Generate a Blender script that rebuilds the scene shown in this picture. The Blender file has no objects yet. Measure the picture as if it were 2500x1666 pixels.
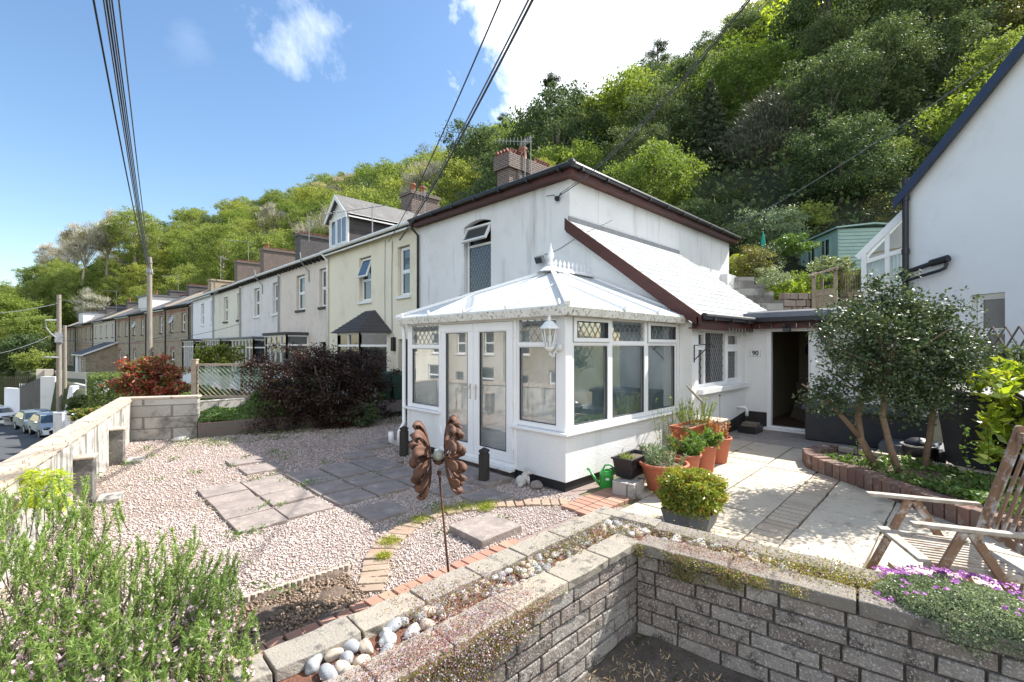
import bpy, bmesh, math, random
import numpy as np
from mathutils import Matrix, Vector
# ------------------------------------------------------------------ camera, world, sun, exposure
SC = bpy.context.scene
COL = SC.collection
R = math.radians
F, CX, HY, CH = 1130.0, 1250.0, 845.0, 1.84          # lens in photo pixels, horizon row, eye height
HEAD = R(45.4)
FX, FY = math.cos(HEAD), math.sin(HEAD)
RX, RY = FY, -FX
cam = bpy.data.cameras.new('camera')
cam.sensor_width = 36.0
cam.lens = 36.0 * F / 2500.0
cam.shift_y = 12.0 / 2500.0
cam.clip_start = 0.05
cam.clip_end = 3000
camo = bpy.data.objects.new('camera', cam)
COL.objects.link(camo)
camo.location = (0, 0, CH)
camo.rotation_euler = (R(90), 0, HEAD - R(90))
SC.camera = camo
SUN = Vector((0.90, -0.28, 1.0)).normalized()
sl = bpy.data.lights.new('sun', 'SUN')
sl.energy = 5.0
sl.angle = R(0.53)
sl.color = (1.0, 0.955, 0.88)
so = bpy.data.objects.new('sun', sl)
COL.objects.link(so)
so.location = (30, -10, 40)
so.rotation_euler = SUN.to_track_quat('Z', 'Y').to_euler()
world = bpy.data.worlds.new('World')
SC.world = world
world.use_nodes = True
def build_world():
 nt = world.node_tree
 nt.nodes.clear()
 N, L = nt.nodes.new, nt.links.new
 out = N('ShaderNodeOutputWorld')
 bg = N('ShaderNodeBackground')
 bg.inputs['Strength'].default_value = 0.15
 sky = N('ShaderNodeTexSky')
 sky.sky_type = 'NISHITA'
 sky.sun_disc = False
 sky.sun_elevation = math.asin(SUN.z)
 sky.sun_rotation = math.atan2(SUN.x, SUN.y)
 sky.altitude = 30
 sky.air_density = 1.15
 sky.dust_density = 0.7
 sky.ozone_density = 1.6
 tc = N('ShaderNodeTexCoord')
 nrm = N('ShaderNodeVectorMath'); nrm.operation = 'NORMALIZE'
 L(tc.outputs['Generated'], nrm.inputs[0])
 n1 = N('ShaderNodeTexNoise'); n1.inputs['Scale'].default_value = 4.5
 n1.inputs['Detail'].default_value = 9; n1.inputs['Roughness'].default_value = 0.62
 n1.inputs['Distortion'].default_value = 0.25
 L(nrm.outputs[0], n1.inputs['Vector'])
 def math_(op, a, b=None, clamp=False):
  m = N('ShaderNodeMath'); m.operation = op; m.use_clamp = clamp
  for i, v in enumerate((a, b)):
   if v is None: continue
   if isinstance(v, (int, float)): m.inputs[i].default_value = v
   else: L(v, m.inputs[i])
  return m.outputs[0]
 def blob(px, py, rad, soft):
  d = Vector((FX + RX * (px - CX) / F, FY + RY * (px - CX) / F, (HY - py) / F)).normalized()
  s = N('ShaderNodeVectorMath'); s.operation = 'DISTANCE'
  s.inputs[1].default_value = d
  L(nrm.outputs[0], s.inputs[0])
  return math_('DIVIDE', math_('SUBTRACT', rad, s.outputs['Value']), soft)
 # the big bright cloud bank up the hill side, built of a few overlapping masses, plus thin wisps
 big = math_('MAXIMUM', blob(1380, 30, 0.255, 0.12), blob(1620, 60, 0.36, 0.14))
 big = math_('MAXIMUM', big, blob(1420, 240, 0.20, 0.12))
 big = math_('MAXIMUM', big, blob(2300, -500, 0.55, 0.2))
 # unseen clouds added behind and beside the viewpoint to brighten the shaded fronts
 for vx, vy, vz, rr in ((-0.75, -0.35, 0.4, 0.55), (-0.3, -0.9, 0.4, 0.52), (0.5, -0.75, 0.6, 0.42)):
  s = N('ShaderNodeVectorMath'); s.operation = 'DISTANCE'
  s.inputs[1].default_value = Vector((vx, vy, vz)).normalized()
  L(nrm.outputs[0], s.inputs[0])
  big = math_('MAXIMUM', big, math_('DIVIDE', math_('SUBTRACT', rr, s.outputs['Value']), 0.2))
 nn = math_('MULTIPLY', math_('SUBTRACT', n1.outputs['Fac'], 0.5), 5.0)
 cl = math_('ADD', big, nn)
 cl = math_('MULTIPLY', cl, 1.5, True)
 wis = math_('MAXIMUM', blob(745, 60, 0.045, 0.10), blob(700, -50, 0.06, 0.1))
 w2 = math_('MULTIPLY', math_('ADD', wis, math_('MULTIPLY', math_('SUBTRACT', n1.outputs['Fac'], 0.50), 7.0)), 0.42, True)
 wt = blob(460, 95, 0.035, 0.035)
 w3 = math_('MULTIPLY', math_('ADD', wt, math_('MULTIPLY', math_('SUBTRACT', n1.outputs['Fac'], 0.54), 6.0)), 0.07, True)
 gate = math_('MULTIPLY', math_('MAXIMUM', blob(740, 20, 0.24, 0.08), blob(460, 95, 0.07, 0.05)), 1.0, True)
 ww = math_('MULTIPLY', math_('MAXIMUM', w2, w3), gate)
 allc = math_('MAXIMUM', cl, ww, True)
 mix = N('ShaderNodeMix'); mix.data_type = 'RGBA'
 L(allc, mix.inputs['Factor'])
 hs = N('ShaderNodeHueSaturation')
 hs.inputs['Saturation'].default_value = 1.12
 hs.inputs['Value'].default_value = 0.72
 L(sky.outputs[0], hs.inputs['Color'])
 L(hs.outputs[0], mix.inputs['A'])
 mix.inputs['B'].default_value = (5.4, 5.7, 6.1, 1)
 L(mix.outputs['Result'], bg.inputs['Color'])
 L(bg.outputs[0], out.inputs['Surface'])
build_world()
SC.view_settings.view_transform = 'Standard'
SC.view_settings.look = 'None'
SC.view_settings.gamma = 1
SC.view_settings.exposure = 1.1
SC.render.engine = 'CYCLES'
try:
 SC.cycles.max_bounces = 8
 SC.cycles.transparent_max_bounces = 8
 SC.cycles.sample_clamp_indirect = 6
 SC.cycles.caustics_reflective = False
 SC.cycles.caustics_refractive = False
 SC.cycles.use_denoising = True
except Exception:
 pass
rng = np.random.default_rng(7)
random.seed(7)
# ------------------------------------------------------------------ measuring helpers (photo ray -> point on a real plane)
def ray(px):
 l = (px - CX) / F
 return FX + RX * l, FY + RY * l
def onG(px, py, z=0.0):
 d = F * (CH - z) / (py - HY)
 x, y = ray(px)
 return Vector((x * d, y * d, z))
def onX(px, py, X):
 x, y = ray(px); t = X / x
 return Vector((X, y * t, CH - (py - HY) / F * t))
def onY(px, py, Y):
 x, y = ray(px); t = Y / y
 return Vector((x * t, Y, CH - (py - HY) / F * t))
def onD(px, py, d):
 x, y = ray(px)
 return Vector((x * d, y * d, CH - (py - HY) / F * d))
# ------------------------------------------------------------------ materials
MATS = {}
def newmat(name):
 m = bpy.data.materials.new(name)
 m.use_nodes = True
 nt = m.node_tree
 nt.nodes.clear()
 out = nt.nodes.new('ShaderNodeOutputMaterial')
 bs = nt.nodes.new('ShaderNodeBsdfPrincipled')
 nt.links.new(bs.outputs[0], out.inputs['Surface'])
 MATS[name] = m
 return m, nt, bs, out
def col4(c):
 return (c[0], c[1], c[2], 1.0)
def ramp(nt, fac, stops):
 r = nt.nodes.new('ShaderNodeValToRGB')
 el = r.color_ramp.elements
 while len(el) > 1: el.remove(el[-1])
 el[0].position = stops[0][0]; el[0].color = col4(stops[0][1])
 for p, c in stops[1:]:
  e = el.new(p); e.color = col4(c)
 nt.links.new(fac, r.inputs['Fac'])
 return r.outputs['Color']
def noise(nt, vec, scale, detail=6, rough=0.6, dist=0.0):
 n = nt.nodes.new('ShaderNodeTexNoise')
 n.inputs['Scale'].default_value = scale
 n.inputs['Detail'].default_value = detail
 n.inputs['Roughness'].default_value = rough
 n.inputs['Distortion'].default_value = dist
 nt.links.new(vec, n.inputs['Vector'])
 return n.outputs['Fac']
def coords(nt, scale=(1, 1, 1)):
 t = nt.nodes.new('ShaderNodeTexCoord')
 mp = nt.nodes.new('ShaderNodeMapping')
 mp.inputs['Scale'].default_value = scale
 nt.links.new(t.outputs['Object'], mp.inputs['Vector'])
 return mp.outputs[0]
def mixc(nt, fac, a, b, mode='MIX'):
 m = nt.nodes.new('ShaderNodeMix'); m.data_type = 'RGBA'; m.blend_type = mode
 for k, v in (('Factor', fac), ('A', a), ('B', b)):
  s = m.inputs[k]
  if isinstance(v, (int, float)): s.default_value = v
  elif isinstance(v, tuple): s.default_value = col4(v)
  else: nt.links.new(v, s)
 return m.outputs['Result']
def bumpn(nt, bs, h, strength, dist=0.01):
 b = nt.nodes.new('ShaderNodeBump')
 b.inputs['Strength'].default_value = strength
 b.inputs['Distance'].default_value = dist
 nt.links.new(h, b.inputs['Height'])
 nt.links.new(b.outputs[0], bs.inputs['Normal'])
def mat(name, c1, c2=None, scale=4.0, rough=0.7, bump=0.0, bscale=60.0, bdist=0.01, spots=None, sscale=9.0,
  slo=0.58, shi=0.66, spec=0.4, metal=0.0, stretch=(1, 1, 1), island=None, streaks=None, speck=None):
 if name in MATS: return MATS[name]
 m, nt, bs, out = newmat(name)
 vec = coords(nt, stretch)
 c2 = c2 or tuple(v * 0.8 for v in c1)
 c = ramp(nt, noise(nt, vec, scale), [(0.32, c1), (0.68, c2)])
 if island:
  g = nt.nodes.new('ShaderNodeNewGeometry')
  ic = ramp(nt, g.outputs['Random Per Island'], [(i / (len(island) - 1), q) for i, q in enumerate(island)])
  c = mixc(nt, 0.6, c, ic)
 if spots:
  s = ramp(nt, noise(nt, vec, sscale, 8, 0.7, 0.3), [(slo, (0, 0, 0)), (shi, (1, 1, 1))])
  c = mixc(nt, s, c, spots)
 if speck:
  s = ramp(nt, noise(nt, vec, speck[1], 4, 0.6), [(speck[2], (0, 0, 0)), (speck[3], (1, 1, 1))])
  c = mixc(nt, s, c, speck[0])
 if streaks:
  v2 = coords(nt, (streaks[1], streaks[1], streaks[1] * 0.1))
  s = ramp(nt, noise(nt, v2, 1.0, 6, 0.6), [(streaks[2], (0, 0, 0)), (streaks[3], (1, 1, 1))])
  c = mixc(nt, s, c, streaks[0])
 nt.links.new(c, bs.inputs['Base Color'])
 bs.inputs['Roughness'].default_value = rough
 bs.inputs['Specular IOR Level'].default_value = spec
 bs.inputs['Metallic'].default_value = metal
 if bump:
  bumpn(nt, bs, noise(nt, vec, bscale, 5, 0.6), bump, bdist)
 return m
def wallvec(nt):
 t = nt.nodes.new('ShaderNodeTexCoord')
 s = nt.nodes.new('ShaderNodeSeparateXYZ'); nt.links.new(t.outputs['Object'], s.inputs[0])
 a = nt.nodes.new('ShaderNodeMath'); a.operation = 'ADD'
 nt.links.new(s.outputs[0], a.inputs[0]); nt.links.new(s.outputs[1], a.inputs[1])
 c = nt.nodes.new('ShaderNodeCombineXYZ')
 nt.links.new(a.outputs[0], c.inputs[0]); nt.links.new(s.outputs[2], c.inputs[1])
 return c.outputs[0]
def brickmat(name, c1, c2, mortar, w=0.225, h=0.075, msize=0.012, rough=0.85, stain=None, bump=0.5, offset=0.5):
 if name in MATS: return MATS[name]
 m, nt, bs, out = newmat(name)
 v = wallvec(nt)
 b = nt.nodes.new('ShaderNodeTexBrick')
 b.inputs['Color1'].default_value = col4(c1); b.inputs['Color2'].default_value = col4(c2)
 b.inputs['Mortar'].default_value = col4(mortar)
 b.inputs['Scale'].default_value = 1.0
 b.inputs['Mortar Size'].default_value = msize
 b.inputs['Mortar Smooth'].default_value = 0.3
 b.inputs['Brick Width'].default_value = w
 b.inputs['Row Height'].default_value = h
 b.inputs['Bias'].default_value = 0.0
 b.offset = offset
 nt.links.new(v, b.inputs['Vector'])
 vec = coords(nt)
 c = mixc(nt, 0.5, b.outputs['Color'], ramp(nt, noise(nt, vec, 3.0), [(0.3, (0.75, 0.75, 0.75)), (0.7, (1.15, 1.12, 1.1))]), 'MULTIPLY')
 if stain:
  s = ramp(nt, noise(nt, vec, 1.6, 8, 0.7, 0.5), [(0.5, (0, 0, 0)), (0.66, (1, 1, 1))])
  c = mixc(nt, s, c, stain)
 nt.links.new(c, bs.inputs['Base Color'])
 bs.inputs['Roughness'].default_value = rough
 inv = nt.nodes.new('ShaderNodeMath'); inv.operation = 'MULTIPLY_ADD'
 nt.links.new(b.outputs['Fac'], inv.inputs[0]); inv.inputs[1].default_value = -1.0
 nt.links.new(noise(nt, vec, 60), inv.inputs[2])
 bumpn(nt, bs, inv.outputs[0], bump, 0.008)
 return m
def leafmat(name, c1, c2, trans=0.4, rough=0.45, spec=0.35, c3=None, tcol=None):
 if name in MATS: return MATS[name]
 m, nt, bs, out = newmat(name)
 g = nt.nodes.new('ShaderNodeNewGeometry')
 stops = [(0.0, c1), (0.75, c2), (1.0, c3 or c2)]
 c = ramp(nt, g.outputs['Random Per Island'], stops)
 vec = coords(nt)
 c = mixc(nt, 1.0, c, ramp(nt, noise(nt, vec, 0.9, 3), [(0.3, (0.72, 0.75, 0.7)), (0.7, (1.25, 1.2, 1.1))]), 'MULTIPLY')
 oi = nt.nodes.new('ShaderNodeObjectInfo')
 c = mixc(nt, 1.0, c, ramp(nt, oi.outputs['Random'], [(0, (0.8, 0.86, 0.85)), (0.5, (1.0, 1.0, 1.0)), (1, (1.22, 1.12, 0.95))]), 'MULTIPLY')
 nt.links.new(c, bs.inputs['Base Color'])
 bs.inputs['Roughness'].default_value = rough
 bs.inputs['Specular IOR Level'].default_value = spec
 tr = nt.nodes.new('ShaderNodeBsdfTranslucent')
 tc = mixc(nt, 1.0, c, tcol or (1.5, 1.45, 0.6), 'MULTIPLY')
 nt.links.new(tc, tr.inputs['Color'])
 mx = nt.nodes.new('ShaderNodeMixShader')
 mx.inputs[0].default_value = trans
 nt.links.new(bs.outputs[0], mx.inputs[1]); nt.links.new(tr.outputs[0], mx.inputs[2])
 nt.links.new(mx.outputs[0], out.inputs['Surface'])
 return m
# ------------------------------------------------------------------ objects
PINV = {}
def root_inv(o):
 while o.parent is not None: o = o.parent
 M = Matrix.Translation(o.location) @ o.rotation_euler.to_matrix().to_4x4()
 return M.inverted()
def setp(o, label=None, cat=None, group=None, kind=None):
 if label: o['label'] = label
 if cat: o['category'] = cat
 if group: o['group'] = group
 if kind: o['kind'] = kind
 return o
def thing(name, label, cat, loc=(0, 0, 0), group=None, rotz=0.0):
 o = bpy.data.objects.new(name, None)
 o.empty_display_size = 0.2
 COL.objects.link(o)
 o.location = loc
 o.rotation_euler = (0, 0, rotz)
 return setp(o, label, cat, group)
def link_mesh(name, me, mats, parent=None, smooth=False, bevel=0.0):
 if not isinstance(mats, (list, tuple)): mats = [mats]
 for m in mats: me.materials.append(m)
 o = bpy.data.objects.new(name, me)
 COL.objects.link(o)
 if parent is not None:
  me.transform(root_inv(parent))
  o.parent = parent
 if smooth:
  me.polygons.foreach_set('use_smooth', [True] * len(me.polygons))
 if bevel:
  b = o.modifiers.new('bevel', 'BEVEL')
  b.width = bevel; b.segments = 2; b.limit_method = 'ANGLE'; b.angle_limit = R(40)
 return o
class MB:
 def __init__(s, M=None):
  s.v = []; s.f = []; s.mi = []; s.M = M
  s.cur = 0
 def add(s, vs, fs):
  n = len(s.v)
  if s.M is not None: vs = [s.M @ Vector(p) for p in vs]
  s.v += [tuple(p) for p in vs]
  s.f += [tuple(i + n for i in f) for f in fs]
  s.mi += [s.cur] * len(fs)
  return s
 def box(s, x0, x1, y0, y1, z0, z1):
  vs = [(x0, y0, z0), (x1, y0, z0), (x1, y1, z0), (x0, y1, z0), (x0, y0, z1), (x1, y0, z1), (x1, y1, z1), (x0, y1, z1)]
  return s.add(vs, [(0, 3, 2, 1), (4, 5, 6, 7), (0, 1, 5, 4), (1, 2, 6, 5), (2, 3, 7, 6), (3, 0, 4, 7)])
 def obox(s, c, sx, sy, sz, rz=0.0, tilt=None):
  Q = Matrix.Translation(c) @ (tilt if tilt is not None else Matrix.Rotation(rz, 4, 'Z'))
  a, b, h = sx / 2, sy / 2, sz / 2
  vs = [Q @ Vector(p) for p in ((-a, -b, -h), (a, -b, -h), (a, b, -h), (-a, b, -h), (-a, -b, h), (a, -b, h), (a, b, h), (-a, b, h))]
  return s.add(vs, [(0, 3, 2, 1), (4, 5, 6, 7), (0, 1, 5, 4), (1, 2, 6, 5), (2, 3, 7, 6), (3, 0, 4, 7)])
 def beam(s, a, b, w, h, up=(0, 0, 1)):
  a, b = Vector(a), Vector(b)
  d = (b - a); L = d.length; d.normalize()
  u = Vector(up)
  if abs(d.dot(u)) > 0.98: u = Vector((1, 0, 0))
  x = d.cross(u).normalized(); y = x.cross(d).normalized()
  vs = []
  for p in (a, b):
   for sx, sy in ((-1, -1), (1, -1), (1, 1), (-1, 1)):
    vs.append(p + x * (sx * w / 2) + y * (sy * h / 2))
  return s.add(vs, [(3, 2, 1, 0), (4, 5, 6, 7), (0, 1, 5, 4), (1, 2, 6, 5), (2, 3, 7, 6), (3, 0, 4, 7)])
 def prism(s, pts, ext):
  e = Vector(ext); n = len(pts)
  vs = [Vector(p) for p in pts] + [Vector(p) + e for p in pts]
  fs = [tuple(range(n - 1, -1, -1)), tuple(range(n, 2 * n))]
  fs += [(i, (i + 1) % n, n + (i + 1) % n, n + i) for i in range(n)]
  return s.add(vs, fs)
 def quad(s, *p):
  return s.add(list(p), [tuple(range(len(p)))])
 def tube(s, path, r, n=8, caps=True):
  path = [Vector(p) for p in path]
  rs = r if isinstance(r, (list, tuple)) else [r] * len(path)
  vs = []; prev = None
  for i, p in enumerate(path):
   d = (path[min(i + 1, len(path) - 1)] - path[max(i - 1, 0)])
   if d.length < 1e-9: d = Vector((0, 0, 1))
   d.normalize()
   if prev is None:
    u = Vector((0, 0, 1)) if abs(d.z) < 0.9 else Vector((1, 0, 0))
    x = d.cross(u).normalized()
   else:
    x = (prev - d * prev.dot(d))
    x = x.normalized() if x.length > 1e-6 else d.orthogonal().normalized()
   prev = x
   y = d.cross(x)
   for k in range(n):
    a = 2 * math.pi * k / n
    vs.append(p + (x * math.cos(a) + y * math.sin(a)) * rs[i])
  fs = []
  for i in range(len(path) - 1):
   for k in range(n):
    fs.append((i * n + k, i * n + (k + 1) % n, (i + 1) * n + (k + 1) % n, (i + 1) * n + k))
  if caps:
   fs.append(tuple(range(n - 1, -1, -1)))
   m = (len(path) - 1) * n
   fs.append(tuple(range(m, m + n)))
  return s.add(vs, fs)
 def lathe(s, c, prof, n=20, caps=True):
  c = Vector(c); vs = []
  for r, z in prof:
   for k in range(n):
    a = 2 * math.pi * k / n
    vs.append(c + Vector((r * math.cos(a), r * math.sin(a), z)))
  fs = []
  for i in range(len(prof) - 1):
   for k in range(n):
    fs.append((i * n + k, i * n + (k + 1) % n, (i + 1) * n + (k + 1) % n, (i + 1) * n + k))
  if caps:
   fs.append(tuple(range(n - 1, -1, -1)))
   m = (len(prof) - 1) * n
   fs.append(tuple(range(m, m + n)))
  return s.add(vs, fs)
 def ball(s, c, r, sz=(1, 1, 1), n=12):
  prof = []
  c = Vector(c); vs = []; m = n // 2
  for i in range(m + 1):
   t = math.pi * i / m
   for k in range(n):
    a = 2 * math.pi * k / n
    rr = max(math.sin(t), 0.001)
    vs.append(c + Vector((rr * math.cos(a) * r * sz[0], rr * math.sin(a) * r * sz[1], -math.cos(t) * r * sz[2])))
  fs = [(i * n + k, i * n + (k + 1) % n, (i + 1) * n + (k + 1) % n, (i + 1) * n + k) for i in range(m) for k in range(n)]
  return s.add(vs, fs)
 def mesh(s, name):
  me = bpy.data.meshes.new(name)
  me.from_pydata(s.v, [], s.f)
  if any(s.mi): me.polygons.foreach_set('material_index', s.mi)
  me.update()
  return me
 def build(s, name, mats, parent=None, smooth=False, bevel=0.0, **kw):
  o = link_mesh(name, s.mesh(name), mats, parent, smooth, bevel)
  if kw: setp(o, kw.get('label'), kw.get('cat'), kw.get('group'), kw.get('kind'))
  return o
def text_part(name, txt, size, M, m, parent, ext=0.004):
 cu = bpy.data.curves.new(name, 'FONT')
 cu.body = txt; cu.size = size; cu.extrude = ext; cu.align_x = 'CENTER'; cu.align_y = 'CENTER'; cu.offset = size * .025
 to = bpy.data.objects.new(name, cu)
 COL.objects.link(to)
 dg = bpy.context.evaluated_depsgraph_get()
 me = bpy.data.meshes.new_from_object(to.evaluated_get(dg))
 bpy.data.objects.remove(to)
 me.transform(M)
 return link_mesh(name, me, m, parent)
def np_mesh(name, V, k):
 """V: (N*k,3); every k verts are one polygon"""
 n = len(V) // k
 me = bpy.data.meshes.new(name)
 me.vertices.add(len(V)); me.vertices.foreach_set('co', V.astype(np.float32).ravel())
 me.loops.add(n * k); me.loops.foreach_set('vertex_index', np.arange(n * k, dtype=np.int32))
 me.polygons.add(n)
 me.polygons.foreach_set('loop_start', np.arange(0, n * k, k, dtype=np.int32))
 me.polygons.foreach_set('loop_total', np.full(n, k, dtype=np.int32))
 me.update(calc_edges=True)
 return me
def np_faces(name, V, Fc):
 k = Fc.shape[1]; n = len(Fc)
 me = bpy.data.meshes.new(name)
 me.vertices.add(len(V)); me.vertices.foreach_set('co', V.astype(np.float32).ravel())
 me.loops.add(n * k); me.loops.foreach_set('vertex_index', Fc.astype(np.int32).ravel())
 me.polygons.add(n)
 me.polygons.foreach_set('loop_start', np.arange(0, n * k, k, dtype=np.int32))
 me.polygons.foreach_set('loop_total', np.full(n, k, dtype=np.int32))
 me.update(calc_edges=True)
 return me
def unit(a):
 return a / np.maximum(np.linalg.norm(a, axis=1, keepdims=True), 1e-9)
def leaf_verts(P, size, aspect=0.5, N=None, flat=0.5, rg=None, D=None):
 """rhombic leaves at P; N: preferred normals; D: preferred long-axis direction"""
 rg = rg or rng
 n = len(P)
 s = size * rg.uniform(0.6, 1.25, (n, 1)) if np.isscalar(size) else size[:, None] * rg.uniform(0.7, 1.2, (n, 1))
 rn = unit(rg.normal(size=(n, 3)))
 nrm = rn if N is None else unit(N * flat + rn * (1 - flat))
 d = rg.normal(size=(n, 3)) if D is None else D + rg.normal(size=(n, 3)) * 0.25
 d = unit(d - nrm * np.sum(d * nrm, 1, keepdims=True))
 w = np.cross(nrm, d)
 a = P + d * s * 0.5; b = P + w * s * aspect * 0.5 - d * s * 0.05
 c = P - d * s * 0.5; e = P - w * s * aspect * 0.5 - d * s * 0.05
 return np.stack([a, b, c, e], 1).reshape(-1, 3)
def merge_meshes(name, parts):
 """parts: list of (V, F(list arrays k=4))"""
 off = 0; Vs = []; Fs = []
 for V, Fc in parts:
  Vs.append(V); Fs.append(Fc + off); off += len(V)
 return np_faces(name, np.concatenate(Vs), np.concatenate(Fs))
def soft_cloud(n, center, rad, nl, lr, rg, keep=.3):
 """many soft overlapping twig clusters filling an irregular crown; returns P, N"""
 c = np.array(center); rad = np.array(rad)
 d = unit(rg.normal(size=(nl, 3))); ph = rg.uniform(0, 6.28, 4)
 bump = 1 + .16 * np.sin(d[:, 0] * 4.2 + ph[0]) * np.sin(d[:, 1] * 4.7 + ph[1]) + .12 * np.sin(d[:, 2] * 6.5 + ph[2]) + .06 * rg.normal(size=nl)
 L = d * (bump * rg.uniform(keep, 1.0, nl) ** .45)[:, None] * rad
 w = rg.uniform(.4, 1.3, nl); pick = rg.choice(nl, n, p=w / w.sum())
 P = L[pick] + rg.normal(size=(n, 3)) * (lr * w[pick])[:, None] * np.array([1, 1, .62])
 return P + c, unit(P + np.array([0, 0, .6]))
def lobes_cloud(n, center, rad, nl, lr, rg, squash=0.8, shell=0.55, top=0.0):
 """leaf positions on the outer shells of nl lobes spread through an ellipsoid; returns P, N"""
 c = np.array(center); rad = np.array(rad)
 L = unit(rg.normal(size=(nl, 3))) * rg.uniform(0.45, 0.85, (nl, 1))
 L[:, 2] = L[:, 2] * 0.9 + top
 L = L * rad + c
 lrs = lr * rg.uniform(0.7, 1.25, nl)
 pick = rg.integers(0, nl, n)
 d = unit(rg.normal(size=(n, 3)))
 low = d[:, 2] < -0.35
 d[low, 2] *= -0.6; d = unit(d)
 r = rg.uniform(shell, 1.08, n) ** 0.8
 P = L[pick] + d * (lrs[pick] * r)[:, None] * np.array([1, 1, squash])
 return P, d
# ------------------------------------------------------------------ palette
mat('gravel_bed', (0.36, 0.28, 0.25), (0.22, 0.165, 0.145), 40, 0.9, 0.8, 70, 0.02, spots=(0.13, 0.13, 0.06), sscale=1.3, slo=0.56, shi=0.7)
mat('soil', (0.10, 0.07, 0.05), (0.20, 0.15, 0.115), 14, 0.95, 1.0, 40, 0.03)
mat('asphalt', (0.060, 0.062, 0.068), (0.085, 0.085, 0.09), 3, 0.85, 0.4, 150, 0.005)
mat('grass_ground', (0.05, 0.07, 0.02), (0.10, 0.10, 0.045), 2, 0.95, 0.6, 20, 0.03)
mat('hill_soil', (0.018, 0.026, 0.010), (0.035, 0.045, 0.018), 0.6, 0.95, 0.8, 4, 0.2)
mat('patio_stone', (0.52, 0.455, 0.35), (0.41, 0.355, 0.28), 2.2, 0.85, 1.0, 12, 0.010, spots=(0.24, 0.20, 0.15), sscale=4.5, slo=0.53, shi=0.72, speck=((.25, .21, .16), 70, .62, .72),
 island=[(0.40, 0.35, 0.28), (0.52, 0.46, 0.37), (0.46, 0.41, 0.34), (0.56, 0.49, 0.40)])
mat('patio_joint', (0.17, 0.135, 0.09), (0.12, 0.12, 0.05), 9, 0.95, 0.6, 60, 0.01)
mat('slab_dark', (0.20, 0.17, 0.155), (0.30, 0.25, 0.225), 5, 0.85, 1.0, 14, 0.012, spots=(0.38, 0.33, 0.29), sscale=7, slo=0.52, shi=0.7)
mat('brick_edge', (0.36, 0.26, 0.19), (0.26, 0.17, 0.12), 6, 0.85, 0.6, 60, 0.006,
 island=[(0.29, 0.18, 0.13), (0.36, 0.28, 0.21), (0.26, 0.20, 0.16), (0.38, 0.31, 0.24)], spots=(0.20, 0.18, 0.12), sscale=9, slo=.5, shi=.66)
mat('brick_red_edge', (0.36, 0.19, 0.135), (0.28, 0.145, 0.11), 6, 0.85, 0.6, 60, 0.005,
 island=[(0.33, 0.16, 0.11), (0.40, 0.23, 0.17), (0.34, 0.20, 0.14), (0.38, 0.29, 0.2)], spots=(0.24, 0.19, 0.14), sscale=9)
mat('block_grey', (0.30, 0.265, 0.235), (0.16, 0.135, 0.115), 11, 0.95, 1.0, 55, 0.012,
 island=[(0.13, 0.10, 0.085), (0.30, 0.27, 0.24), (0.20, 0.15, 0.125), (0.38, 0.36, 0.33), (0.22, 0.19, 0.165)],
 spots=(0.06, 0.05, 0.042), sscale=9, slo=0.50, shi=0.66, speck=((.50, .48, .45), 75, .54, .66))
mat('coping_dark', (0.24, 0.21, 0.18), (0.15, 0.13, 0.11), 7, 0.95, 1.0, 60, 0.01, island=[(.25, .22, .18), (.19, .17, .15)], spots=(.07, .06, .05), sscale=8, slo=.54, shi=.68, speck=((.44, .42, .38), 60, .60, .72))
mat('mortar_dark', (0.075, 0.065, 0.055), (0.12, 0.11, 0.09), 20, 0.95, 0.5, 80, 0.006)
mat('coping_stone', (0.36, 0.315, 0.25), (0.24, 0.21, 0.175), 7, 0.95, 0.9, 70, 0.008,
 island=[(0.34, 0.30, 0.235), (0.27, 0.25, 0.22), (0.39, 0.345, 0.27)], spots=(0.09, 0.085, 0.075), sscale=9, slo=0.54, shi=0.66, speck=((.16, .14, .12), 80, .60, .70))
mat('concrete_old', (0.50, 0.475, 0.43), (0.36, 0.34, 0.31), 2.5, 0.9, 0.6, 50, 0.008, spots=(0.12, 0.12, 0.11), sscale=4.5, slo=0.52, shi=0.68,
 streaks=((0.10, 0.10, 0.09), 7.0, 0.53, 0.64))
mat('concrete_coping', (0.48, 0.40, 0.32), (0.36, 0.30, 0.24), 6, 0.9, 0.7, 60, 0.01, island=[(0.50, 0.42, 0.34), (0.40, 0.33, 0.27)], spots=(0.17, 0.14, 0.11), sscale=8)
brickmat('blockwork', (0.46, 0.44, 0.40), (0.34, 0.325, 0.30), (0.20, 0.19, 0.17), 0.45, 0.225, 0.012, stain=(0.10, 0.095, 0.085))
brickmat('blockwork_dark', (0.13, 0.115, 0.10), (0.18, 0.155, 0.135), (0.20, 0.12, 0.10), 0.45, 0.15, 0.012)
def roughcast(name, c, c2, scale=1.2, bump=0.9, bs=70, st=None, stk=None):
 mat(name, c, c2, scale, 0.85, bump, bs, 0.012, spots=st, sscale=0.8, slo=0.5, shi=0.9, streaks=stk)
roughcast('white_roughcast', (0.80, 0.80, 0.79), (0.74, 0.74, 0.735), stk=((0.62, 0.61, 0.585), 2.2, 0.56, 0.80))
mat('white_render', (0.78, 0.78, 0.775), (0.69, 0.69, 0.69), 0.7, 0.85, 0.35, 40, 0.006, spots=(0.52, 0.52, 0.52), sscale=0.9, slo=0.54, shi=0.85,
 streaks=((0.44, 0.43, 0.41), 3.2, 0.55, 0.76))
mat('neighbour_render', (0.79, 0.80, 0.81), (0.73, 0.74, 0.76), 0.5, 0.8, 0.3, 40, 0.006, spots=(0.6, 0.6, 0.6), sscale=0.7, slo=0.55, shi=0.9)
mat('upvc', (0.82, 0.82, 0.82), (0.78, 0.78, 0.78), 2, 0.32, spec=0.5)
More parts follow.
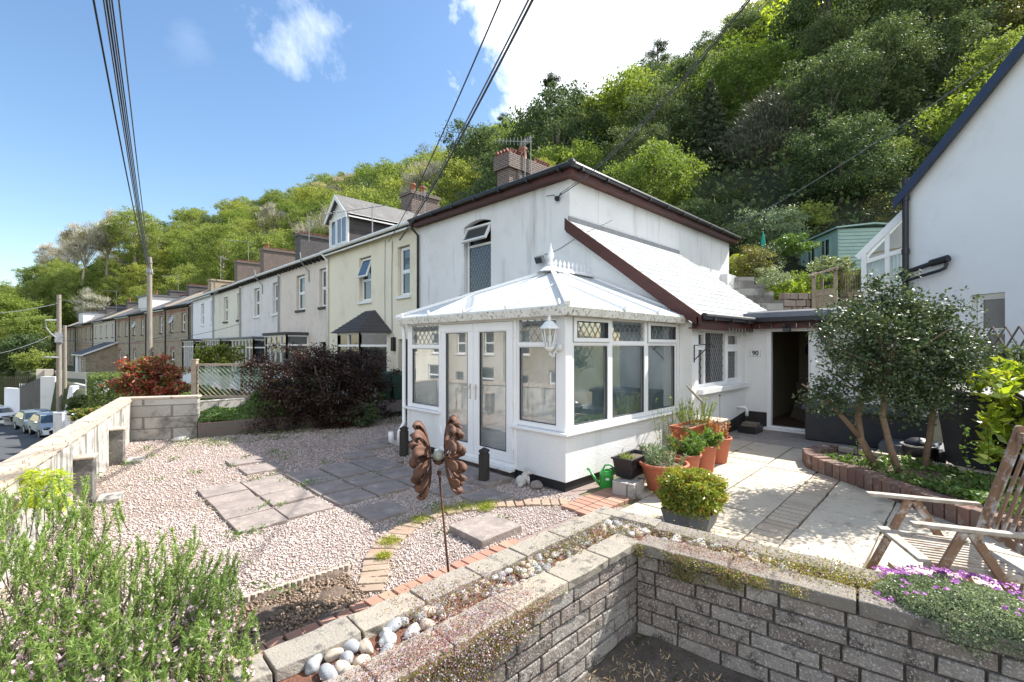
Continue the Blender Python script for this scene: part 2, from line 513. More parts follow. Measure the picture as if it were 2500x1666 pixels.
mat('gutter_dirty', (0.78, 0.77, 0.73), (0.62, 0.60, 0.54), 6, 0.5, 0.2, 40, 0.003, spots=(0.13, 0.125, 0.10), sscale=20, slo=0.53, shi=0.64)
mat('gasket', (.05, .05, .055), (.07, .07, .075), 3, .6)
mat('upvc_dirty', (0.80, 0.80, 0.78), (0.72, 0.72, 0.69), 3, 0.45, 0.1, 40, 0.002, spots=(0.30, 0.29, 0.25), sscale=14, slo=0.58, shi=0.68)
mat('polycarbonate', (0.80, 0.82, 0.82), (0.76, 0.79, 0.79), 1.5, 0.35, spots=(0.6, 0.6, 0.55), sscale=5, slo=0.6, shi=0.8)
def add_translucent(name, f, c):
 nt = MATS[name].node_tree; out = [n for n in nt.nodes if n.type == 'OUTPUT_MATERIAL'][0]; bs = [n for n in nt.nodes if n.type == 'BSDF_PRINCIPLED'][0]
 tr = nt.nodes.new('ShaderNodeBsdfTranslucent'); tr.inputs[0].default_value = col4(c); mx = nt.nodes.new('ShaderNodeMixShader'); mx.inputs[0].default_value = f
 nt.links.new(bs.outputs[0], mx.inputs[1]); nt.links.new(tr.outputs[0], mx.inputs[2]); nt.links.new(mx.outputs[0], out.inputs['Surface'])
add_translucent('polycarbonate', .35, (.85, .88, .88))
mat('plinth_black', (0.012, 0.012, 0.014), (0.03, 0.028, 0.028), 4, 0.6, 0.4, 40, 0.01)
mat('black_plastic', (0.010, 0.010, 0.012), (0.02, 0.02, 0.024), 3, 0.4, spec=0.5)
mat('charcoal_box', (0.03, 0.032, 0.036), (0.045, 0.046, 0.05), 3, 0.55, 0.5, 30, 0.01)
mat('fascia_brown', (0.085, 0.026, 0.019), (0.055, 0.018, 0.014), 3, 0.55, 0.3, 30, 0.004, stretch=(1, 1, 4))
mat('roof_grey', (0.10, 0.105, 0.115), (0.14, 0.145, 0.155), 2, 0.5, 0.3, 20, 0.005)
mat('slate_dark', (0.060, 0.055, 0.055), (0.035, 0.032, 0.034), 3, 0.6, 0.4, 30, 0.006, island=[(0.05, 0.045, 0.045), (0.09, 0.08, 0.078), (0.03, 0.03, 0.033)])
mat('slate_roof', (0.14, 0.135, 0.13), (0.09, 0.088, 0.088), 2, 0.65, 0.4, 30, 0.008, spots=(0.22, 0.2, 0.17), sscale=3)
mat('lean_to_tile', (0.52, 0.53, 0.54), (0.42, 0.43, 0.44), 1.5, 0.32, 0.2, 40, 0.004, spots=(0.66, 0.66, 0.65), sscale=3, slo=0.45, shi=0.8)
mat('grey_pipe', (0.32, 0.33, 0.34), (0.25, 0.26, 0.27), 4, 0.55)
mat('sill_dark', (0.05, 0.05, 0.052), (0.09, 0.085, 0.08), 6, 0.8, 0.3)
mat('lead', (0.22, 0.23, 0.24), (0.3, 0.3, 0.31), 6, 0.5, 0.3)
mat('steel', (0.6, 0.6, 0.6), (0.5, 0.5, 0.5), 6, 0.3, metal=0.9)
mat('terracotta', (0.41, 0.125, 0.062), (0.35, 0.105, 0.055), 5, 0.6, 0.15, 40, 0.003, spots=(0.5, 0.25, 0.17), sscale=8, slo=0.6, shi=0.85)
mat('clay_pot', (0.36, 0.145, 0.09), (0.28, 0.11, 0.07), 8, 0.8, 0.3)
mat('rust', (0.080, 0.045, 0.035), (0.15, 0.068, 0.040), 12, 0.75, 0.5, 90, 0.002, spots=(0.07, 0.045, 0.038), sscale=18)
mat('teak', (0.26, 0.155, 0.095), (0.185, 0.105, 0.062), 6, 0.75, 0.5, 50, 0.003, stretch=(1, 1, 1), spots=(0.50, 0.47, 0.44), sscale=10, slo=0.50, shi=0.64)
mat('teak_top', (0.46, 0.42, 0.37), (0.32, 0.26, 0.20), 12, 0.8, 0.5, 60, 0.003, spots=(0.20, 0.12, 0.08), sscale=16, slo=0.54, shi=0.68)
mat('pole_wood', (0.30, 0.265, 0.22), (0.22, 0.19, 0.155), 5, 0.85, 0.5, 30, 0.01, stretch=(3, 3, 0.4))
mat('post_dark_wood', (0.022, 0.019, 0.017), (0.05, 0.042, 0.036), 8, 0.85, 0.7, 60, 0.006, stretch=(3, 3, 0.5))
mat('fence_wood', (0.40, 0.33, 0.245), (0.28, 0.225, 0.165), 8, 0.85, 0.4, 60, 0.003)
mat('fence_dark', (0.065, 0.055, 0.048), (0.10, 0.085, 0.07), 8, 0.85, 0.4, 60, 0.003)
mat('bark', (0.20, 0.165, 0.13), (0.12, 0.095, 0.075), 12, 0.9, 0.8, 40, 0.01, stretch=(2, 2, 0.6))
mat('bark_pale', (0.38, 0.34, 0.28), (0.27, 0.24, 0.19), 9, 0.9, 0.5, 40, 0.01)
mat('holly_bark', (0.22, 0.15, 0.10), (0.145, 0.10, 0.07), 14, 0.85, 0.6, 60, 0.005)
mat('mint_wood', (0.33, 0.46, 0.40), (0.28, 0.40, 0.35), 3, 0.6, 0.2, 30, 0.003)
mat('can_green', (0.035, 0.33, 0.055), (0.03, 0.28, 0.045), 4, 0.35, spec=0.5)
mat('bin_green', (0.012, 0.045, 0.032), (0.02, 0.06, 0.042), 4, 0.5)
mat('white_paint', (0.80, 0.80, 0.80), (0.72, 0.72, 0.72), 4, 0.5)
mat('white_plaster_statue', (0.62, 0.60, 0.56), (0.40, 0.38, 0.35), 22, 0.85, 0.6, 60, 0.004)
mat('tyre', (0.012, 0.012, 0.012), (0.02, 0.02, 0.02), 10, 0.8)
mat('dust_sheet', (0.84, 0.85, 0.82), (0.76, 0.78, 0.75), 3, 0.55, spec=0.3)
add_translucent('dust_sheet', .3, (.75, .78, .75))
mat('carpet', (0.45, 0.42, 0.38), (0.4, 0.37, 0.33), 3, 0.95)
mat('hall_wall', (0.42, 0.36, 0.26), (0.40, 0.34, 0.25), 2, 0.9)
mat('dark_board', (0.055, 0.04, 0.032), (0.08, 0.06, 0.048), 6, 0.7)
mat('curtain', (0.62, 0.64, 0.60), (0.50, 0.53, 0.50), 9, 0.9, stretch=(6, 6, 0.5))
mat('wire', (0.03, 0.032, 0.038), (0.05, 0.05, 0.06), 3, 0.5)
mat('wire_grey', (0.16, 0.17, 0.20), (0.12, 0.13, 0.15), 3, 0.5)
mat('red_tile', (0.24, 0.085, 0.055), (0.17, 0.06, 0.042), 12, 0.8, 0.4)
mat('yellow_render', (0.80, 0.735, 0.585), (0.76, 0.70, 0.56), 0.9, 0.85, 0.4, 60, 0.006, spots=(0.58, 0.54, 0.40), sscale=0.9, slo=0.52, shi=0.8)
mat('pink_render', (0.72, 0.64, 0.56), (0.66, 0.59, 0.52), 0.9, 0.85, 0.4, 60, 0.006, spots=(0.45, 0.41, 0.37), sscale=1.2, slo=0.52, shi=0.8)
mat('grey_render', (0.71, 0.69, 0.67), (0.66, 0.64, 0.62), 0.9, 0.85, 0.4, 60, 0.006, spots=(0.42, 0.40, 0.38), sscale=1.1, slo=0.52, shi=0.8)
mat('cream_render', (0.73, 0.70, 0.60), (0.69, 0.66, 0.57), 0.9, 0.85, 0.4, 60, 0.006, spots=(0.48, 0.45, 0.38), sscale=1.0, slo=0.52, shi=0.8)
mat('beige_render', (0.50, 0.46, 0.39), (0.45, 0.41, 0.35), 0.9, 0.85, 0.4, 60, 0.006)
mat('white_house_paint', (0.80, 0.80, 0.82), (0.76, 0.76, 0.78), 0.9, 0.8, 0.3, 60, 0.006)
brickmat('buff_brick', (0.42, 0.35, 0.25), (0.33, 0.27, 0.19), (0.26, 0.22, 0.17), stain=(0.2, 0.16, 0.12))
brickmat('brown_brick', (0.09, 0.055, 0.042), (0.13, 0.085, 0.066), (0.26, 0.24, 0.22), 0.225, 0.075, 0.012)
brickmat('grey_brown_stone', (0.17, 0.145, 0.12), (0.12, 0.105, 0.09), (0.08, 0.07, 0.06), 0.35, 0.12, 0.02, stain=(0.07, 0.06, 0.05))
brickmat('red_brick', (0.33, 0.13, 0.08), (0.26, 0.10, 0.07), (0.28, 0.24, 0.2))
brickmat('dark_brick', (0.05, 0.045, 0.05), (0.08, 0.07, 0.072), (0.13, 0.125, 0.12))
brickmat('siding_grey', (0.035, 0.03, 0.03), (0.055, 0.045, 0.042), (0.02, 0.018, 0.018), 0.5, 0.22, 0.01, rough=0.6)
def glassmat(name, tint, rough=0.02, lines=None, base=0.0):
 if name in MATS: return MATS[name]
 m, nt, bs, out = newmat(name)
 bs.inputs['Base Color'].default_value = col4(tint)
 bs.inputs['Roughness'].default_value = rough
 bs.inputs['Specular IOR Level'].default_value = 0.9
 bs.inputs['Coat Weight'].default_value = 0.6
 bs.inputs['Coat Roughness'].default_value = 0.01
 vec = coords(nt)
 bumpn(nt, bs, noise(nt, vec, 1.2, 2), 0.12, 0.02)
 return m
glassmat('pane_dark', (0.012, 0.016, 0.020))
glassmat('pane_mid', (0.07, 0.08, 0.085))
glassmat('car_glass', (0.02, 0.03, 0.035))
def clear_glass(name, tint=(0.9, 0.95, 0.93), refl=0.16):
 m = bpy.data.materials.new(name); m.use_nodes = True; nt = m.node_tree; nt.nodes.clear()
 out = nt.nodes.new('ShaderNodeOutputMaterial')
 tr = nt.nodes.new('ShaderNodeBsdfTransparent'); tr.inputs[0].default_value = col4(tint)
 gl = nt.nodes.new('ShaderNodeBsdfGlossy'); gl.inputs['Roughness'].default_value = 0.01
 gl.inputs['Color'].default_value = (1, 1, 1, 1)
 fr = nt.nodes.new('ShaderNodeLayerWeight'); fr.inputs['Blend'].default_value = 0.5
 pw = nt.nodes.new('ShaderNodeMath'); pw.operation = 'POWER'; nt.links.new(fr.outputs['Facing'], pw.inputs[0]); pw.inputs[1].default_value = 3.0
 a = nt.nodes.new('ShaderNodeMath'); a.operation = 'MULTIPLY_ADD'
 nt.links.new(pw.outputs[0], a.inputs[0]); a.inputs[1].default_value = 0.8; a.inputs[2].default_value = refl; a.use_clamp = True
 mx = nt.nodes.new('ShaderNodeMixShader')
 nt.links.new(a.outputs[0], mx.inputs[0]); nt.links.new(tr.outputs[0], mx.inputs[1]); nt.links.new(gl.outputs[0], mx.inputs[2])
 nt.links.new(mx.outputs[0], out.inputs['Surface'])
 MATS[name] = m
 return m
clear_glass('glass', (0.94, 0.95, 0.955), 0.11)
def M_(n): return MATS[n]
# foliage
leafmat('leaf_spring', (0.17, 0.225, 0.06), (0.265, 0.315, 0.09), 0.42, rough=.6, spec=.2, c3=(0.35, 0.37, 0.15), tcol=(1.4, 1.4, .75))
leafmat('leaf_mid', (0.12, 0.185, 0.050), (0.185, 0.26, 0.07), 0.42, rough=.6, spec=.2, c3=(0.25, 0.31, 0.10))
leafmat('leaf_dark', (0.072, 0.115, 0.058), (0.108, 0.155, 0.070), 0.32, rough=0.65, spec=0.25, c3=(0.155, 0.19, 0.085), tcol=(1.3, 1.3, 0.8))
leafmat('leaf_lime', (0.27, 0.38, 0.05), (0.41, 0.50, 0.08), 0.5, c3=(0.53, 0.57, 0.13))
leafmat('leaf_olive', (0.10, 0.12, 0.045), (0.17, 0.18, 0.07), 0.35, c3=(0.24, 0.20, 0.11))
leafmat('leaf_conifer', (0.055, 0.082, 0.055), (0.09, 0.115, 0.072), 0.18, c3=(0.12, 0.135, 0.08), tcol=(1.1, 1.2, 0.7))
leafmat('leaf_pine', (0.10, 0.115, 0.08), (0.15, 0.16, 0.11), 0.15, c3=(0.15, 0.14, 0.10), tcol=(1.1, 1.1, 0.8))
leafmat('leaf_holly', (0.040, 0.070, 0.034), (0.075, 0.11, 0.05), 0.16, rough=0.48, spec=0.35, c3=(0.20, 0.23, 0.11))
leafmat('leaf_barberry', (0.030, 0.016, 0.014), (0.052, 0.025, 0.021), 0.2, c3=(0.085, 0.032, 0.027), tcol=(1.5, 0.9, 0.8))
leafmat('leaf_red', (0.35, 0.035, 0.025), (0.50, 0.10, 0.07), 0.3, c3=(0.60, 0.28, 0.2), rough=0.3, tcol=(1.3, 0.8, 0.7))
leafmat('leaf_rosemary', (0.13, 0.23, 0.07), (0.23, 0.34, 0.11), 0.42, c3=(0.36, 0.44, 0.20), rough=0.4, tcol=(1.3, 1.35, 0.7))
leafmat('leaf_box', (0.17, 0.24, 0.035), (0.33, 0.36, 0.07), 0.35, c3=(0.45, 0.19, 0.045), rough=0.3)
leafmat('leaf_laurel', (0.17, 0.27, 0.025), (0.40, 0.46, 0.055), 0.45, c3=(0.55, 0.56, 0.12), rough=0.25, spec=0.5)
leafmat('leaf_weed', (0.07, 0.14, 0.03), (0.13, 0.22, 0.05), 0.35, c3=(0.2, 0.28, 0.08))
leafmat('leaf_silver', (0.20, 0.27, 0.16), (0.30, 0.36, 0.22), 0.3, c3=(0.40, 0.42, 0.28), tcol=(1.1, 1.15, 0.8))
leafmat('leaf_bronze', (0.34, 0.12, 0.06), (0.45, 0.22, 0.11), 0.35, c3=(0.35, 0.32, 0.1), tcol=(1.2, 1.0, 0.7))
leafmat('twig_pale', (0.46, 0.43, 0.36), (0.58, 0.54, 0.46), 0.0, rough=0.8, c3=(0.28, 0.25, 0.20), tcol=(1, 1, 1))
leafmat('creeper_leaf', (0.13, 0.16, 0.05), (0.22, 0.24, 0.08), 0.3, c3=(0.32, 0.26, 0.14))
leafmat('creeper_pink', (0.34, 0.14, 0.14), (0.46, 0.27, 0.24), 0.3, c3=(0.30, 0.32, 0.10), tcol=(1.2, 1.0, 0.9))
leafmat('flower_lilac', (0.62, 0.48, 0.68), (0.72, 0.60, 0.76), 0.4, c3=(0.80, 0.72, 0.80), tcol=(1, 1, 1))
leafmat('flower_purple', (0.42, 0.07, 0.50), (0.55, 0.12, 0.60), 0.4, c3=(0.66, 0.25, 0.68), tcol=(1, 1, 1))
leafmat('flower_pink', (0.55, 0.10, 0.14), (0.65, 0.2, 0.25), 0.4, tcol=(1, 1, 1))
leafmat('dry_litter', (0.30, 0.21, 0.13), (0.50, 0.40, 0.28), 0.2, c3=(0.62, 0.55, 0.45), rough=0.8, tcol=(1, 0.9, 0.8))
leafmat('moss', (0.22, 0.30, 0.03), (0.33, 0.36, 0.06), 0.3, c3=(0.42, 0.36, 0.08))
# ------------------------------------------------------------------ terrain
def road_z(y):
 if y < 5: return -0.9 - 0.03 * (y - 5) * 0
 return -0.9 - (y - 5) * 0.0815
def bend(y):                                    # shift of the street line beyond the first terrace
 return 0.0 if y < 43.5 else -0.1141 * (y - 43.5)
def garden_z(y):
 if y < 11.7: return -0.12
 return -0.3 - 0.8 * min(max((y - 12) / 34.0, 0), 1)
def ground_z(x, y):
 e = bend(y) + (1.15 if y > 11.6 else -0.3 + (y - 5.1) * 0.2)
 if y < 2.2 and x < 3.75: return -0.55
 if x < e - 0.25: return road_z(min(y, 140)) - 0.06
 if x > 12 and y < 10: return 0.0
 return garden_z(y)
def build_ground():
 xs = [-900, -400, -200, -100, -60, -40, -30, -22] + list(np.arange(-16, 14, 0.5)) + [14, 16, 18, 22, 30, 45, 70, 120, 300, 900]
 ys = [-900, -300, -100, -50, -25, -12, -6, -3, -1.5] + list(np.arange(0, 14, 0.5)) + list(np.arange(14, 110, 2)) + [115, 125, 140, 180, 300, 600, 1200]
 V = np.array([(x, y, ground_z(x, y)) for y in ys for x in xs], dtype=float)
 nx = len(xs)
 Fc = np.array([(j * nx + i, j * nx + i + 1, (j + 1) * nx + i + 1, (j + 1) * nx + i) for j in range(len(ys) - 1) for i in range(nx - 1)])
 o = link_mesh('ground', np_faces('ground', V, Fc), M_('grass_ground'))
 setp(o, kind='structure')
build_ground()
def build_road():
 ys = [-30, -15, 0, 5] + list(np.arange(8, 112, 3))
 V = []; Fc = []
 for i, y in enumerate(ys):
  z = road_z(min(y, 140))
  b = bend(y) + (0.0 if y > 11 else (y - 11) * 0.18)
  V += [(-7.5 + b, y, z), (0.55 + b, y, z)]
  if i: Fc.append((2 * i - 2, 2 * i - 1, 2 * i + 1, 2 * i))
 setp(link_mesh('road', np_faces('road', np.array(V), np.array(Fc)), M_('asphalt')), kind='structure')
 mb = MB()
 for side, w in ((-8.9, 1.4),):
  for i in range(len(ys) - 1):
   y0, y1 = ys[i], ys[i + 1]
   b0 = bend(y0) + (0.0 if y0 > 11 else (y0 - 11) * 0.18); b1 = bend(y1) + (0.0 if y1 > 11 else (y1 - 11) * 0.18)
   z0, z1 = road_z(min(y0, 140)) + 0.12, road_z(min(y1, 140)) + 0.12
   p = [(side + b0, y0, z0), (side + w + b0, y0, z0), (side + w + b1, y1, z1), (side + b1, y1, z1)]
   mb.quad(*p)
   mb.quad((side + w + b0, y0, z0), (side + w + b0, y0, z0 - 0.14), (side + w + b1, y1, z1 - 0.14), (side + w + b1, y1, z1))
 mb.build('pavement', mat('pavement_grey', (0.24, 0.235, 0.225), (0.2, 0.195, 0.19), 3, 0.9, 0.3), kind='structure')
build_road()
# wooded hillside: a height field rising from the back gardens to the ridge
HT = [(-900, 70, -8, 90, -6, 115, -4), (-200, 66, -7, 78, -5, 110, 0), (0, 70, -6, 84, -3, 106, 8), (150, 80, -3, 92, 2, 118, 19), (250, 82, -1, 92, 3, 118, 24),
 (450, 76, 0, 88, 5, 130, 31), (600, 62, 1, 76, 6, 150, 41), (800, 46, 2, 58, 7, 140, 44), (1000, 34, 2.5, 46, 8, 120, 41),
 (1200, 27, 3, 38, 9, 105, 39.5), (1400, 23, 3.2, 33, 9, 92, 37.5), (1560, 21.5, 3.4, 29, 9.5, 82, 38), (1680, 20, 3.3, 26, 8.5, 77, 42), (1780, 16.6, 2.9, 21.5, 5.6, 72, 42),
 (2000, 15.4, 2.9, 21.0, 5.6, 66, 47), (2200, 15.0, 2.9, 20.5, 6.0, 62, 47), (2500, 15, 3, 20, 6.0, 60, 47), (3600, 15, 3, 20, 6, 60, 44)]
HT = np.array(HT, dtype=float)
def hill_row(px):
 return [np.interp(px, HT[:, 0], HT[:, k]) for k in range(1, 7)]
def hill_z(px, t):
 ra, za, rb, zb, rc, zc = hill_row(px)
 if t < ra: return za
 if t < rb: return za + (zb - za) * (t - ra) / (rb - ra)
 if t < rc:
  s = (t - rb) / (rc - rb)
  return zb + (zc - zb) * (s ** 0.92)
 return zc + (t - rc) * 0.03
def hill_pt(px, t):
 x, y = ray(px)
 return Vector((x * t, y * t, hill_z(px, t)))
def build_hill():
 pxs = np.arange(-900, 3601, 60.0)
 K = 26
 V = []
 for px in pxs:
  ra, za, rb, zb, rc, zc = hill_row(px)
  x, y = ray(px)
  V.append((x * (ra - 0.05), y * (ra - 0.05), za - 6))
  for t in list(np.linspace(ra, rb, 6)) + list(np.linspace(rb, rc, K - 6)[1:]) + [rc + 30]:
   V.append((x * t, y * t, hill_z(px, t)))
 n = len(V) // len(pxs)
 Fc = [(i * n + k, i * n + k + 1, (i + 1) * n + k + 1, (i + 1) * n + k) for i in range(len(pxs) - 1) for k in range(n - 1)]
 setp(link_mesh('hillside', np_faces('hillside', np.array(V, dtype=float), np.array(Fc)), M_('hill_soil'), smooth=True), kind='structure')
build_hill()
# ------------------------------------------------------------------ front garden: gravel, soil bed, patio
WALL0 = Vector((-1.05, 1.5, 0)); WALL1 = Vector((1.05, 11.6, 0))      # street-side garden wall line
def sheet(name, pts, z, m, kind='structure'):
 me = bpy.data.meshes.new(name)
 me.from_pydata([(p[0], p[1], z) for p in pts], [], [tuple(range(len(pts)))])
 me.update()
 return setp(link_mesh(name, me, m), kind=kind)
sheet('gravel', [(-0.85, 2.6), (4.6, 2.6), (4.6, 3.5), (7.7, 3.5), (7.7, 11.9), (1.0, 11.9)], 0.0, M_('gravel_bed'))
SOIL = [(1.56, 3.16), (1.72, 3.62), (1.30, 3.66), (0.60, 3.70), (-0.35, 3.7), (-0.6, 2.7), (0.6, 2.8), (1.0, 3.0)]
def build_soil():
 mb = MB()
 mb.v = []
 n = 46
 xs = np.linspace(-0.75, 1.66, n); ys = np.linspace(2.7, 3.66, 24)
 V = np.array([(x, y, 0.012 + 0.028 * math.sin(x * 9 + y * 7) * math.sin(y * 13 - x * 5) + 0.02 * rng.random()) for y in ys for x in xs])
 Fc = np.array([(j * n + i, j * n + i + 1, (j + 1) * n + i + 1, (j + 1) * n + i) for j in range(23) for i in range(n - 1)])
 setp(link_mesh('soil_bed', np_faces('soil_bed', V, Fc), M_('soil'), smooth=True), kind='structure')
build_soil()
def pz(x):
 return 0.17 * min(max((x - 4.6) / 5.4, 0), 1)
def build_patio():
 mb = MB()
 # joint bed
 mb.add([(3.95, -3.0, -0.02), (4.7, -3.0, -0.015), (10.25, -3.0, 0.155), (16, -3.0, 0.155), (16, 3.5, 0.155), (10.25, 3.5, 0.155), (4.6, 3.64, -0.015), (3.95, 3.1, -0.02)],
  [(0, 1, 6, 7), (1, 2, 5, 6), (2, 3, 4, 5)])
 mb.build('patio_bed', M_('patio_joint'), kind='structure')
 mb = MB(); st = MB()
 rg = random.Random(5)
 cols = [(3.42, 2.83), (2.83, 2.21), (2.21, 1.595), (1.59, 1.295), (1.29, 0.68), (0.68, 0.06), (0.06, -0.57), (-0.57, -1.2), (-1.2, -1.9), (-1.9, -2.9)]
 def slab(m, x0, x1, y0, y1):
  x0 += 0.008; x1 -= 0.008; y0 += 0.008; y1 -= 0.008
  j = lambda: rg.uniform(-0.007, 0.007)
  h = rg.uniform(-0.003, 0.003); t = rg.uniform(-0.003, 0.003)
  a = [(x0 + j(), y0 + j()), (x1 + j(), y0 + j()), (x1 + j(), y1 + j()), (x0 + j(), y1 + j())]
  top = [(p[0], p[1], pz(p[0]) + 0.012 + h + (t if i in (1, 2) else 0)) for i, p in enumerate(a)]
  bot = [(p[0], p[1], pz(p[0]) - 0.02) for p in a]
  m.add(bot + top, [(4, 5, 6, 7), (0, 1, 5, 4), (1, 2, 6, 5), (2, 3, 7, 6), (3, 0, 4, 7)])
 for ci, (y1, y0) in enumerate(cols):
  if ci == 3:          # strip of narrow bricks between the slab rows
   x = 4.5
   while x < 9.2:
    slab(st, x, x + 0.115, y0, y1); x += 0.115
   continue
  x = 4.02 + (ci % 2) * 0.2
  if ci == 0: x = 5.0
  while x < 8.75:
   L = rg.choice([0.45, 0.6, 0.6, 0.75])
   slab(mb, x, min(x + L, 8.8), y0, y1); x += L
 mb.build('patio_paving', M_('patio_stone'), kind='structure', bevel=0.004)
 st.build('patio_brick_strip', mat('strip_brick', (0.47, 0.40, 0.32), (0.38, 0.32, 0.25), 7, 0.85, 0.5, 60, 0.004, island=[(0.36, 0.28, 0.21), (0.48, 0.41, 0.32)]), kind='structure')
 cm = MB()
 cm.add([(8.8, -3, pz(8.8) + 0.008), (10.25, -3, 0.178), (10.25, 3.45, 0.178), (8.8, 3.45, pz(8.8) + 0.008)], [(0, 1, 2, 3)])
 cm.build('patio_concrete', mat('patio_conc', (0.27, 0.235, 0.21), (0.36, 0.315, 0.28), 2.4, 0.9, 0.5, 60, 0.006, spots=(0.16, 0.14, 0.12), sscale=4, slo=0.5, shi=0.75), kind='structure')
build_patio()
# loose stones of the gravel: many real chips, one uncountable mass
def in_poly(px, py, poly):
 c = np.zeros(len(px), bool); n = len(poly); j = n - 1
 for i in range(n):
  xi, yi = poly[i]; xj, yj = poly[j]
  t = ((yi > py) != (yj > py)) & (px < (xj - xi) * (py - yi) / (yj - yi + 1e-12) + xi)
  c ^= t; j = i
 return c
def stones(name, n, poly, smin, smax, m, zb=0.0, weight=None, excl=()):
 a = np.array(poly); lo = a.min(0); hi = a.max(0)
 x = rng.uniform(lo[0], hi[0], n); y = rng.uniform(lo[1], hi[1], n)
 k = in_poly(x, y, poly)
 for e in excl: k &= ~in_poly(x, y, e)
 if weight is not None: k &= rng.random(n) < weight(x, y)
 x = x[k]; y = y[k]; n = len(x)
 s = rng.uniform(smin, smax, n) * (0.8 + 0.5 * rng.random(n) ** 3)
 base = np.array([(1, 0, 0), (0, 1, 0), (-1, 0, 0), (0, -1, 0), (0, 0, 1), (0, 0, -1)], float)
 V = base[None] * rng.uniform(0.5, 1.0, (n, 6, 1)) * np.array([1, 1, 0.7])
 ang = rng.uniform(0, 2 * np.pi, n); ca, sa = np.cos(ang)[:, None], np.sin(ang)[:, None]
 ti = rng.uniform(-0.9, 0.9, n); ct, stt = np.cos(ti)[:, None], np.sin(ti)[:, None]
 X = V[..., 0] * ca - V[..., 1] * sa; Y = V[..., 0] * sa + V[..., 1] * ca; Z = V[..., 2]
 Y, Z = Y * ct - Z * stt, Y * stt + Z * ct
 V = np.stack([X, Y, Z], -1) * (s / 2)[:, None, None]
 V[..., 0] += x[:, None]; V[..., 1] += y[:, None]; V[..., 2] += zb + (s * 0.22)[:, None]
 f = np.array([(0, 1, 4), (1, 2, 4), (2, 3, 4), (3, 0, 4), (1, 0, 5), (2, 1, 5), (3, 2, 5), (0, 3, 5)])
 Fc = (f[None] + (np.arange(n) * 6)[:, None, None]).reshape(-1, 3)
 return setp(link_mesh(name, np_faces(name, V.reshape(-1, 3), Fc), m), kind='stuff')
mat('gravel_stone', (0.60, 0.51, 0.465), (0.45, 0.37, 0.335), 3, 0.85, 0.3, 90, 0.003,
 island=[(0.36, 0.26, 0.225), (0.60, 0.51, 0.465), (0.72, 0.645, 0.60), (0.47, 0.37, 0.33), (0.20, 0.17, 0.16), (0.78, 0.72, 0.68)])
mat('bark_chip', (0.30, 0.22, 0.16), (0.16, 0.11, 0.08), 6, 0.9, 0.3, 90, 0.003, island=[(0.08, 0.05, 0.035), (0.28, 0.19, 0.13), (0.36, 0.26, 0.18), (0.14, 0.09, 0.06), (0.5, 0.42, 0.34)])
SLABS = []      # filled below, (x0,x1,y0,y1)
# ------------------------------------------------------------------ garden slabs, edging, gravel chips
def build_slabs():
 S = [(1.76, 2.23, 6.13, 6.95, 's'), (1.76, 2.23, 5.64, 6.10, 's'), (1.74, 2.22, 5.11, 5.56, 's'),
  (1.26, 1.72, 6.50, 6.94, 's'), (1.26, 1.72, 6.09, 6.47, 's'), (1.26, 1.71, 5.54, 6.06, 's'), (1.26, 1.71, 5.05, 5.51, 's'),
  (2.30, 2.75, 6.15, 6.91, 'd'), (2.29, 2.72, 5.63, 6.10, 'd'), (2.30, 2.75, 5.13, 5.58, 'd'), (2.33, 2.80, 4.42, 4.88, 'd'),
  (2.79, 3.23, 6.20, 6.93, 'd'), (2.78, 3.23, 5.67, 6.12, 'd'), (2.79, 3.24, 5.13, 5.60, 'd'), (3.27, 3.74, 6.16, 6.97, 'd'),
  (3.27, 3.74, 5.62, 6.08, 'd'), (3.29, 3.62, 5.14, 5.54, 'd'), (1.90, 2.38, 7.95, 8.38, 's'), (1.93, 2.41, 7.29, 7.74, 's'),
  (3.36, 3.82, 7.08, 7.52, 'd'), (3.84, 4.30, 7.52, 7.95, 'd'), (4.36, 4.84, 7.76, 8.22, 'd'),
  (2.75, 3.26, 3.18, 3.68, 'l'), (3.48, 3.93, 3.98, 4.40, 'd'), (3.33, 3.80, 4.50, 4.88, 'd'), (3.92, 4.36, 4.44, 5.5, 'step')]
 rg = random.Random(3)
 lab = {'s': ('sunlit stone slab set in the pink gravel', 'stone slabs laid in the gravel'),
  'd': ('dark stone slab in the shadow before the conservatory', 'stone slabs laid in the gravel'),
  'l': ('lone raised square slab beside the rusty spinner stake', None), 'step': ('broken raised slab below the conservatory door step', None)}
 for x0, x1, y0, y1, k in S:
  SLABS.append([(x0, y0), (x1, y0), (x1, y1), (x0, y1)])
  h = 0.035 if k in 'sd' else 0.075
  mb = MB(); j = lambda: rg.uniform(-0.012, 0.012)
  a = [(x0 + j(), y0 + j()), (x1 + j(), y0 + j()), (x1 + j(), y1 + j()), (x0 + j(), y1 + j())]
  t = rg.uniform(-0.006, 0.006)
  mb.add([(p[0], p[1], -0.02) for p in a] + [(p[0], p[1], h + (t if i % 3 else 0)) for i, p in enumerate(a)],
   [(3, 2, 1, 0), (4, 5, 6, 7), (0, 1, 5, 4), (1, 2, 6, 5), (2, 3, 7, 6), (3, 0, 4, 7)])
  mb.build('paving_slab', M_('slab_dark'), bevel=0.006, label=lab[k][0], cat='paving slab', group=lab[k][1])
build_slabs()
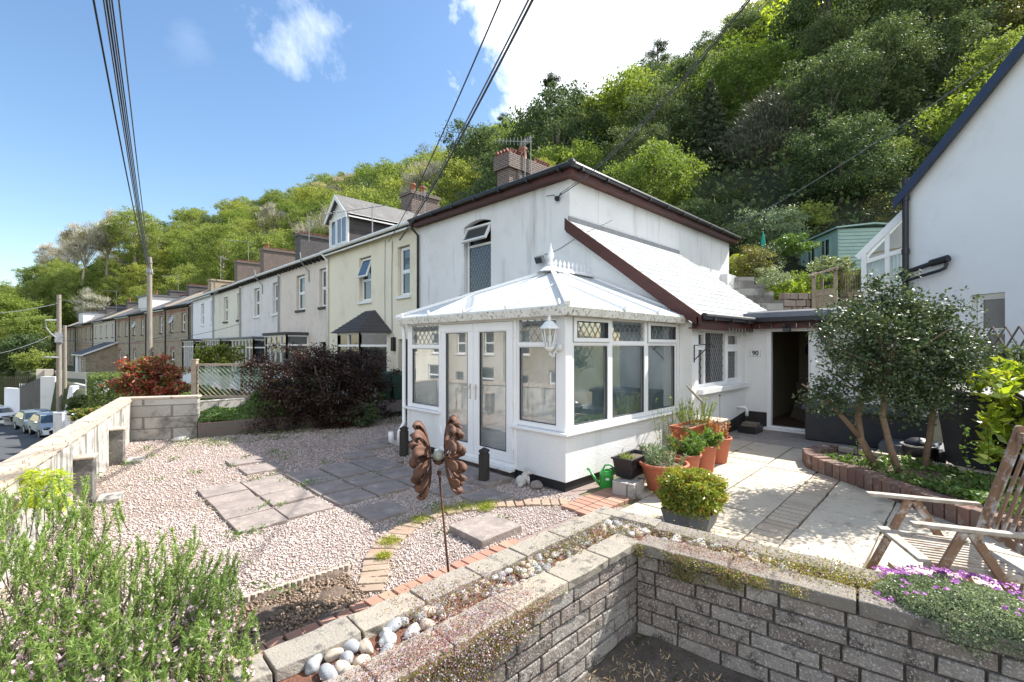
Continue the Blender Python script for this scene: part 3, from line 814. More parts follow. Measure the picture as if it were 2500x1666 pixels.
def row_bricks(name, path, w, pitch, m, label, zt=0.03, hh=0.07):
 mb = MB(); path = [Vector((p[0], p[1], 0)) for p in path]
 rg = random.Random(len(path)); acc = 0.0
 for i in range(len(path) - 1):
  a, b = path[i], path[i + 1]; L = (b - a).length; d = (b - a).normalized()
  s = acc
  while s < L:
   c = a + d * s + Vector((rg.uniform(-.006, .006), rg.uniform(-.006, .006), zt - hh / 2 + rg.uniform(-.006, .006)))
   mb.obox(c, pitch - 0.012, w, hh, math.atan2(d.y, d.x) + rg.uniform(-.05, .05))
   s += pitch
  acc = s - L
 return mb.build(name, m, bevel=0.006, label=label, cat='brick edging')
EDGE1 = [(4.22, 3.42), (3.95, 3.68), (3.62, 3.92), (3.28, 4.08), (2.95, 4.16), (2.70, 4.14), (2.45, 4.02), (2.16, 3.84), (1.95, 3.62), (1.80, 3.38), (1.66, 3.20)]
row_bricks('brick_edging', EDGE1, 0.215, 0.105, M_('brick_edge'), 'curved row of weathered mossy bricks dividing the gravel')
row_bricks('brick_edging', [(0.62, 2.93), (3.0, 2.97)], 0.21, 0.108, M_('brick_red_edge'), 'straight row of red bricks along the planter wall', 0.05)
def red_strip():
 mb = MB()
 for i in range(9):
  for k in range(2):
   x = 4.10 + i * 0.112 + 0.02 * k; y = 3.02 + k * 0.222
   mb.obox((x, y, 0.012), 0.10, 0.21, 0.05, 0.0)
 mb.build('brick_strip', M_('brick_red_edge'), bevel=0.004, label='small patch of bright red bricks before the stone block', cat='brick strip')
red_strip()
def log_edge():
 mb = MB()
 for i in range(22):
  x = 0.75 + i * 0.045
  mb.tube([(x, 3.70 - 0.003 * i, -0.03), (x, 3.70 - 0.003 * i, 0.055)], 0.023, 8)
 mb.build('log_roll_edging', M_('concrete_coping'), label='low scalloped edging between soil bed and gravel', cat='edging')
log_edge()
GPOLY = [(-0.75, 2.75), (4.5, 2.75), (4.5, 3.6), (4.5, 7.4), (7.6, 7.5), (7.6, 10.6), (2.0, 11.0), (1.0, 11.55)]
EX = SLABS + [[(4.53, 3.64), (7.67, 3.64), (7.67, 7.35), (4.53, 7.35)], [(-1, 2.5), (1.62, 2.5), (1.62, 3.68), (-1, 3.68)],
   [(-1, 2.5), (4.4, 2.5), (4.4, 3.08), (-1, 3.08)]]
stones('gravel_chips', 96000, [(-0.75, 2.75), (4.5, 2.75), (4.5, 6.2), (-0.2, 6.2)], 0.010, 0.034, M_('gravel_stone'), 0.0, excl=EX,
 weight=lambda x, y: np.clip(1.2 - (y - 3) * 0.1, 0.5, 1))
stones('gravel_chips', 62000, [(-0.1, 6.2), (7.6, 6.2), (7.6, 10.6), (2.0, 11.0), (1.0, 11.5)], 0.016, 0.038, M_('gravel_stone'), 0.0, excl=EX)
stones('bark_chips', 9000, [(-0.7, 2.8), (1.6, 3.1), (1.66, 3.6), (-0.4, 3.66)], 0.010, 0.042, M_('bark_chip'), 0.025)
def ground_litter():
 # weeds and dry needles among the gravel
 n = 42000
 x = rng.uniform(-0.3, 7.4, n); y = rng.uniform(3.2, 10.8, n)
 dens = np.sin(x * 2.3 + 1.0) * np.sin(y * 1.7) + 0.6 * np.sin(x * 5.1 + y * 3.3) + 0.35 * rng.normal(size=n)
 k = dens > 0.62
 wall = (x - (-0.1 + (y - 6) * 0.2)) < 0.5
 k |= wall & (rng.random(n) < 0.5)
 k &= ~in_poly(x, y, EX[-3]) & ~in_poly(x, y, EX[-1])
 P = np.stack([x[k], y[k], np.full(k.sum(), 0.026)], 1)
 V = leaf_verts(P, 0.055, 0.13, N=np.tile([0, 0, 1.0], (len(P), 1)), flat=0.75)
 V[:, 2] = np.maximum(V[:, 2], 0.012)
 setp(link_mesh('dry_needles', np_mesh('dry_needles', V, 4), M_('dry_litter')), kind='stuff')
 Ps = []
 for i in range(60):
  cx, cy = rng.uniform(-0.2, 4.4), rng.uniform(3.4, 10.8)
  if cx < -0.3 + (cy - 5.1) * 0.2: continue
  m = rng.integers(10, 36)
  q = rng.normal(size=(m, 3)) * np.array([0.05, 0.05, 0.02]) + np.array([cx, cy, 0.04])
  Ps.append(q)
 for i in range(40):
  cx, cy = rng.uniform(1.5, 7.4), rng.uniform(9.3, 10.7)
  Ps.append(rng.normal(size=(60, 3)) * np.array([0.12, 0.08, 0.03]) + np.array([cx, cy, 0.05]))
 P = np.concatenate(Ps); P[:, 2] = np.abs(P[:, 2]) + 0.01
 V = leaf_verts(P, 0.045, 0.35, N=np.tile([0, 0, 1.0], (len(P), 1)), flat=0.4)
 setp(link_mesh('weeds', np_mesh('weeds', V, 4), M_('leaf_weed')), kind='stuff')
 Ps = []
 for (mx, my, s) in ((3.28, 4.08, .08), (3.05, 4.15, .07), (3.5, 3.95, .07), (2.7, 4.1, .05), (2.2, 3.83, .05), (3.4, 3.86, .05), (2.0, 3.6, .03)):
  Ps.append(rng.normal(size=(500, 3)) * np.array([s, s, 0.008]) + np.array([mx, my, 0.05]))
 P = np.concatenate(Ps)
 setp(link_mesh('moss', np_mesh('moss', leaf_verts(P, 0.016, 0.6), 4), M_('moss')), kind='stuff')
ground_litter()
# ------------------------------------------------------------------ L-shaped planter walls in the foreground
LW = dict(x0=0.64, x1=3.24, y0=1.907, y1=2.54)             # left arm: runs along X
RD = Vector((3.94 - 3.62, 0.03 - 2.12, 0)).normalized()   # right arm direction (towards the right of the picture)
RN = Vector((-RD.y, RD.x, 0))                             # across, away from the sunken ground
TOP = 0.30
def stone_block(mb, c, L, W, H, rz, rg, amp=0.006, seg=3):
 """block with a rough, uneven outline"""
 Q = Matrix.Translation(c) @ Matrix.Rotation(rz, 4, 'Z')
 xs = [-L / 2 + L * i / seg for i in range(seg + 1)]
 vs = []
 for x in xs:
  for (y, z) in ((-W / 2, -H / 2), (W / 2, -H / 2), (W / 2, H / 2), (-W / 2, H / 2)):
   vs.append(Q @ Vector((x + rg.uniform(-amp, amp) * .5, y + rg.uniform(-amp, amp), z + rg.uniform(-amp, amp) * .6)))
 fs = [(3, 2, 1, 0), tuple(4 * seg + i for i in range(4))]
 for i in range(seg):
  for k in range(4):
   fs.append((4 * i + k, 4 * i + (k + 1) % 4, 4 * i + 4 + (k + 1) % 4, 4 * i + 4 + k))
 mb.add(vs, fs)
def planter_wall(name, label, A, d, n, L, W, near0, z0, seed, lens=(0.38, 0.52), cm='coping_stone', ch_=.062):
 """A: corner at the sunken side, d along, n across; coping near, channel, coping far; blockwork on the sunken side"""
 rg = random.Random(seed)
 t = thing(name, label, 'planter wall', (A.x, A.y, z0))
 rz = math.atan2(d.y, d.x)
 core = MB()
 c = A + d * (L / 2) + n * 0.128
 core.obox((c.x, c.y, (z0 + TOP - 0.06) / 2), L, 0.20, TOP - 0.06 - z0, rz)
 c = A + d * (L / 2) + n * (W - 0.1)
 core.obox((c.x, c.y, (z0 + TOP - 0.06) / 2), L, 0.19, TOP - 0.06 - z0, rz)
 core.build('mortar_core', M_('mortar_dark'), t)
 ch = MB(); cn = 14
 c = A + d * (L / 2) + n * (W / 2)
 ch.obox((c.x, c.y, TOP - 0.10), L, W - 0.3, 0.08, rz)
 ch.build('soil_channel', mat('red_soil', (0.20, 0.085, 0.05), (0.13, 0.06, 0.04), 12, 0.95, 0.9, 40, 0.02), t)
 cop = MB()
 for (off, w) in ((0.095, 0.215), (W - 0.1, 0.20)):
  s = 0.0
  while s < L - 0.05:
   ln = min(rg.uniform(*lens), L - s)
   if L - s - ln < 0.15: ln = L - s
   p = A + d * (s + ln / 2) + n * off
   stone_block(cop, (p.x, p.y, TOP + .001 - ch_ / 2 + rg.uniform(-.004, .004)), ln - 0.014, w, ch_, rz + rg.uniform(-.008, .008), rg, 0.007, 5)
   s += ln
 cop.build('coping', M_(cm), t, bevel=0.010 if ch_ > .07 else .006)
 bl = MB(); H = 0.105; row = 0; z = TOP - ch_ - .003
 while z - H > z0 - 0.05:
  s = -rg.uniform(0, 0.3)
  while s < L:
   ln = rg.choice([0.20, 0.30, 0.36, 0.40])
   a = max(s, 0.0); b = min(s + ln, L)
   if b - a > 0.04:
    p = A + d * ((a + b) / 2) + n * (0.05 + rg.uniform(-.003, .006))
    stone_block(bl, (p.x, p.y, z - H / 2 + rg.uniform(-.002, .002)), b - a - 0.014, 0.10, H - 0.014, rz, rg, 0.0035, 4)
   s += ln
  z -= H; row += 1
 bl.build('blockwork', M_('block_grey'), t, bevel=0.007)
 return t
A1 = Vector((LW['x1'], LW['y0'], 0))
planter_wall('planter_wall', 'long brown block planter wall crossing the foreground towards the gravel', A1 + Vector((0.06, 0, 0)), Vector((-1, 0, 0)), Vector((0, 1, 0)), 2.72, 0.635, 0, -0.55, 11)
A2 = Vector((3.62, 2.84, 0))
RD2 = RD
planter_wall('planter_wall', 'block planter wall running right below the folding chair', Vector((3.244, 1.90, 0)), RD2, Vector((-RD2.y, RD2.x, 0)), 3.1, 0.555, 0, -0.55, 12, (.5, .85), 'coping_dark', .088)
# corner infill of the two arms
def corner_cap():
 t = thing('corner_slab', 'worn corner coping where the two planter walls meet', 'coping stone', (3.5, 2.25, 0))
 mb = MB(); rg = random.Random(2)
 mb.add([(3.25, 1.92, -0.1), (3.74, 1.97, -0.1), (3.66, 2.535, -0.1), (3.25, 2.535, -0.1), (3.25, 1.92, 0.25), (3.74, 1.97, 0.25), (3.66, 2.535, 0.25), (3.25, 2.535, 0.25)],
  [(4, 5, 6, 7), (0, 1, 5, 4), (1, 2, 6, 5), (2, 3, 7, 6), (3, 0, 4, 7)])
 mb.build('soil_fill', M_('red_soil'), t)
 c2 = MB()
 stone_block(c2, (3.45, 2.45, TOP - 0.03), 0.44, 0.19, 0.062, 0, rg)
 stone_block(c2, (3.69, 2.25, TOP - 0.028), 0.56, 0.18, 0.062, math.atan2(RD.y, RD.x), rg)
 c2.build('coping', M_('coping_stone'), t, bevel=0.006)
corner_cap()
def sunken():
 n = 40
 xs = np.linspace(-2, 3.9, n); ys = np.linspace(-3, 2.1, n)
 V = np.array([(x, y, -0.45 + 0.02 * rng.random() + 0.05 * math.exp(-((x - 3.1) ** 2 + (y - 1.7) ** 2) * 3)) for y in ys for x in xs])
 Fc = np.array([(j * n + i, j * n + i + 1, (j + 1) * n + i + 1, (j + 1) * n + i) for j in range(n - 1) for i in range(n - 1)])
 setp(link_mesh('lower_path', np_faces('lower_path', V, Fc), mat('path_dirt', (0.16, 0.135, 0.11), (0.09, 0.075, 0.06), 8, 0.95, 1.0, 50, 0.02, spots=(0.05, 0.06, 0.02), sscale=3), smooth=True), kind='structure')
 P = rng.normal(size=(2500, 3)) * np.array([0.35, 0.35, 0.02]) + np.array([2.8, 1.4, -0.41])
 P = P[(P[:, 0] < 3.2) & (P[:, 1] < 1.86)]
 V = leaf_verts(P, 0.05, 0.2, N=np.tile([0, 0, 1.0], (len(P), 1)), flat=0.5)
 setp(link_mesh('dry_debris', np_mesh('dry_debris', V, 4), M_('dry_litter')), kind='stuff')
sunken()
# pebbles resting in the planter channels
def pebbles():
 mats = [mat('pebble_white', (0.50, 0.50, 0.48), (0.40, 0.41, 0.41), 16, 0.7, 0.2, 60, 0.002, spots=(0.30, 0.31, 0.32), sscale=14, slo=0.56, shi=0.66),
   mat('pebble_tan', (0.52, 0.45, 0.36), (0.42, 0.36, 0.28), 12, 0.7, 0.2, 60, 0.002, spots=(0.30, 0.22, 0.15), sscale=12),
   mat('pebble_grey', (0.34, 0.35, 0.36), (0.22, 0.23, 0.24), 14, 0.65, 0.2, 60, 0.002, spots=(0.55, 0.55, 0.54), sscale=12)]
 protos = []
 for k in range(9):
  bm = bmesh.new(); bmesh.ops.create_icosphere(bm, subdivisions=3, radius=1.0)
  off = rng.normal(size=(5, 3)); am = rng.uniform(-0.14, 0.14, 5)
  for v in bm.verts:
   p = np.array(v.co); s = 1 + sum(a * math.sin(2.2 * float(p @ o) + i) for i, (a, o) in enumerate(zip(am, off)))
   v.co = Vector(p * s)
  me = bpy.data.meshes.new('pebble'); bm.to_mesh(me); bm.free()
  me.materials.append(mats[k % 3]); me.polygons.foreach_set('use_smooth', [True] * len(me.polygons))
  protos.append(me)
 def put(x, y, z, s, k, lab, grp):
  o = bpy.data.objects.new('pebble', protos[k]); COL.objects.link(o)
  o.location = (x, y, z); o.scale = (s * rng.uniform(1.05, 1.5), s * rng.uniform(0.85, 1.05), s * rng.uniform(0.62, 0.85))
  o.rotation_euler = (rng.uniform(-.25, .25), rng.uniform(-.25, .25), rng.uniform(0, 6.28))
  setp(o, lab[k % 3], 'pebble', grp)
 names = ('white', 'tan', 'dark grey')
 labL = ['smooth %s pebble lying in the long planter wall' % c for c in names]
 labC = ['smooth %s pebble on the wall corner behind the box shrub' % c for c in names]
 labR = ['smooth %s pebble half buried in the creeper of the right planter wall' % c for c in names]
 placed = []
 def tryput(x, y, s, zb, lab, grp, force=False):
  for (a, b, r) in placed:
   if (a - x) ** 2 + (b - y) ** 2 < ((r + s) * 0.80) ** 2 and not force: return
  placed.append((x, y, s)); put(x, y, zb + s * 0.55, s, int(rng.integers(0, 9)), lab, grp)
 c = 0
 for i in range(900):
  x = rng.uniform(0.9, 3.18); y = rng.uniform(2.10, 2.36)
  s = rng.uniform(0.021, 0.032) + (0.013 if x < 1.6 else 0)
  if x > 2.6 and rng.random() < 0.6: continue
  tryput(x, y, s, TOP - 0.06, labL, 'pebbles in the long planter wall');
  if len(placed) > 105: break
 n0 = len(placed)
 for i in range(500):
  x = rng.uniform(3.36, 3.64); y = rng.uniform(2.0, 2.34)
  tryput(x, y, rng.uniform(0.028, 0.046), TOP - 0.06, labC, 'pebbles on the planter corner')
  if len(placed) > n0 + 16: break
 n1 = len(placed); An = Vector((-RD.y, RD.x, 0))
 for i in range(500):
  s_ = rng.uniform(0.12, 1.05); q = Vector((3.24, 1.90, 0)) + RD * s_ + An * rng.uniform(0.23, 0.36)
  tryput(q.x, q.y, rng.uniform(0.028, 0.042), TOP - 0.05, labR, 'pebbles in the right planter wall')
  if len(placed) > n1 + 18: break
pebbles()
# street side wall, buttresses and the blockwork behind
def street_wall():
 A, B = WALL0, WALL1; d = (B - A).normalized(); n = Vector((-d.y, d.x, 0)); L = (B - A).length; rz = math.atan2(d.y, d.x)
 t = thing('garden_wall', 'long stained concrete wall with rounded coping beside the street', 'garden wall', (A.x, A.y, 0))
 mb = MB(); c = A + d * (L / 2) + n * 0.10
 mb.obox((c.x, c.y, -0.46), L, 0.20, 2.46, rz)
 mb.build('wall_body', M_('concrete_old'), t)
 cp = MB(); s = 0.0; rg = random.Random(4)
 while s < L:
  ln = min(0.145, L - s)
  for k, (hw, z0, z1) in enumerate(((0.125, 0.77, 0.805), (0.105, 0.80, 0.835), (0.065, 0.83, 0.855))):
   p = A + d * (s + ln / 2) + n * 0.10
   cp.obox((p.x, p.y, (z0 + z1) / 2 + rg.uniform(-.004, .004)), ln - 0.006 - 0.004 * k, hw * 2 + rg.uniform(-.008, .008), z1 - z0, rz)
  s += 0.145
 cp.build('coping', M_('concrete_coping'), t, bevel=0.006)
 for s, lab in ((5.95, 'nearer stained concrete buttress standing against the street wall'), (8.1, 'farther stained concrete buttress standing against the street wall')):
  p = A + d * s - n * 0.085
  u = thing('buttress', lab, 'buttress', (p.x, p.y, 0))
  mb = MB(); mb.obox((p.x, p.y, 0.27), 0.20, 0.17, 0.54, rz); mb.build('pier', mat('concrete_stained', (.20, .19, .17), (.07, .065, .06), 4, .95, .7, 50, .01, spots=(.42, .40, .36), sscale=9, slo=.56, shi=.66), u, bevel=0.01)
  mb = MB(); mb.obox((p.x, p.y, 0.555), 0.23, 0.20, 0.03, rz); mb.build('cap', M_('concrete_coping'), u, bevel=0.01)
  q = p - n * 0.22
  mb = MB(); mb.obox((q.x, q.y, 0.03), 0.3, 0.22, 0.06, rz); mb.build('footing', M_('concrete_old'), u, bevel=0.01)
street_wall()
def back_wall():
 A = Vector((1.0, 11.62, 0)); B = Vector((2.06, 11.12, 0)); d = (B - A).normalized(); rz = math.atan2(d.y, d.x); L = (B - A).length
 t = thing('block_wall', 'tall grey concrete block wall at the end of the gravel garden', 'block wall', (A.x, A.y, 0))
 c = (A + B) / 2
 mb = MB(); mb.obox((c.x, c.y, 0.40), L, 0.2, 0.80, rz); mb.build('blocks', M_('blockwork'), t)
 mb = MB(); mb.obox((c.x, c.y, 0.822), L + .06, 0.24, 0.045, rz); mb.build('coping', M_('concrete_coping'), t, bevel=0.012)
 A = Vector((2.10, 11.35, 0)); B = Vector((5.0, 11.55, 0)); d = (B - A).normalized(); rz = math.atan2(d.y, d.x); L = (B - A).length; c = (A + B) / 2
 mb = MB(); mb.obox((c.x, c.y, 0.34), L, 0.18, 0.72, rz)
 mb.build('block_wall', M_('blockwork'), label='pale block wall under the wooden trellis behind the ivy bank', cat='block wall')
 t = thing('raised_bed', 'low dark block planter wall below the ivy bank', 'raised bed', (2.1, 10.9, 0))
 mb = MB(); a = Vector((2.02, 10.98, 0)); b = Vector((4.9, 10.45, 0)); c = (a + b) / 2; dd = (b - a)
 mb.obox((c.x, c.y, 0.15), dd.length, 0.12, 0.30, math.atan2(dd.y, dd.x)); mb.build('blocks', M_('blockwork_dark'), t, bevel=0.008)
 mb = MB(); mb.add([(2.05, 11.0, 0.26), (4.9, 10.5, 0.26), (7.6, 10.6, 0.05), (7.6, 11.7, 0.3), (2.1, 11.4, 0.3)], [(0, 1, 2, 3, 4)]); mb.build('bed_soil', M_('soil'), t)
 mb = MB(); mb.obox((2.45, 11.0, 0.03), 0.26, 0.1, 0.08, 0.5)
 b = MB(); b.ball((1.72, 10.85, 0.04), 0.12, (1.3, .7, .5), 10); b.build('garden_rock', M_('white_plaster_statue'), smooth=True, label='white rock lying at the foot of the block wall', cat='rock')
back_wall()
# ------------------------------------------------------------------ building helpers: face frames (x right, y inwards, z up)
def faceA(X, Y0=0.0):      # wall facing -X; x = Y0 - Y
 return Matrix(((0, 1, 0, X), (-1, 0, 0, Y0), (0, 0, 1, 0), (0, 0, 0, 1)))
def faceB(Y, X0=0.0):      # wall facing -Y; x = X - X0
 return Matrix(((1, 0, 0, X0), (0, 1, 0, Y), (0, 0, 1, 0), (0, 0, 0, 1)))
def faceR(org, rz):
 return Matrix.Translation(org) @ Matrix.Rotation(rz, 4, 'Z')
def wall_open(mb, x0, x1, z0, z1, ops, rev=0.14, y=0.0, arch=0.0):
 xs = sorted({x0, x1, *[o[0] for o in ops], *[o[1] for o in ops]})
 zs = sorted({z0, z1, *[o[2] for o in ops], *[o[3] for o in ops]})
 for i in range(len(xs) - 1):
  for k in range(len(zs) - 1):
   cx, cz = (xs[i] + xs[i + 1]) / 2, (zs[k] + zs[k + 1]) / 2
   if any(o[0] < cx < o[1] and o[2] < cz < o[3] for o in ops): continue
   mb.quad((xs[i], y, zs[k]), (xs[i + 1], y, zs[k]), (xs[i + 1], y, zs[k + 1]), (xs[i], y, zs[k + 1]))
 for a, b, c, d in ops:
  mb.quad((a, y, c), (a, y + rev, c), (a, y + rev, d), (a, y, d))
  mb.quad((b, y, c), (b, y, d), (b, y + rev, d), (b, y + rev, c))
  mb.quad((a, y, d), (a, y + rev, d), (b, y + rev, d), (b, y, d))
  mb.quad((a, y, c), (b, y, c), (b, y + rev, c), (a, y + rev, c))
def frame_rect(mb, x0, x1, z0, z1, w, y0, y1):
 mb.box(x0, x1, y0, y1, z0, z0 + w); mb.box(x0, x1, y0, y1, z1 - w, z1)
 mb.box(x0, x0 + w, y0, y1, z0 + w, z1 - w); mb.box(x1 - w, x1, y0, y1, z0 + w, z1 - w)
def sash(parent, M, x0, x1, z0, z1, y=0.09, fw=0.05, split=0.5, glass='pane_dark', open_top=False, leaded=False, sill=None, bars=0, frame='upvc', curtain=True):
 """window part: outer frame with transom and two lights; panes as sub-parts"""
 zm = z0 + (z1 - z0) * split
 fr = MB(M)
 frame_rect(fr, x0, x1, z0, z1, fw, y, y + 0.06)
 fr.box(x0 + fw, x1 - fw, y, y + 0.06, zm - fw / 2, zm + fw / 2)
 frame_rect(fr, x0 + fw + .004, x1 - fw - .004, z0 + fw + .004, zm - fw / 2 - .004, 0.03, y + 0.008, y + 0.05)
 if not open_top:
  frame_rect(fr, x0 + fw + .004, x1 - fw - .004, zm + fw / 2 + .004, z1 - fw - .004, 0.03, y + 0.008, y + 0.05)
 for b in range(bars):
  xb = x0 + (x1 - x0) * (b + 1) / (bars + 1)
  fr.box(xb - 0.015, xb + 0.015, y + 0.004, y + 0.05, z0 + fw, z1 - fw)
 w = fr.build('window', M_(frame), parent)
 g = MB(M)
 g.box(x0 + fw, x1 - fw, y + 0.03, y + 0.036, z0 + fw, zm - fw / 2)
 if not open_top: g.box(x0 + fw, x1 - fw, y + 0.03, y + 0.036, zm + fw / 2, z1 - fw)
 else: g.box(x0 + fw, x1 - fw, y + 0.07, y + 0.076, zm + fw / 2, z1 - fw)
 if leaded: pass
 g.build('pane', M_(glass), w)
 if open_top:        # top light pushed out at the bottom
  h = z1 - fw - (zm + fw / 2); a = R(20)
  O = M @ Matrix.Translation((0, y, z1 - fw)) @ Matrix.Rotation(-a, 4, 'X')
  s = MB(O); frame_rect(s, x0 + fw, x1 - fw, -h, 0, 0.045, -0.03, 0.02)
  s2 = s.build('open_light', M_(frame), w)
  s = MB(O); s.box(x0 + fw + .04, x1 - fw - .04, -0.008, -0.002, -h + .04, -0.04)
  s.build('open_pane', M_(glass), w)
 if sill:
  s = MB(M); s.box(x0 - 0.09, x1 + 0.09, -0.07, y + 0.02, z0 - 0.10, z0 - 0.004)
  s.build('sill', M_(sill), w, bevel=0.008)
 return w
def lattice_lines(mb, x0, x1, z0, z1, y, px, pz_, w=0.006):
 """diamond leading clipped to the pane"""
 W, H = x1 - x0, z1 - z0
 k = pz_ / px
 def clip(xa, za, xb, zb):
  # Liang-Barsky
  t0, t1 = 0.0, 1.0; dx, dz = xb - xa, zb - za
  for p, q in ((-dx, xa - x0), (dx, x1 - xa), (-dz, za - z0), (dz, z1 - za)):
   if abs(p) < 1e-9:
    if q < 0: return None
   else:
    t = q / p
    if p < 0: t0 = max(t0, t)
    else: t1 = min(t1, t)
  if t0 >= t1: return None
  return (xa + dx * t0, za + dz * t0, xa + dx * t1, za + dz * t1)
 n = int((W * k + H) / pz_) + 2
 for i in range(-1, n + 1):
  for s in (1, -1):
   off = i * pz_
   if s == 1: a = (x0, z0 + off - W * k, x1, z0 + off)
   else: a = (x0, z0 + off, x1, z0 + off - W * k)
   c = clip(*a)
   if c and math.hypot(c[2] - c[0], c[3] - c[1]) > 0.01:
    mb.beam((c[0], y, c[1]), (c[2], y, c[3]), w, 0.004, up=(0, 1, 0))
def pipe(parent, name, path, r, m, n=10):
 mb = MB(); mb.tube(path, r, n); return mb.build(name, M_(m), parent, smooth=True)
# ------------------------------------------------------------------ the white house
XF = 7.67
def white_house():
 t = thing('house', 'white rendered house with brown fascia standing behind the conservatory', 'house', (XF, 6.06, 0))
 Y0, Y1, XB = 6.06, 11.77, 16.4
 ZE = 5.34
 MA = faceA(XF, Y1)
 w = MB(MA)
 uw = (Y1 - 9.59, Y1 - 8.52, 3.18, 5.06)
 wall_open(w, 0, Y1 - Y0, -0.2, ZE, [uw], 0.16)
 w.M = None
 w.quad((XF, Y0, -0.2), (XB, Y0, -0.2), (XB, Y0, ZE), (XF, Y0, ZE))
 w.quad((XB, Y0, -0.2), (XB, Y1, -0.2), (XB, Y1, ZE), (XB, Y0, ZE))
 # segmental head over the upstairs opening
 w.M = MA
 a0, a1 = uw[0], uw[1]; seg = 8
 for i in range(seg):
  u0, u1 = i / seg, (i + 1) / seg
  h = lambda u: 0.11 * 4 * u * (1 - u)
  w.add([(a0 + (a1 - a0) * u0, -0.004, 4.95 + h(u0)), (a0 + (a1 - a0) * u1, -0.004, 4.95 + h(u1)), (a0 + (a1 - a0) * u1, -0.004, 5.07), (a0 + (a1 - a0) * u0, -0.004, 5.07),
   (a0 + (a1 - a0) * u0, 0.16, 4.95 + h(u0)), (a0 + (a1 - a0) * u1, 0.16, 4.95 + h(u1))], [(0, 1, 2, 3), (0, 4, 5, 1)])
 w.build('wall', M_('white_render'), t)
 # upstairs window: leaded lower pane, top light open outwards
 x0, x1, z0, z1 = uw[0] + 0.06, uw[1] - 0.0, 3.18, 4.97
 fr = MB(MA); y = 0.08
 frame_rect(fr, x0, x1, z0 + .0, z1 - .02, 0.06, y, y + 0.07)
 fr.box(x0 + .06, x1 - .06, y, y + .07, 4.40, 4.46)
 win = fr.build('window', M_('upvc_dirty'), t)
 g = MB(MA); g.box(x0 + .06, x1 - .06, y + .03, y + .036, z0 + .06, 4.40); g.build('pane', M_('pane_dark'), win)
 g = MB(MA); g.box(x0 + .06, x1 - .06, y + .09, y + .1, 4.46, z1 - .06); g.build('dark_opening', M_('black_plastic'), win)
 l = MB(MA); lattice_lines(l, x0 + .06, x1 - .06, z0 + .06, 4.40, y + .024, 0.11, 0.17, 0.008); l.build('leading', M_('lead'), win)
 O = MA @ Matrix.Translation((0, y - .01, z1 - .06)) @ Matrix.Rotation(-R(28), 4, 'X')
 s = MB(O); frame_rect(s, x0 + .03, x1 - .03, -0.46, 0, 0.055, -0.035, 0.02); ol = s.build('open_light', M_('upvc_dirty'), win)
 s = MB(O); s.box(x0 + .08, x1 - .08, -0.01, -0.004, -0.41, -0.05); s.build('open_pane', M_('pane_mid'), win)
 s = MB(MA); s.box(x0 - .16, x1 + .06, -0.07, 0.08, z0 - .10, z0 - .003); s.build('sill', M_('sill_dark'), win, bevel=.008)
 # hipped roof of low pitch
 e = 0.22; zr = 5.50; rise = 0.95; ym = (Y0 + Y1) / 2
 a = (XF - e, Y0 - e, zr); b = (XB + e, Y0 - e, zr); c = (XB + e, Y1, zr); d = (XF - e, Y1, zr)
 xm = (XF + XB) / 2; hi = (xm - 0.2, Y0 + 3.4, zr + rise); hj = (xm - .2, Y1, zr + rise)
 rf = MB(); rf.add([a, b, c, d, hi, hj], [(0, 1, 4), (1, 2, 5, 4), (3, 0, 4, 5), (2, 3, 5)])
 rf.quad((XF - e, Y0 - e, zr - .02), (XF - e, Y1, zr - .02), (XB + e, Y1, zr - .02), (XB + e, Y0 - e, zr - .02))
 roof = rf.build('roof', M_('slate_roof'), t)
 f = MB()
 f.box(XF - e, XF - e + .025, Y0 - e, Y1, 5.335, 5.49); f.box(XF - e + .025, XB + e, Y0 - e, Y0 - e + .025, 5.335, 5.49)
 f.box(XF - e + .025, XF - .002, Y0 - e + .026, Y1 - .002, 5.345, 5.36); f.box(XF, XB + e, Y0 - e + .026, Y0 - .002, 5.345, 5.36)
 f.build('fascia', M_('fascia_brown'), t)
 g = MB(); gx = XF - e - .055; gy = Y0 - e - .055
 g.tube([(gx, Y1 + .05, 5.50), (gx, gy, 5.52)], 0.062, 10); g.tube([(gx, gy, 5.52), (XB + e, gy, 5.50)], 0.062, 10); g.ball((gx, gy, 5.53), 0.085)
 for k in range(7):
  yy = Y1 - .3 - k * 0.9; g.box(gx - .07, gx + .07, yy, yy + .05, 5.43, 5.52)
 for k in range(10):
  xx = XF + k * 0.92; g.box(xx, xx + .05, gy - .07, gy + .07, 5.43, 5.52)
 g.build('gutter', M_('black_plastic'), t, smooth=False)
 # rough broken edge of ridge tiles showing over the gutter
 v = MB()
 for k in range(26):
  v.obox((XF - .12 + k * .34, Y0 - e + .03, 5.555), 0.30, .16, 0.02, rng.uniform(-.03, .03))
 for k in range(17):
  v.obox((XF - e + .03, Y0 - .1 + k * .34, 5.555), 0.16, .30, 0.02, rng.uniform(-.03, .03))
 v.build('eaves_tiles', M_('slate_roof'), t, bevel=.004)
 pipe(t, 'downpipe', [(gx, Y1 - .02, 5.48), (gx + .03, Y1 - .04, 5.30), (XF - .06, Y1 - .10, 5.10), (XF - .06, Y1 - .10, 0.1)], 0.036, 'black_plastic')
 # chimney stack with saw-tooth red capping, a pot and flashing
 cx0, cx1, cy0, cy1 = 11.15, 13.25, 11.45, 12.25
 ch = MB(); ch.box(cx0 + .09, cx1 - .09, cy0 + .09, cy1 - .09, 5.6, 8.06); ch.box(cx0, cx1, cy0, cy1, 8.06, 8.56)
 for k in range(1, 4): ch.box(cx0 + .03 + k * .52 - .1, cx0 + .03 + k * .52 + .12, cy0 + .04, cy1 - .04, 6.6, 8.06)
 chim = ch.build('chimney', M_('brown_brick'), t, bevel=.01)
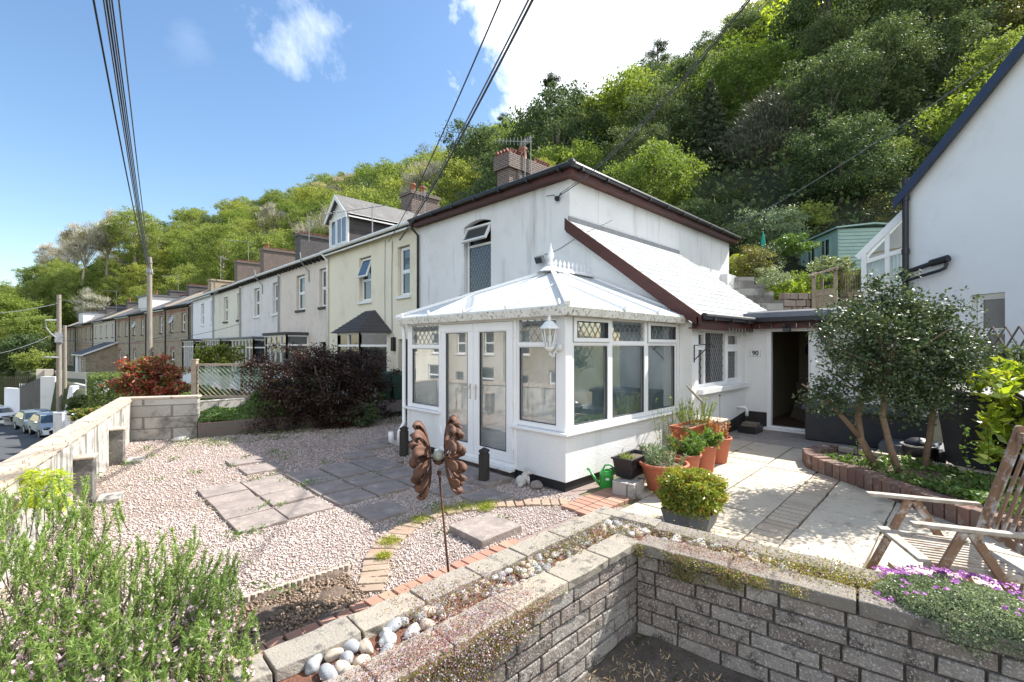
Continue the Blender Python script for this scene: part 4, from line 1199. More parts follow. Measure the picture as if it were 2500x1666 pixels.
 for (xa, k) in [(cx0 + .1, 5), (cx0 + 1.35, 6)]:
  tt = MB()
  for i in range(k):
   x = xa + i * .14
   tt.beam((x, cy0 + .05, 8.57), (x + .07, cy0 + .05, 8.73), .03, .10); tt.beam((x + .14, cy0 + .05, 8.57), (x + .07, cy0 + .05, 8.73), .03, .10)
  tt.build('crested_tiles', M_('red_tile'), chim)
 tt = MB()
 for i in range(4):
  y = cy0 + .08 + i * .16
  tt.beam((cx0 + .06, y, 8.57), (cx0 + .06, y + .08, 8.73), .10, .03); tt.beam((cx0 + .06, y + .16, 8.57), (cx0 + .06, y + .08, 8.73), .10, .03)
 tt.build('crested_tiles', M_('red_tile'), chim)
 p = MB(); p.lathe((cx0 + 1.0, cy0 + .3, 8.55), [(.16, 0), (.15, .08), (.135, .1), (.13, .42), (.16, .44), (.16, .5), (.12, .51)], 14); p.build('chimney_pot', M_('clay_pot'), chim, smooth=True)
 fl = MB(); fl.box(cx0 + .0, cx1 - .0, cy0 + .06, cy0 + .085, 5.6, 6.75); fl.build('flashing', M_('lead'), chim)
 return t
WH = white_house()
def antenna(name, label, base, h, boom_dir, n=9, el=0.5, vertical=True, lean=0.0, parent_lab='aerial', blen=1.1):
 t = thing(name, label, 'aerial', base)
 b = Vector(base); top = b + Vector((lean, 0, h))
 mb = MB(); mb.tube([b, top], 0.02, 6); mb.build('mast', M_('grey_pipe'), t)
 d = Vector(boom_dir).normalized(); up = Vector((0, 0, 1)) if vertical else d.cross(Vector((0, 0, 1))).normalized()
 a = MB(); c = top - Vector((0, 0, .08))
 a.tube([c - d * blen * .25, c + d * blen], 0.012, 6)
 for i in range(n):
  q = c + d * (blen * (i / (n - 1))); e = el * (1 - .4 * i / n) / 2
  a.tube([q - up * e, q + up * e], 0.008, 5)
 a.build('element_array', M_('grey_pipe'), t)
 return t
antenna('tv_aerial', 'tall aerial strapped to the crested brown brick chimney', (11.9, 11.41, 6.6), 2.6, (-.9, .45, -.12), 9, .30, True)
antenna('tv_aerial', 'second small aerial high above the crested brown brick chimney', (12.2, 11.41, 6.8), 2.6, (.2, .9, .05), 8, .28, True, blen=.7)
def lean_to():
 t = thing('side_extension', 'white side extension with pale tiled lean-to roof and kitchen window', 'extension', (XF, 3.44, 0))
 X1, Y = 12.6, 3.44
 MBf = faceB(Y)
 w = MB(MBf)
 k0, k1, kz0, kz1 = 7.93, 10.0, 1.10, 2.14
 wall_open(w, XF, 10.2, -0.1, 2.30, [(k0, k1, kz0, kz1)], 0.12)
 w.M = None
 w.add([(XF, Y, -0.1), (XF, 6.06, -0.1), (XF, 6.06, 4.30), (XF, Y, 2.22)], [(0, 1, 2, 3)])
 w.build('wall', M_('white_roughcast'), t)
 p = MB(MBf)
 n = 12
 for i in range(n):
  xa, xb = XF + (10.2 - XF) * i / n, XF + (10.2 - XF) * (i + 1) / n
  za = 0.16 + .34 * (i / n); zb = 0.16 + .34 * ((i + 1) / n)
  p.add([(xa, -.006, -.1), (xb, -.006, -.1), (xb, -.006, zb), (xa, -.006, za)], [(0, 1, 2, 3)])
 p.build('plinth', M_('plinth_black'), t)
 # kitchen window: three lights with small top lights at both sides
 fr = MB(MBf); y = .07
 frame_rect(fr, k0, k1, kz0, kz1, .06, y, y + .07)
 m1, m2 = 8.34, 9.32
 for xm in (m1, m2): fr.box(xm - .035, xm + .035, y, y + .07, kz0 + .06, kz1 - .06)
 zt = 1.80
 fr.box(k0 + .06, m1 - .035, y, y + .07, zt - .03, zt + .03); fr.box(m2 + .035, k1 - .06, y, y + .07, zt - .03, zt + .03)
 for (a, b, c, d) in ((k0 + .06, m1 - .035, zt + .03, kz1 - .06), (m2 + .035, k1 - .06, zt + .03, kz1 - .06), (m2 + .035, k1 - .06, kz0 + .06, zt - .03)):
  frame_rect(fr, a, b, c, d, .04, y - .02, y + .04)
 win = fr.build('window', M_('upvc'), t)
 g = MB(MBf); g.box(k0 + .06, k1 - .06, y + .045, y + .05, kz0 + .06, kz1 - .06); g.build('pane', M_('pane_dark'), win)
 c = MB(MBf)
 # pale net curtain behind part of the middle pane
 l = MB(MBf); lattice_lines(l, m1 + .035, m2 - .035, kz0 + .06, kz1 - .06, y + .036, .10, .15, .006)
 lattice_lines(l, k0 + .06, m1 - .035, kz0 + .06, zt - .03, y + .036, .10, .15, .006)
 lattice_lines(l, m2 + .075, k1 - .1, kz0 + .1, zt - .07, y + .036, .10, .15, .006); l.build('leading', M_('lead'), win)
 s = MB(MBf); s.box(k0 - .05, k1 + .12, -.10, .07, kz0 - .10, kz0 - .003); s.build('sill', M_('white_paint'), win, bevel=.008)
 # roof: real courses of big pale tiles
 rf = MB(); zlo, zhi, ylo, yhi = 2.32, 4.46, 3.24, 6.06
 nrow = 17
 for r in range(nrow):
  u0, u1 = r / nrow, (r + 1) / nrow
  ya, yb = ylo + (yhi - ylo) * u0, ylo + (yhi - ylo) * u1
  za, zb = zlo + (zhi - zlo) * u0, zlo + (zhi - zlo) * u1
  x = XF - .14 - (.15 if r % 2 else 0)
  while x < X1:
   xa, xb = max(x, XF - .14), min(x + .30, X1)
   dz = rng.uniform(0, .006)
   if xb - xa > .02:
    rf.add([(xa + .002, ya, za + .026 + dz), (xb - .002, ya, za + .026 + dz), (xb - .002, yb + .01, zb + .004), (xa + .002, yb + .01, zb + .004), (xa + .002, ya, za), (xb - .002, ya, za)],
     [(0, 1, 2, 3), (4, 5, 1, 0)])
   x += .30
 rf.add([(XF - .13, ylo + .01, zlo - .02), (X1, ylo + .01, zlo - .02), (X1, yhi, zhi - .03), (XF - .13, yhi, zhi - .03)], [(0, 1, 2, 3)])
 rf.build('roof', M_('lean_to_tile'), t)
 fl = MB(); fl.obox(((XF + X1) / 2, 6.045, 4.49), X1 - XF + .1, .03, .12); fl.build('flashing', M_('lead'), t)
 f = MB()
 dv = Vector((0, yhi - ylo, zhi - zlo));
 f.prism([(XF - .17, ylo - .02, zlo - .17), (XF - .17, ylo - .02, zlo + .03), (XF - .17, yhi, zhi + .03), (XF - .17, yhi, zhi - .22), (XF - .17, ylo + .5, zlo + .14)], (.03, 0, 0))
 f.prism([(XF - .13, ylo + .3, zlo + .0), (XF - .13, yhi, zhi - .25), (XF - .13, yhi, zhi - .14), (XF - .13, ylo + .3, zlo + .14)], (.12, 0, 0))
 f.box(XF - .17, 10.1, ylo + .02, ylo + .045, zlo - .20, zlo + .0)
 f.box(XF - .14, 10.1, ylo + .045, Y - .002, zlo - .19, zlo - .17)
 f.build('verge_board', M_('fascia_brown'), t)
 g = MB(); g.tube([(XF - .1, ylo - .05, zlo + .01), (10.25, ylo - .05, zlo + .03)], .058, 10)
 for k in range(4):
  xx = XF + .2 + k * .8; g.box(xx, xx + .05, ylo - .11, ylo + .02, zlo - .06, zlo + .03)
 g.build('gutter', M_('black_plastic'), t)
 pipe(t, 'waste_pipe', [(9.75, 3.46, .62), (9.75, 3.30, .62), (9.78, 3.27, .58), (9.78, 3.27, .45)], .03, 'upvc')
lean_to()
def porch_block():
 X = 10.2
 t = thing('entrance_block', 'white flat-roofed entrance block with an open door', 'extension', (X, 2.6, 0))
 MA = faceA(X, 3.44)
 d0, d1 = 3.44 - 3.03, 3.44 - 2.19
 zb, zt = .20, 2.20
 w = MB(MA)
 wall_open(w, 0, 2.5, 0.0, 2.30, [(d0, d1, 0.1, zt)], .05); w.quad((2.5, 0, 0), (2.5, 3.4, 0), (2.5, 3.4, 2.3), (2.5, 0, 2.3))
 w.build('wall', M_('white_roughcast'), t)
 pl = MB(MA); pl.box(0.01, d0, -.006, .0, 0, .50); pl.build('plinth', M_('plinth_black'), t)
 # interior
 w = MB()
 w.box(X + .06, 13.9, 3.36, 3.42, .1, 2.3); w.box(X + .06, 13.9, 1.5, 1.56, .1, 2.3); w.box(13.9, 13.95, 1.5, 3.42, .1, 2.3); w.box(X + .06, 13.9, 1.5, 3.42, 2.29, 2.33)
 w.build('hall_wall', M_('hall_wall'), t)
 w = MB(); w.box(X + .1, 13.9, 1.55, 3.36, .10, .19); w.build('hall_floor', mat('hall_floor_m', (.10, .07, .05), (.07, .05, .04), 3, .6), t)
 fr = MB(MA); frame_rect(fr, d0, d1, .17, zt, .075, -.015, .09)
 df = fr.build('door_frame', M_('upvc'), t)
 s = MB(MA); s.box(d0 - .04, d1 + .04, -.12, -.016, .165, .215); s.build('door_sill', M_('white_paint'), df, bevel=.006)
 # white door swung fully inwards on the right
 O = MA @ Matrix.Translation((d1 - .08, .05, 0)) @ Matrix.Rotation(R(95), 4, 'Z')
 dr = MB(O); frame_rect(dr, 0, .66, .25, zt - .09, .10, 0, .05); dr.box(.1, .56, .01, .04, .35, 1.05); dr.box(.1, .56, 0, .05, 1.05, 1.15)
 do = dr.build('door', M_('upvc'), t)
 g = MB(O); g.box(.1, .56, .02, .03, 1.15, zt - .19); g.build('pane', M_('pane_mid'), do)
 h = MB(O); h.box(.60, .63, -.02, .0, 1.0, 1.24); h.box(.50, .62, -.05, -.03, 1.13, 1.15); h.build('handle', M_('steel'), do)
 # flat roof with grey drip edge, black gutter and brown fascia
 r = MB(); r.box(X - .20, 13.6, .85, 3.42, 2.44, 2.50); r.prism([(X - .26, .85, 2.40), (X - .20, .85, 2.50), (X - .10, .85, 2.54), (X - .1, .85, 2.40)], (0, 2.5, 0))
 r.build('roof', M_('roof_grey'), t)
 g = MB(); g.prism([(X - .29, .85, 2.315), (X - .29, .85, 2.395), (X - .18, .85, 2.395), (X - .18, .85, 2.315)], (0, 2.37, 0)); g.build('gutter', M_('black_plastic'), t)
 f = MB(); f.box(X - .175, X - .145, .88, 3.25, 2.18, 2.43); f.box(X - .145, X - .002, .88, 3.25, 2.20, 2.22); f.build('fascia', M_('fascia_brown'), t)
 pq = thing('house_number_plaque', 'small white number plaque reading 90 beside the open door', 'sign', (X - .01, 3.24, 1.69))
 MP = MA @ Matrix.Translation((3.44 - 3.245, -.012, 1.69))
 p = MB(MP); p.box(-.105, .105, -.004, .010, -.07, .07); p.build('plate', M_('white_paint'), pq, bevel=.004)
 p = MB(MP);
 for i in range(9):
  x = -.095 + i * .0235
  if i % 2 == 0:
   p.box(x, x + .014, -.007, -.0045, .056, .064); p.box(x, x + .014, -.007, -.0045, -.064, -.056)
 for i in range(6):
  z = -.05 + i * .018
  p.box(-.100, -.094, -.007, -.0045, z, z + .010); p.box(.094, .100, -.007, -.0045, z, z + .010)
 p.build('border', M_('black_plastic'), pq)
 text_part('digits', '90', .125, MP @ Matrix.Translation((0, -.006, -.002)) @ Matrix.Rotation(R(90), 4, 'X'), M_('black_plastic'), pq, .0015)
 # dark boards leaning in the hallway and a hanging bag
 b = thing('leaning_boards', 'dark boards leaning inside the open doorway', 'boards', (11.4, 2.5, .19))
 for i, (x, y, h, l) in enumerate(((11.9, 2.9, 1.0, -.3), (11.7, 2.6, .85, .2), (11.6, 2.35, .95, .35))):
  mb = MB(); mb.beam((x - .1, y, .2), (x + .2, y + l, .2 + h), .28, .03, up=(1, 0, 0)); mb.build('board', M_('dark_board'), b)
 b = MB(); b.ball((12.6, 2.85, 1.75), .09, (.8, .8, 1.7)); b.tube([(12.6, 2.85, 1.85), (12.6, 2.85, 2.15)], .01, 6); b.build('hanging_bag', M_('black_plastic'), smooth=True, label='dark bag hanging inside the open doorway', cat='bag')
porch_block()
# ------------------------------------------------------------------ conservatory
def conservatory():
 t = thing('conservatory', 'white framed conservatory with pale hipped roof and dust-sheeted windows', 'conservatory', (4.53, 3.64, 0))
 X0, Y0, Y1, X1 = 4.53, 3.64, 7.30, XF
 MA = faceA(X0, Y1); MF = faceB(Y0)
 th = .12
 dl0, dl1, dr1 = Y1 - 6.26, Y1 - 5.43, Y1 - 4.58      # door leaves in face-A x
 SZ = .755
 # dwarf walls
 for boxes, nm, mm in (([(X0 + .005, X0 + .2, Y0 + .005, 4.565, .13, SZ - .04), (X0 + .2, X1, Y0 + .005, Y0 + .2, .13, SZ - .04)], 'dwarf_wall', 'white_roughcast'),
      ([(X0 + .005, X0 + .2, 6.30, Y1, .13, SZ - .04), (X0 + .2, X1, Y1 - .2, Y1, .13, SZ - .04)], 'dwarf_wall', 'white_roughcast'),
      ([(X0 + .03, X1, Y0 + .03, Y0 + .2, -.05, .13), (X0 + .03, X0 + .2, Y0 + .2, 4.565, -.05, .13)], 'plinth', 'plinth_black'),
      ([(X0 + .03, X0 + .2, 6.3, Y1, -.05, .13)], 'plinth', 'plinth_black'),
      ([(X0 - .06, X0 + .12, Y0 - .06, 4.60, SZ - .038, SZ - .004), (X0 + .12, X1, Y0 - .06, Y0 + .12, SZ - .038, SZ - .004)], 'sill', 'upvc'),
      ([(X0 - .06, X0 + .12, 6.27, Y1 + .06, SZ - .038, SZ - .004)], 'sill', 'upvc')):
  s = MB()
  for b_ in boxes: s.box(*b_)
  s.build(nm, M_(mm), t, bevel=.006 if nm == 'sill' else 0)
 fl = MB(); fl.box(X0 + .2, X1, Y0 + .2, Y1 - .2, .02, .10); fl.build('floor', M_('carpet'), t)
 HT_ = 2.25
 def light(M, x0, x1, tz, opener, name='window', leaded=True):
  """one bay: lower fixed pane, top light above the transom; frame and pane"""
  f = MB(M); y = .02
  frame_rect(f, x0, x1, SZ, HT_, .055, y, y + .07)
  f.box(x0 + .055, x1 - .055, y, y + .07, tz - .03, tz + .03)
  if opener: frame_rect(f, x0 + .035, x1 - .035, tz + .012, HT_ - .035, .055, y - .025, y + .03)
  for (a, b, c, d) in ((x0 + .055, x1 - .055, SZ + .055, tz - .03),):
   frame_rect(f, a, b, c, d, .012, y + .01, y + .04)
  wdw = f.build(name, M_('upvc'), t, bevel=.004)
  g = MB(M); g.box(x0 + .06, x1 - .06, y + .035, y + .04, SZ + .06, tz - .03); g.box(x0 + .06, x1 - .06, y + .035, y + .04, tz + .03, HT_ - .06); g.build('pane', M_('glass'), wdw)
  gk = MB(M); frame_rect(gk, x0 + .066, x1 - .066, SZ + .066, tz - .041, .006, y + .008, y + .034)
  if opener: frame_rect(gk, x0 + .03, x1 - .03, tz + .008, HT_ - .03, .005, y - .004, y + .001); frame_rect(gk, x0 + .089, x1 - .089, tz + .066, HT_ - .089, .005, y - .027, y + .03)
  gk.build('gasket', M_('gasket'), wdw)
  ii = .09 if opener else .055
  l = MB(M); lattice_lines(l, x0 + ii, x1 - ii, tz + .03 + (.03 if opener else 0), HT_ - ii, y + .03, .13, .15, .007); l.build('leading', M_('lead'), wdw)
  return wdw
 TZ = 1.86
 light(MA, .07, Y1 - 6.30, TZ - .03, False)
 light(MA, Y1 - 4.54, Y1 - Y0 - .12, TZ, False)
 light(MF, X0 + .14, X0 + 1.02, TZ + .02, True)
 light(MF, X0 + 1.02, X0 + 2.02, TZ + .02, False)
 light(MF, X0 + 2.02, X0 + 3.04, TZ + .02, True)
 # posts and eaves beam
 b = MB()
 b.box(X0 + .01, X0 + .14, Y0 + .01, Y0 + .13, SZ, HT_); b.box(X0 + .01, X0 + .12, Y1 - .075, Y1, SZ, HT_)
 b.box(X0 + .012, X0 + .12, Y0 + .0, Y1, HT_ + .001, HT_ + .07); b.box(X0 + .12, X1, Y0 + .012, Y0 + .12, HT_ + .001, HT_ + .07); b.box(X0 + .12, X1, Y1 - .1, Y1, SZ, HT_ + .07)
 b.box(X1 - .12, X1 - .01, Y0 + .02, Y0 + .1, SZ, HT_)
 b.build('corner_post', M_('upvc'), t, bevel=.005)
 # french doors
 fr = MB(MA); frame_rect(fr, dl0 - .07, dr1 + .07, .14, HT_, .06, .0, .10)
 df = fr.build('door_frame', M_('upvc'), t, bevel=.004)
 s = MB(MA); s.box(dl0 - .05, dr1 + .05, -.10, -.004, .10, .15); s.build('door_sill', M_('upvc_dirty'), df, bevel=.005)
 for k, (a, c) in enumerate(((dl0 - .005, dl1 - .004), (dl1 + .004, dr1 + .005))):
  d = MB(MA); frame_rect(d, a, c, .205, HT_ - .065, .125, -.01, .06)
  frame_rect(d, a + .125, c - .125, .33, HT_ - .19, .015, .0, .05)
  do = d.build('door', M_('upvc'), t, bevel=.006)
  g = MB(MA); g.box(a + .13, c - .13, .025, .03, .34, HT_ - .2); g.build('pane', M_('glass'), do)
  gk = MB(MA); frame_rect(gk, a + .14, c - .14, .345, HT_ - .205, .006, -.002, .028); gk.build('gasket', M_('gasket'), do)
  h = MB(MA); hx = (c - .06) if k == 0 else (a + .06)
  h.box(hx - .014, hx + .014, -.022, -.010, 1.03, 1.26); h.beam((hx, -.05, 1.21), (hx + (-.12 if k == 0 else .05), -.05, 1.21), .014, .018); h.box(hx - .007, hx + .007, -.05, -.02, 1.203, 1.217)
  h.build('handle', M_('steel'), do)
  for z in (.40, 1.05, 1.95):
   xx = c if k == 1 else a
   hg = MB(MA); hg.box(xx - .012, xx + .022, -.03, .0, z, z + .13); hg.build('hinge', M_('upvc'), do)
 # crumpled dust sheets hung inside the glass
 def curtain(M, x0, x1, z0, z1, y, seed, name='dust_sheet', amp=.035):
  rg = random.Random(seed); nx, nz = 44, 40; vs = []
  k = [(rg.uniform(3, 16), rg.uniform(-9, 9), rg.uniform(0, 6), rg.uniform(.2, .7)) for _ in range(11)]
  for j in range(nz + 1):
   for i in range(nx + 1):
    u, v = i / nx, j / nz
    h = sum(d * math.sin(a * u * 3.1 + b * v * 2.3 + c) for a, b, c, d in k)
    sag = .12 * (u - .5) ** 2
    vs.append((x0 + (x1 - x0) * u, y + amp * h * (0.4 + .6 * v), z0 + (z1 - z0) * v))
  fs = [(j * (nx + 1) + i, j * (nx + 1) + i + 1, (j + 1) * (nx + 1) + i + 1, (j + 1) * (nx + 1) + i) for j in range(nz) for i in range(nx)]
  mb = MB(M); mb.add(vs, fs); return mb.build(name, M_('dust_sheet'), t, smooth=True)
 curtain(MA, .05, 3.45, .12, 2.12, .22, 1)
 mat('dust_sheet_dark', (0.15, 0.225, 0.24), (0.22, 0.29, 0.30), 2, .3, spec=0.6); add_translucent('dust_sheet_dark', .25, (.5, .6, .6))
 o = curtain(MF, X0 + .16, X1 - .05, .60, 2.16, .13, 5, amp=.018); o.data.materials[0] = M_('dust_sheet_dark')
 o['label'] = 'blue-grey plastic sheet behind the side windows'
 # gutter
 g = MB(); e = .13
 def gprof(o): return [(o - .0, 2.20), (o - .02, 2.30), (o + .09, 2.30), (o + .09, 2.21)]
 g.prism([(X0 - e, Y0 - e, 2.215), (X0 - e - .03, Y0 - e - .0, 2.325), (X0 - e + .10, Y0 - e, 2.325), (X0 - e + .09, Y0 - e, 2.215)], (0, Y1 - Y0 + 2 * e, 0))
 g.prism([(X0 - e, Y0 - e + .09, 2.215), (X0 - e, Y0 - e + .10, 2.325), (X0 - e, Y0 - e - .03, 2.325), (X0 - e, Y0 - e, 2.215)], (X1 - X0 + e, 0, 0))
 g.build('gutter', M_('gutter_dirty'), t, bevel=.008)
 # roof
 ez = 2.345; ro = .14; ri = (6.42, 5.47, 3.20); rj = (X1 - .0, 5.47, 3.20)
 a = (X0 - ro, Y0 - ro, ez); bb = (X0 - ro, Y1 + ro, ez); c = (X1, Y0 - ro, ez); d = (X1, Y1 + ro, ez)
 rf = MB(); rf.add([a, bb, c, d, ri, rj], [(0, 4, 1), (0, 2, 5, 4), (1, 4, 5, 3)])
 roof = rf.build('roof', M_('polycarbonate'), t)
 sol = roof.modifiers.new('thickness', 'SOLIDIFY'); sol.thickness = .025; sol.offset = -1
 br = MB()
 def bar(p, q, w=.055, h=.045):
  p = Vector(p) + Vector((0, 0, .02)); q = Vector(q) + Vector((0, 0, .02)); br.beam(p, q, w, h)
 bar(a, ri, .075, .05); bar(bb, ri, .075, .05)
 for x in (5.67, 6.62, 7.60):
  if x < ri[0]:
   k = (x - a[0]) / (ri[0] - a[0]); top = (x, a[1] + (ri[1] - a[1]) * k, ez + (ri[2] - ez) * k); top2 = (x, bb[1] + (ri[1] - bb[1]) * k, ez + (ri[2] - ez) * k)
  else: top = (x, 5.47, 3.20); top2 = top
  bar((x, a[1], ez), top); bar((x, bb[1], ez), top2)
 for y in (4.55, 5.47, 6.4):
  k = 1 - abs(y - 5.47) / (ri[1] - a[1])
  bar((a[0], y, ez), (a[0] + (ri[0] - a[0]) * k, y, ez + (ri[2] - ez) * k), .02, .012)
 br.build('glazing_bar', M_('upvc'), roof)
 cl = MB()
 for y in (3.62, 4.55, 5.47, 6.4, 7.2): cl.prism([(X0 - .17, y - .02, 2.35), (X0 - .17, y + .03, 2.35), (X0 - .17, y, 2.42)], (.03, 0, 0))
 for x in (5.67, 6.62): cl.prism([(x - .03, Y0 - .17, 2.34), (x + .03, Y0 - .17, 2.34), (x + .01, Y0 - .17, 2.41)], (0, .03, 0))
 cl.build('bar_end_cap', M_('upvc'), roof)
 r = MB(); r.prism([(6.30, 5.36, 3.20), (6.30, 5.58, 3.20), (6.30, 5.52, 3.27), (6.30, 5.42, 3.27)], (X1 - 6.30, 0, 0)); r.lathe((6.33, 5.47, 3.17), [(.22, 0), (.15, .05), (.06, .10)], 14)
 r.build('ridge_cap', M_('upvc'), roof)
 f = MB(); f.lathe((6.38, 5.47, 3.25), [(.055, 0), (.055, .10), (.03, .12), (.03, .15), (.058, .20), (.055, .25), (.024, .34), (.008, .42), (.002, .45)], 12); f.build('finial', M_('upvc'), roof, smooth=True)
 cr = MB()
 for k in range(9):
  x = 6.52 + k * .125; cr.prism([(x - .03, 5.463, 3.27), (x + .03, 5.463, 3.27), (x + .012, 5.463, 3.33), (x + .035, 5.463, 3.36), (x, 5.463, 3.43), (x - .035, 5.463, 3.36), (x - .012, 5.463, 3.33)], (0, .014, 0))
 cr.build('cresting', M_('upvc'), roof)
 # white downpipe at the far corner, lawn chair white curve
 pipe(t, 'downpipe', [(X0 - .05, Y1 + .05, 2.2), (X0 - .02, Y1 + .07, 2.0), (X0 - .02, Y1 + .07, .45), (X0 - .12, Y1 + .07, .30), (X0 - .14, Y1 + .05, .1)], .034, 'upvc')
conservatory()
def lantern(name, label, pos, M, matn, s=1.0, cage=False):
 """wall lantern: back plate, curved arm, glass body with ribs, roof and finial"""
 t = thing(name, label, 'wall lamp', pos)
 p = Vector(pos)
 out = (M.to_3x3() @ Vector((0, -1, 0)))
 c = p + out * (.16 * s)
 b = MB(); b.M = None
 b.tube([p, p + out * .02 * s], .05 * s, 12)
 b.tube([p + out * .02 * s + Vector((0, 0, 0)), p + out * .12 * s + Vector((0, 0, -.10 * s)), c + Vector((0, 0, -.06 * s))], .012 * s, 8)
 b.build('bracket', M_(matn), t, smooth=True)
 g = MB(); g.lathe(c, [(.045 * s, 0), (.085 * s, .20 * s)], 8); g.build('glass_body', M_('glass'), t)
 r = MB()
 for k in range(8):
  a = 2 * math.pi * k / 8
  r.tube([c + Vector((math.cos(a) * .047 * s, math.sin(a) * .047 * s, 0)), c + Vector((math.cos(a) * .088 * s, math.sin(a) * .088 * s, .20 * s))], .006 * s, 5)
 r.lathe(c, [(.02 * s, -.04 * s), (.05 * s, -.01 * s), (.05 * s, .005 * s)], 10)
 r.lathe(c + Vector((0, 0, .20 * s)), [(.105 * s, 0), (.10 * s, .02 * s), (.05 * s, .075 * s), (.02 * s, .09 * s), (.02 * s, .12 * s), (.004 * s, .15 * s)], 12)
 r.build('lamp_cage', M_(matn), t)
 bl = MB(); bl.ball(c + Vector((0, 0, .08 * s)), .028 * s, (1, 1, 1.5), 8); bl.build('bulb', M_('white_paint'), t, smooth=True)
lantern('wall_lantern', 'white lantern on the corner post of the conservatory', (4.52, 3.74, 1.82), faceA(0), 'upvc_dirty', 1.15)
lantern('wall_lantern', 'black lantern on the wall beside the open door', (10.19, 1.98, 1.88), faceA(0), 'black_plastic', 1.35)
def floodlight(label, pos, M, matn, s=1.0, tilt=-40):
 t = thing('floodlight', label, 'floodlight', pos)
 O = Matrix.Translation(pos) @ M.to_3x3().to_4x4() @ Matrix.Rotation(R(tilt), 4, 'X')
 b = MB(O); b.box(-.085 * s, .085 * s, -.13 * s, -.06 * s, -.06 * s, .06 * s); b.build('housing', M_(matn), t, bevel=.006)
 b = MB(O); b.box(-.072 * s, .072 * s, -.137 * s, -.131 * s, -.047 * s, .047 * s); b.build('lens', M_('pane_mid'), t)
 b = MB(O); b.tube([(0, .02 * s, 0), (0, -.06 * s, 0)], .015 * s, 8); b.box(-.09 * s, -.08 * s, -.1 * s, .0, -.015 * s, .015 * s); b.build('bracket', M_(matn), t)
floodlight('grey floodlight on the white wall above the conservatory roof', (XF - .02, 6.78, 3.78), faceA(0), 'grey_pipe', 1.3, 25)
floodlight('small black floodlight above the open door', (10.04, 2.62, 2.20), faceA(0), 'black_plastic', .8, 30)
def cable_on_wall():
 mb = MB(); pts = []
 for i in range(16):
  u = i / 15; y = 6.75 - u * 1.75; pts.append((XF - .012, y, 3.85 + .42 * u - .05 * math.sin(u * 7) * (1 - u)))
 mb.tube(pts, .007, 5); mb.build('wall_cable', M_('grey_pipe'), label='thin grey cable running across the white wall from the floodlight', cat='cable')
cable_on_wall()
def hanging_bracket():
 mb = MB(); y = 3.42
 mb.tube([(7.42 + .3, y, 1.86), (7.42 + .3, y, 1.56)], .009, 6); mb.tube([(7.72, y, 1.85), (7.72, y - .30, 1.87)], .009, 6); mb.tube([(7.72, y, 1.60), (7.72, y - .27, 1.86)], .009, 6)
 mb.tube([(7.72, y - .30, 1.87), (7.72, y - .33, 1.85), (7.72, y - .32, 1.82), (7.72, y - .29, 1.83)], .008, 6)
 mb.build('basket_bracket', M_('black_plastic'), label='black iron hanging basket bracket beside the kitchen window', cat='bracket')
hanging_bracket()
def string_lights():
 t = thing('string_lights', 'string of small bulbs hanging along the brown fascia over the door', 'string lights', (10.0, 1.5, 2.2))
 w = MB(); pts = []
 for i in range(60):
  u = i / 59; y = 3.2 - u * 2.25; pts.append((9.985, y, 2.27 + .03 * math.sin(u * 40)))
 w.tube(pts, .004, 4)
 pts = []
 for i in range(40):
  u = i / 39; pts.append((8.6 + u * 1.4, 3.215, 2.17 + .02 * math.sin(u * 30)))
 w.tube(pts, .004, 4); w.build('cable', M_('black_plastic'), t)
 for i in range(11):
  y = 3.1 - i * .215
  b = MB(); b.tube([(9.98, y, 2.27), (9.98, y, 2.215)], .012, 6); b.ball((9.98, y, 2.195), .016, (1, 1, 1.4), 8); b.build('bulb', M_('pane_mid'), t)
 for i in range(8):
  x = 8.7 + i * .16
  b = MB(); b.tube([(x, 3.21, 2.17), (x, 3.21, 2.13)], .010, 6); b.ball((x, 3.21, 2.115), .014, (1, 1, 1.4), 8); b.build('bulb', M_('pane_mid'), t)
string_lights()
# ------------------------------------------------------------------ terraced houses
def bay(t, M, x0, x1, z0, z1, depth, style='rect', roofm='roof_grey', curtain=False, door=None):
 """projecting bay or porch: base wall, glazed front and side, roof slab"""
 b = MB(M)
 if style == 'rect':
  P = [(x0, 0), (x0 + .0, -depth), (x1, -depth), (x1, 0)]
 else:
  c = depth * .55; P = [(x0, 0), (x0 + c, -depth), (x1 - c, -depth), (x1, 0)]
 zs = z0 + .75
 for i in range(3):
  a, c = P[i], P[i + 1]
  b.quad((a[0], a[1], z0), (c[0], c[1], z0), (c[0], c[1], zs), (a[0], a[1], zs))
 part = b.build('bay_wall', M_('white_house_paint'), t)
 f = MB(M); g = MB(M)
 zt = z1 - .42
 for i in range(3):
  a, c = Vector((P[i][0], P[i][1], 0)), Vector((P[i + 1][0], P[i + 1][1], 0)); L = (c - a).length; d = (c - a).normalized()
  n = max(1, round(L / .65))
  for z in (zs + .03, zt, z1 - .03): f.beam(a + Vector((0, 0, z)), c + Vector((0, 0, z)), .06, .07)
  for k in range(n + 1):
   p = a + d * (L * k / n); f.beam(p + Vector((0, 0, zs)), p + Vector((0, 0, z1)), .065, .065, up=(1, 0, 0))
  nn = Vector((-d.y, d.x, 0)) * .012
  g.quad(a + nn + Vector((0, 0, zs + .03)), c + nn + Vector((0, 0, zs + .03)), c + nn + Vector((0, 0, z1 - .03)), a + nn + Vector((0, 0, z1 - .03)))
 w = f.build('bay_window', M_('upvc'), t); g.build('pane', M_('pane_mid' if curtain else 'pane_dark'), w)
 return P
def flat_roof(t, M, P, z, m='roof_grey', o=.12, h=.12):
 r = MB(M)
 pts = [(P[0][0] - o, 0.0), (P[1][0] - o, P[1][1] - o), (P[2][0] + o, P[2][1] - o), (P[3][0] + o, 0.0)]
 r.prism([(p[0], p[1], z) for p in pts], (0, 0, h)); r.build('bay_roof', M_(m), t, bevel=.015)
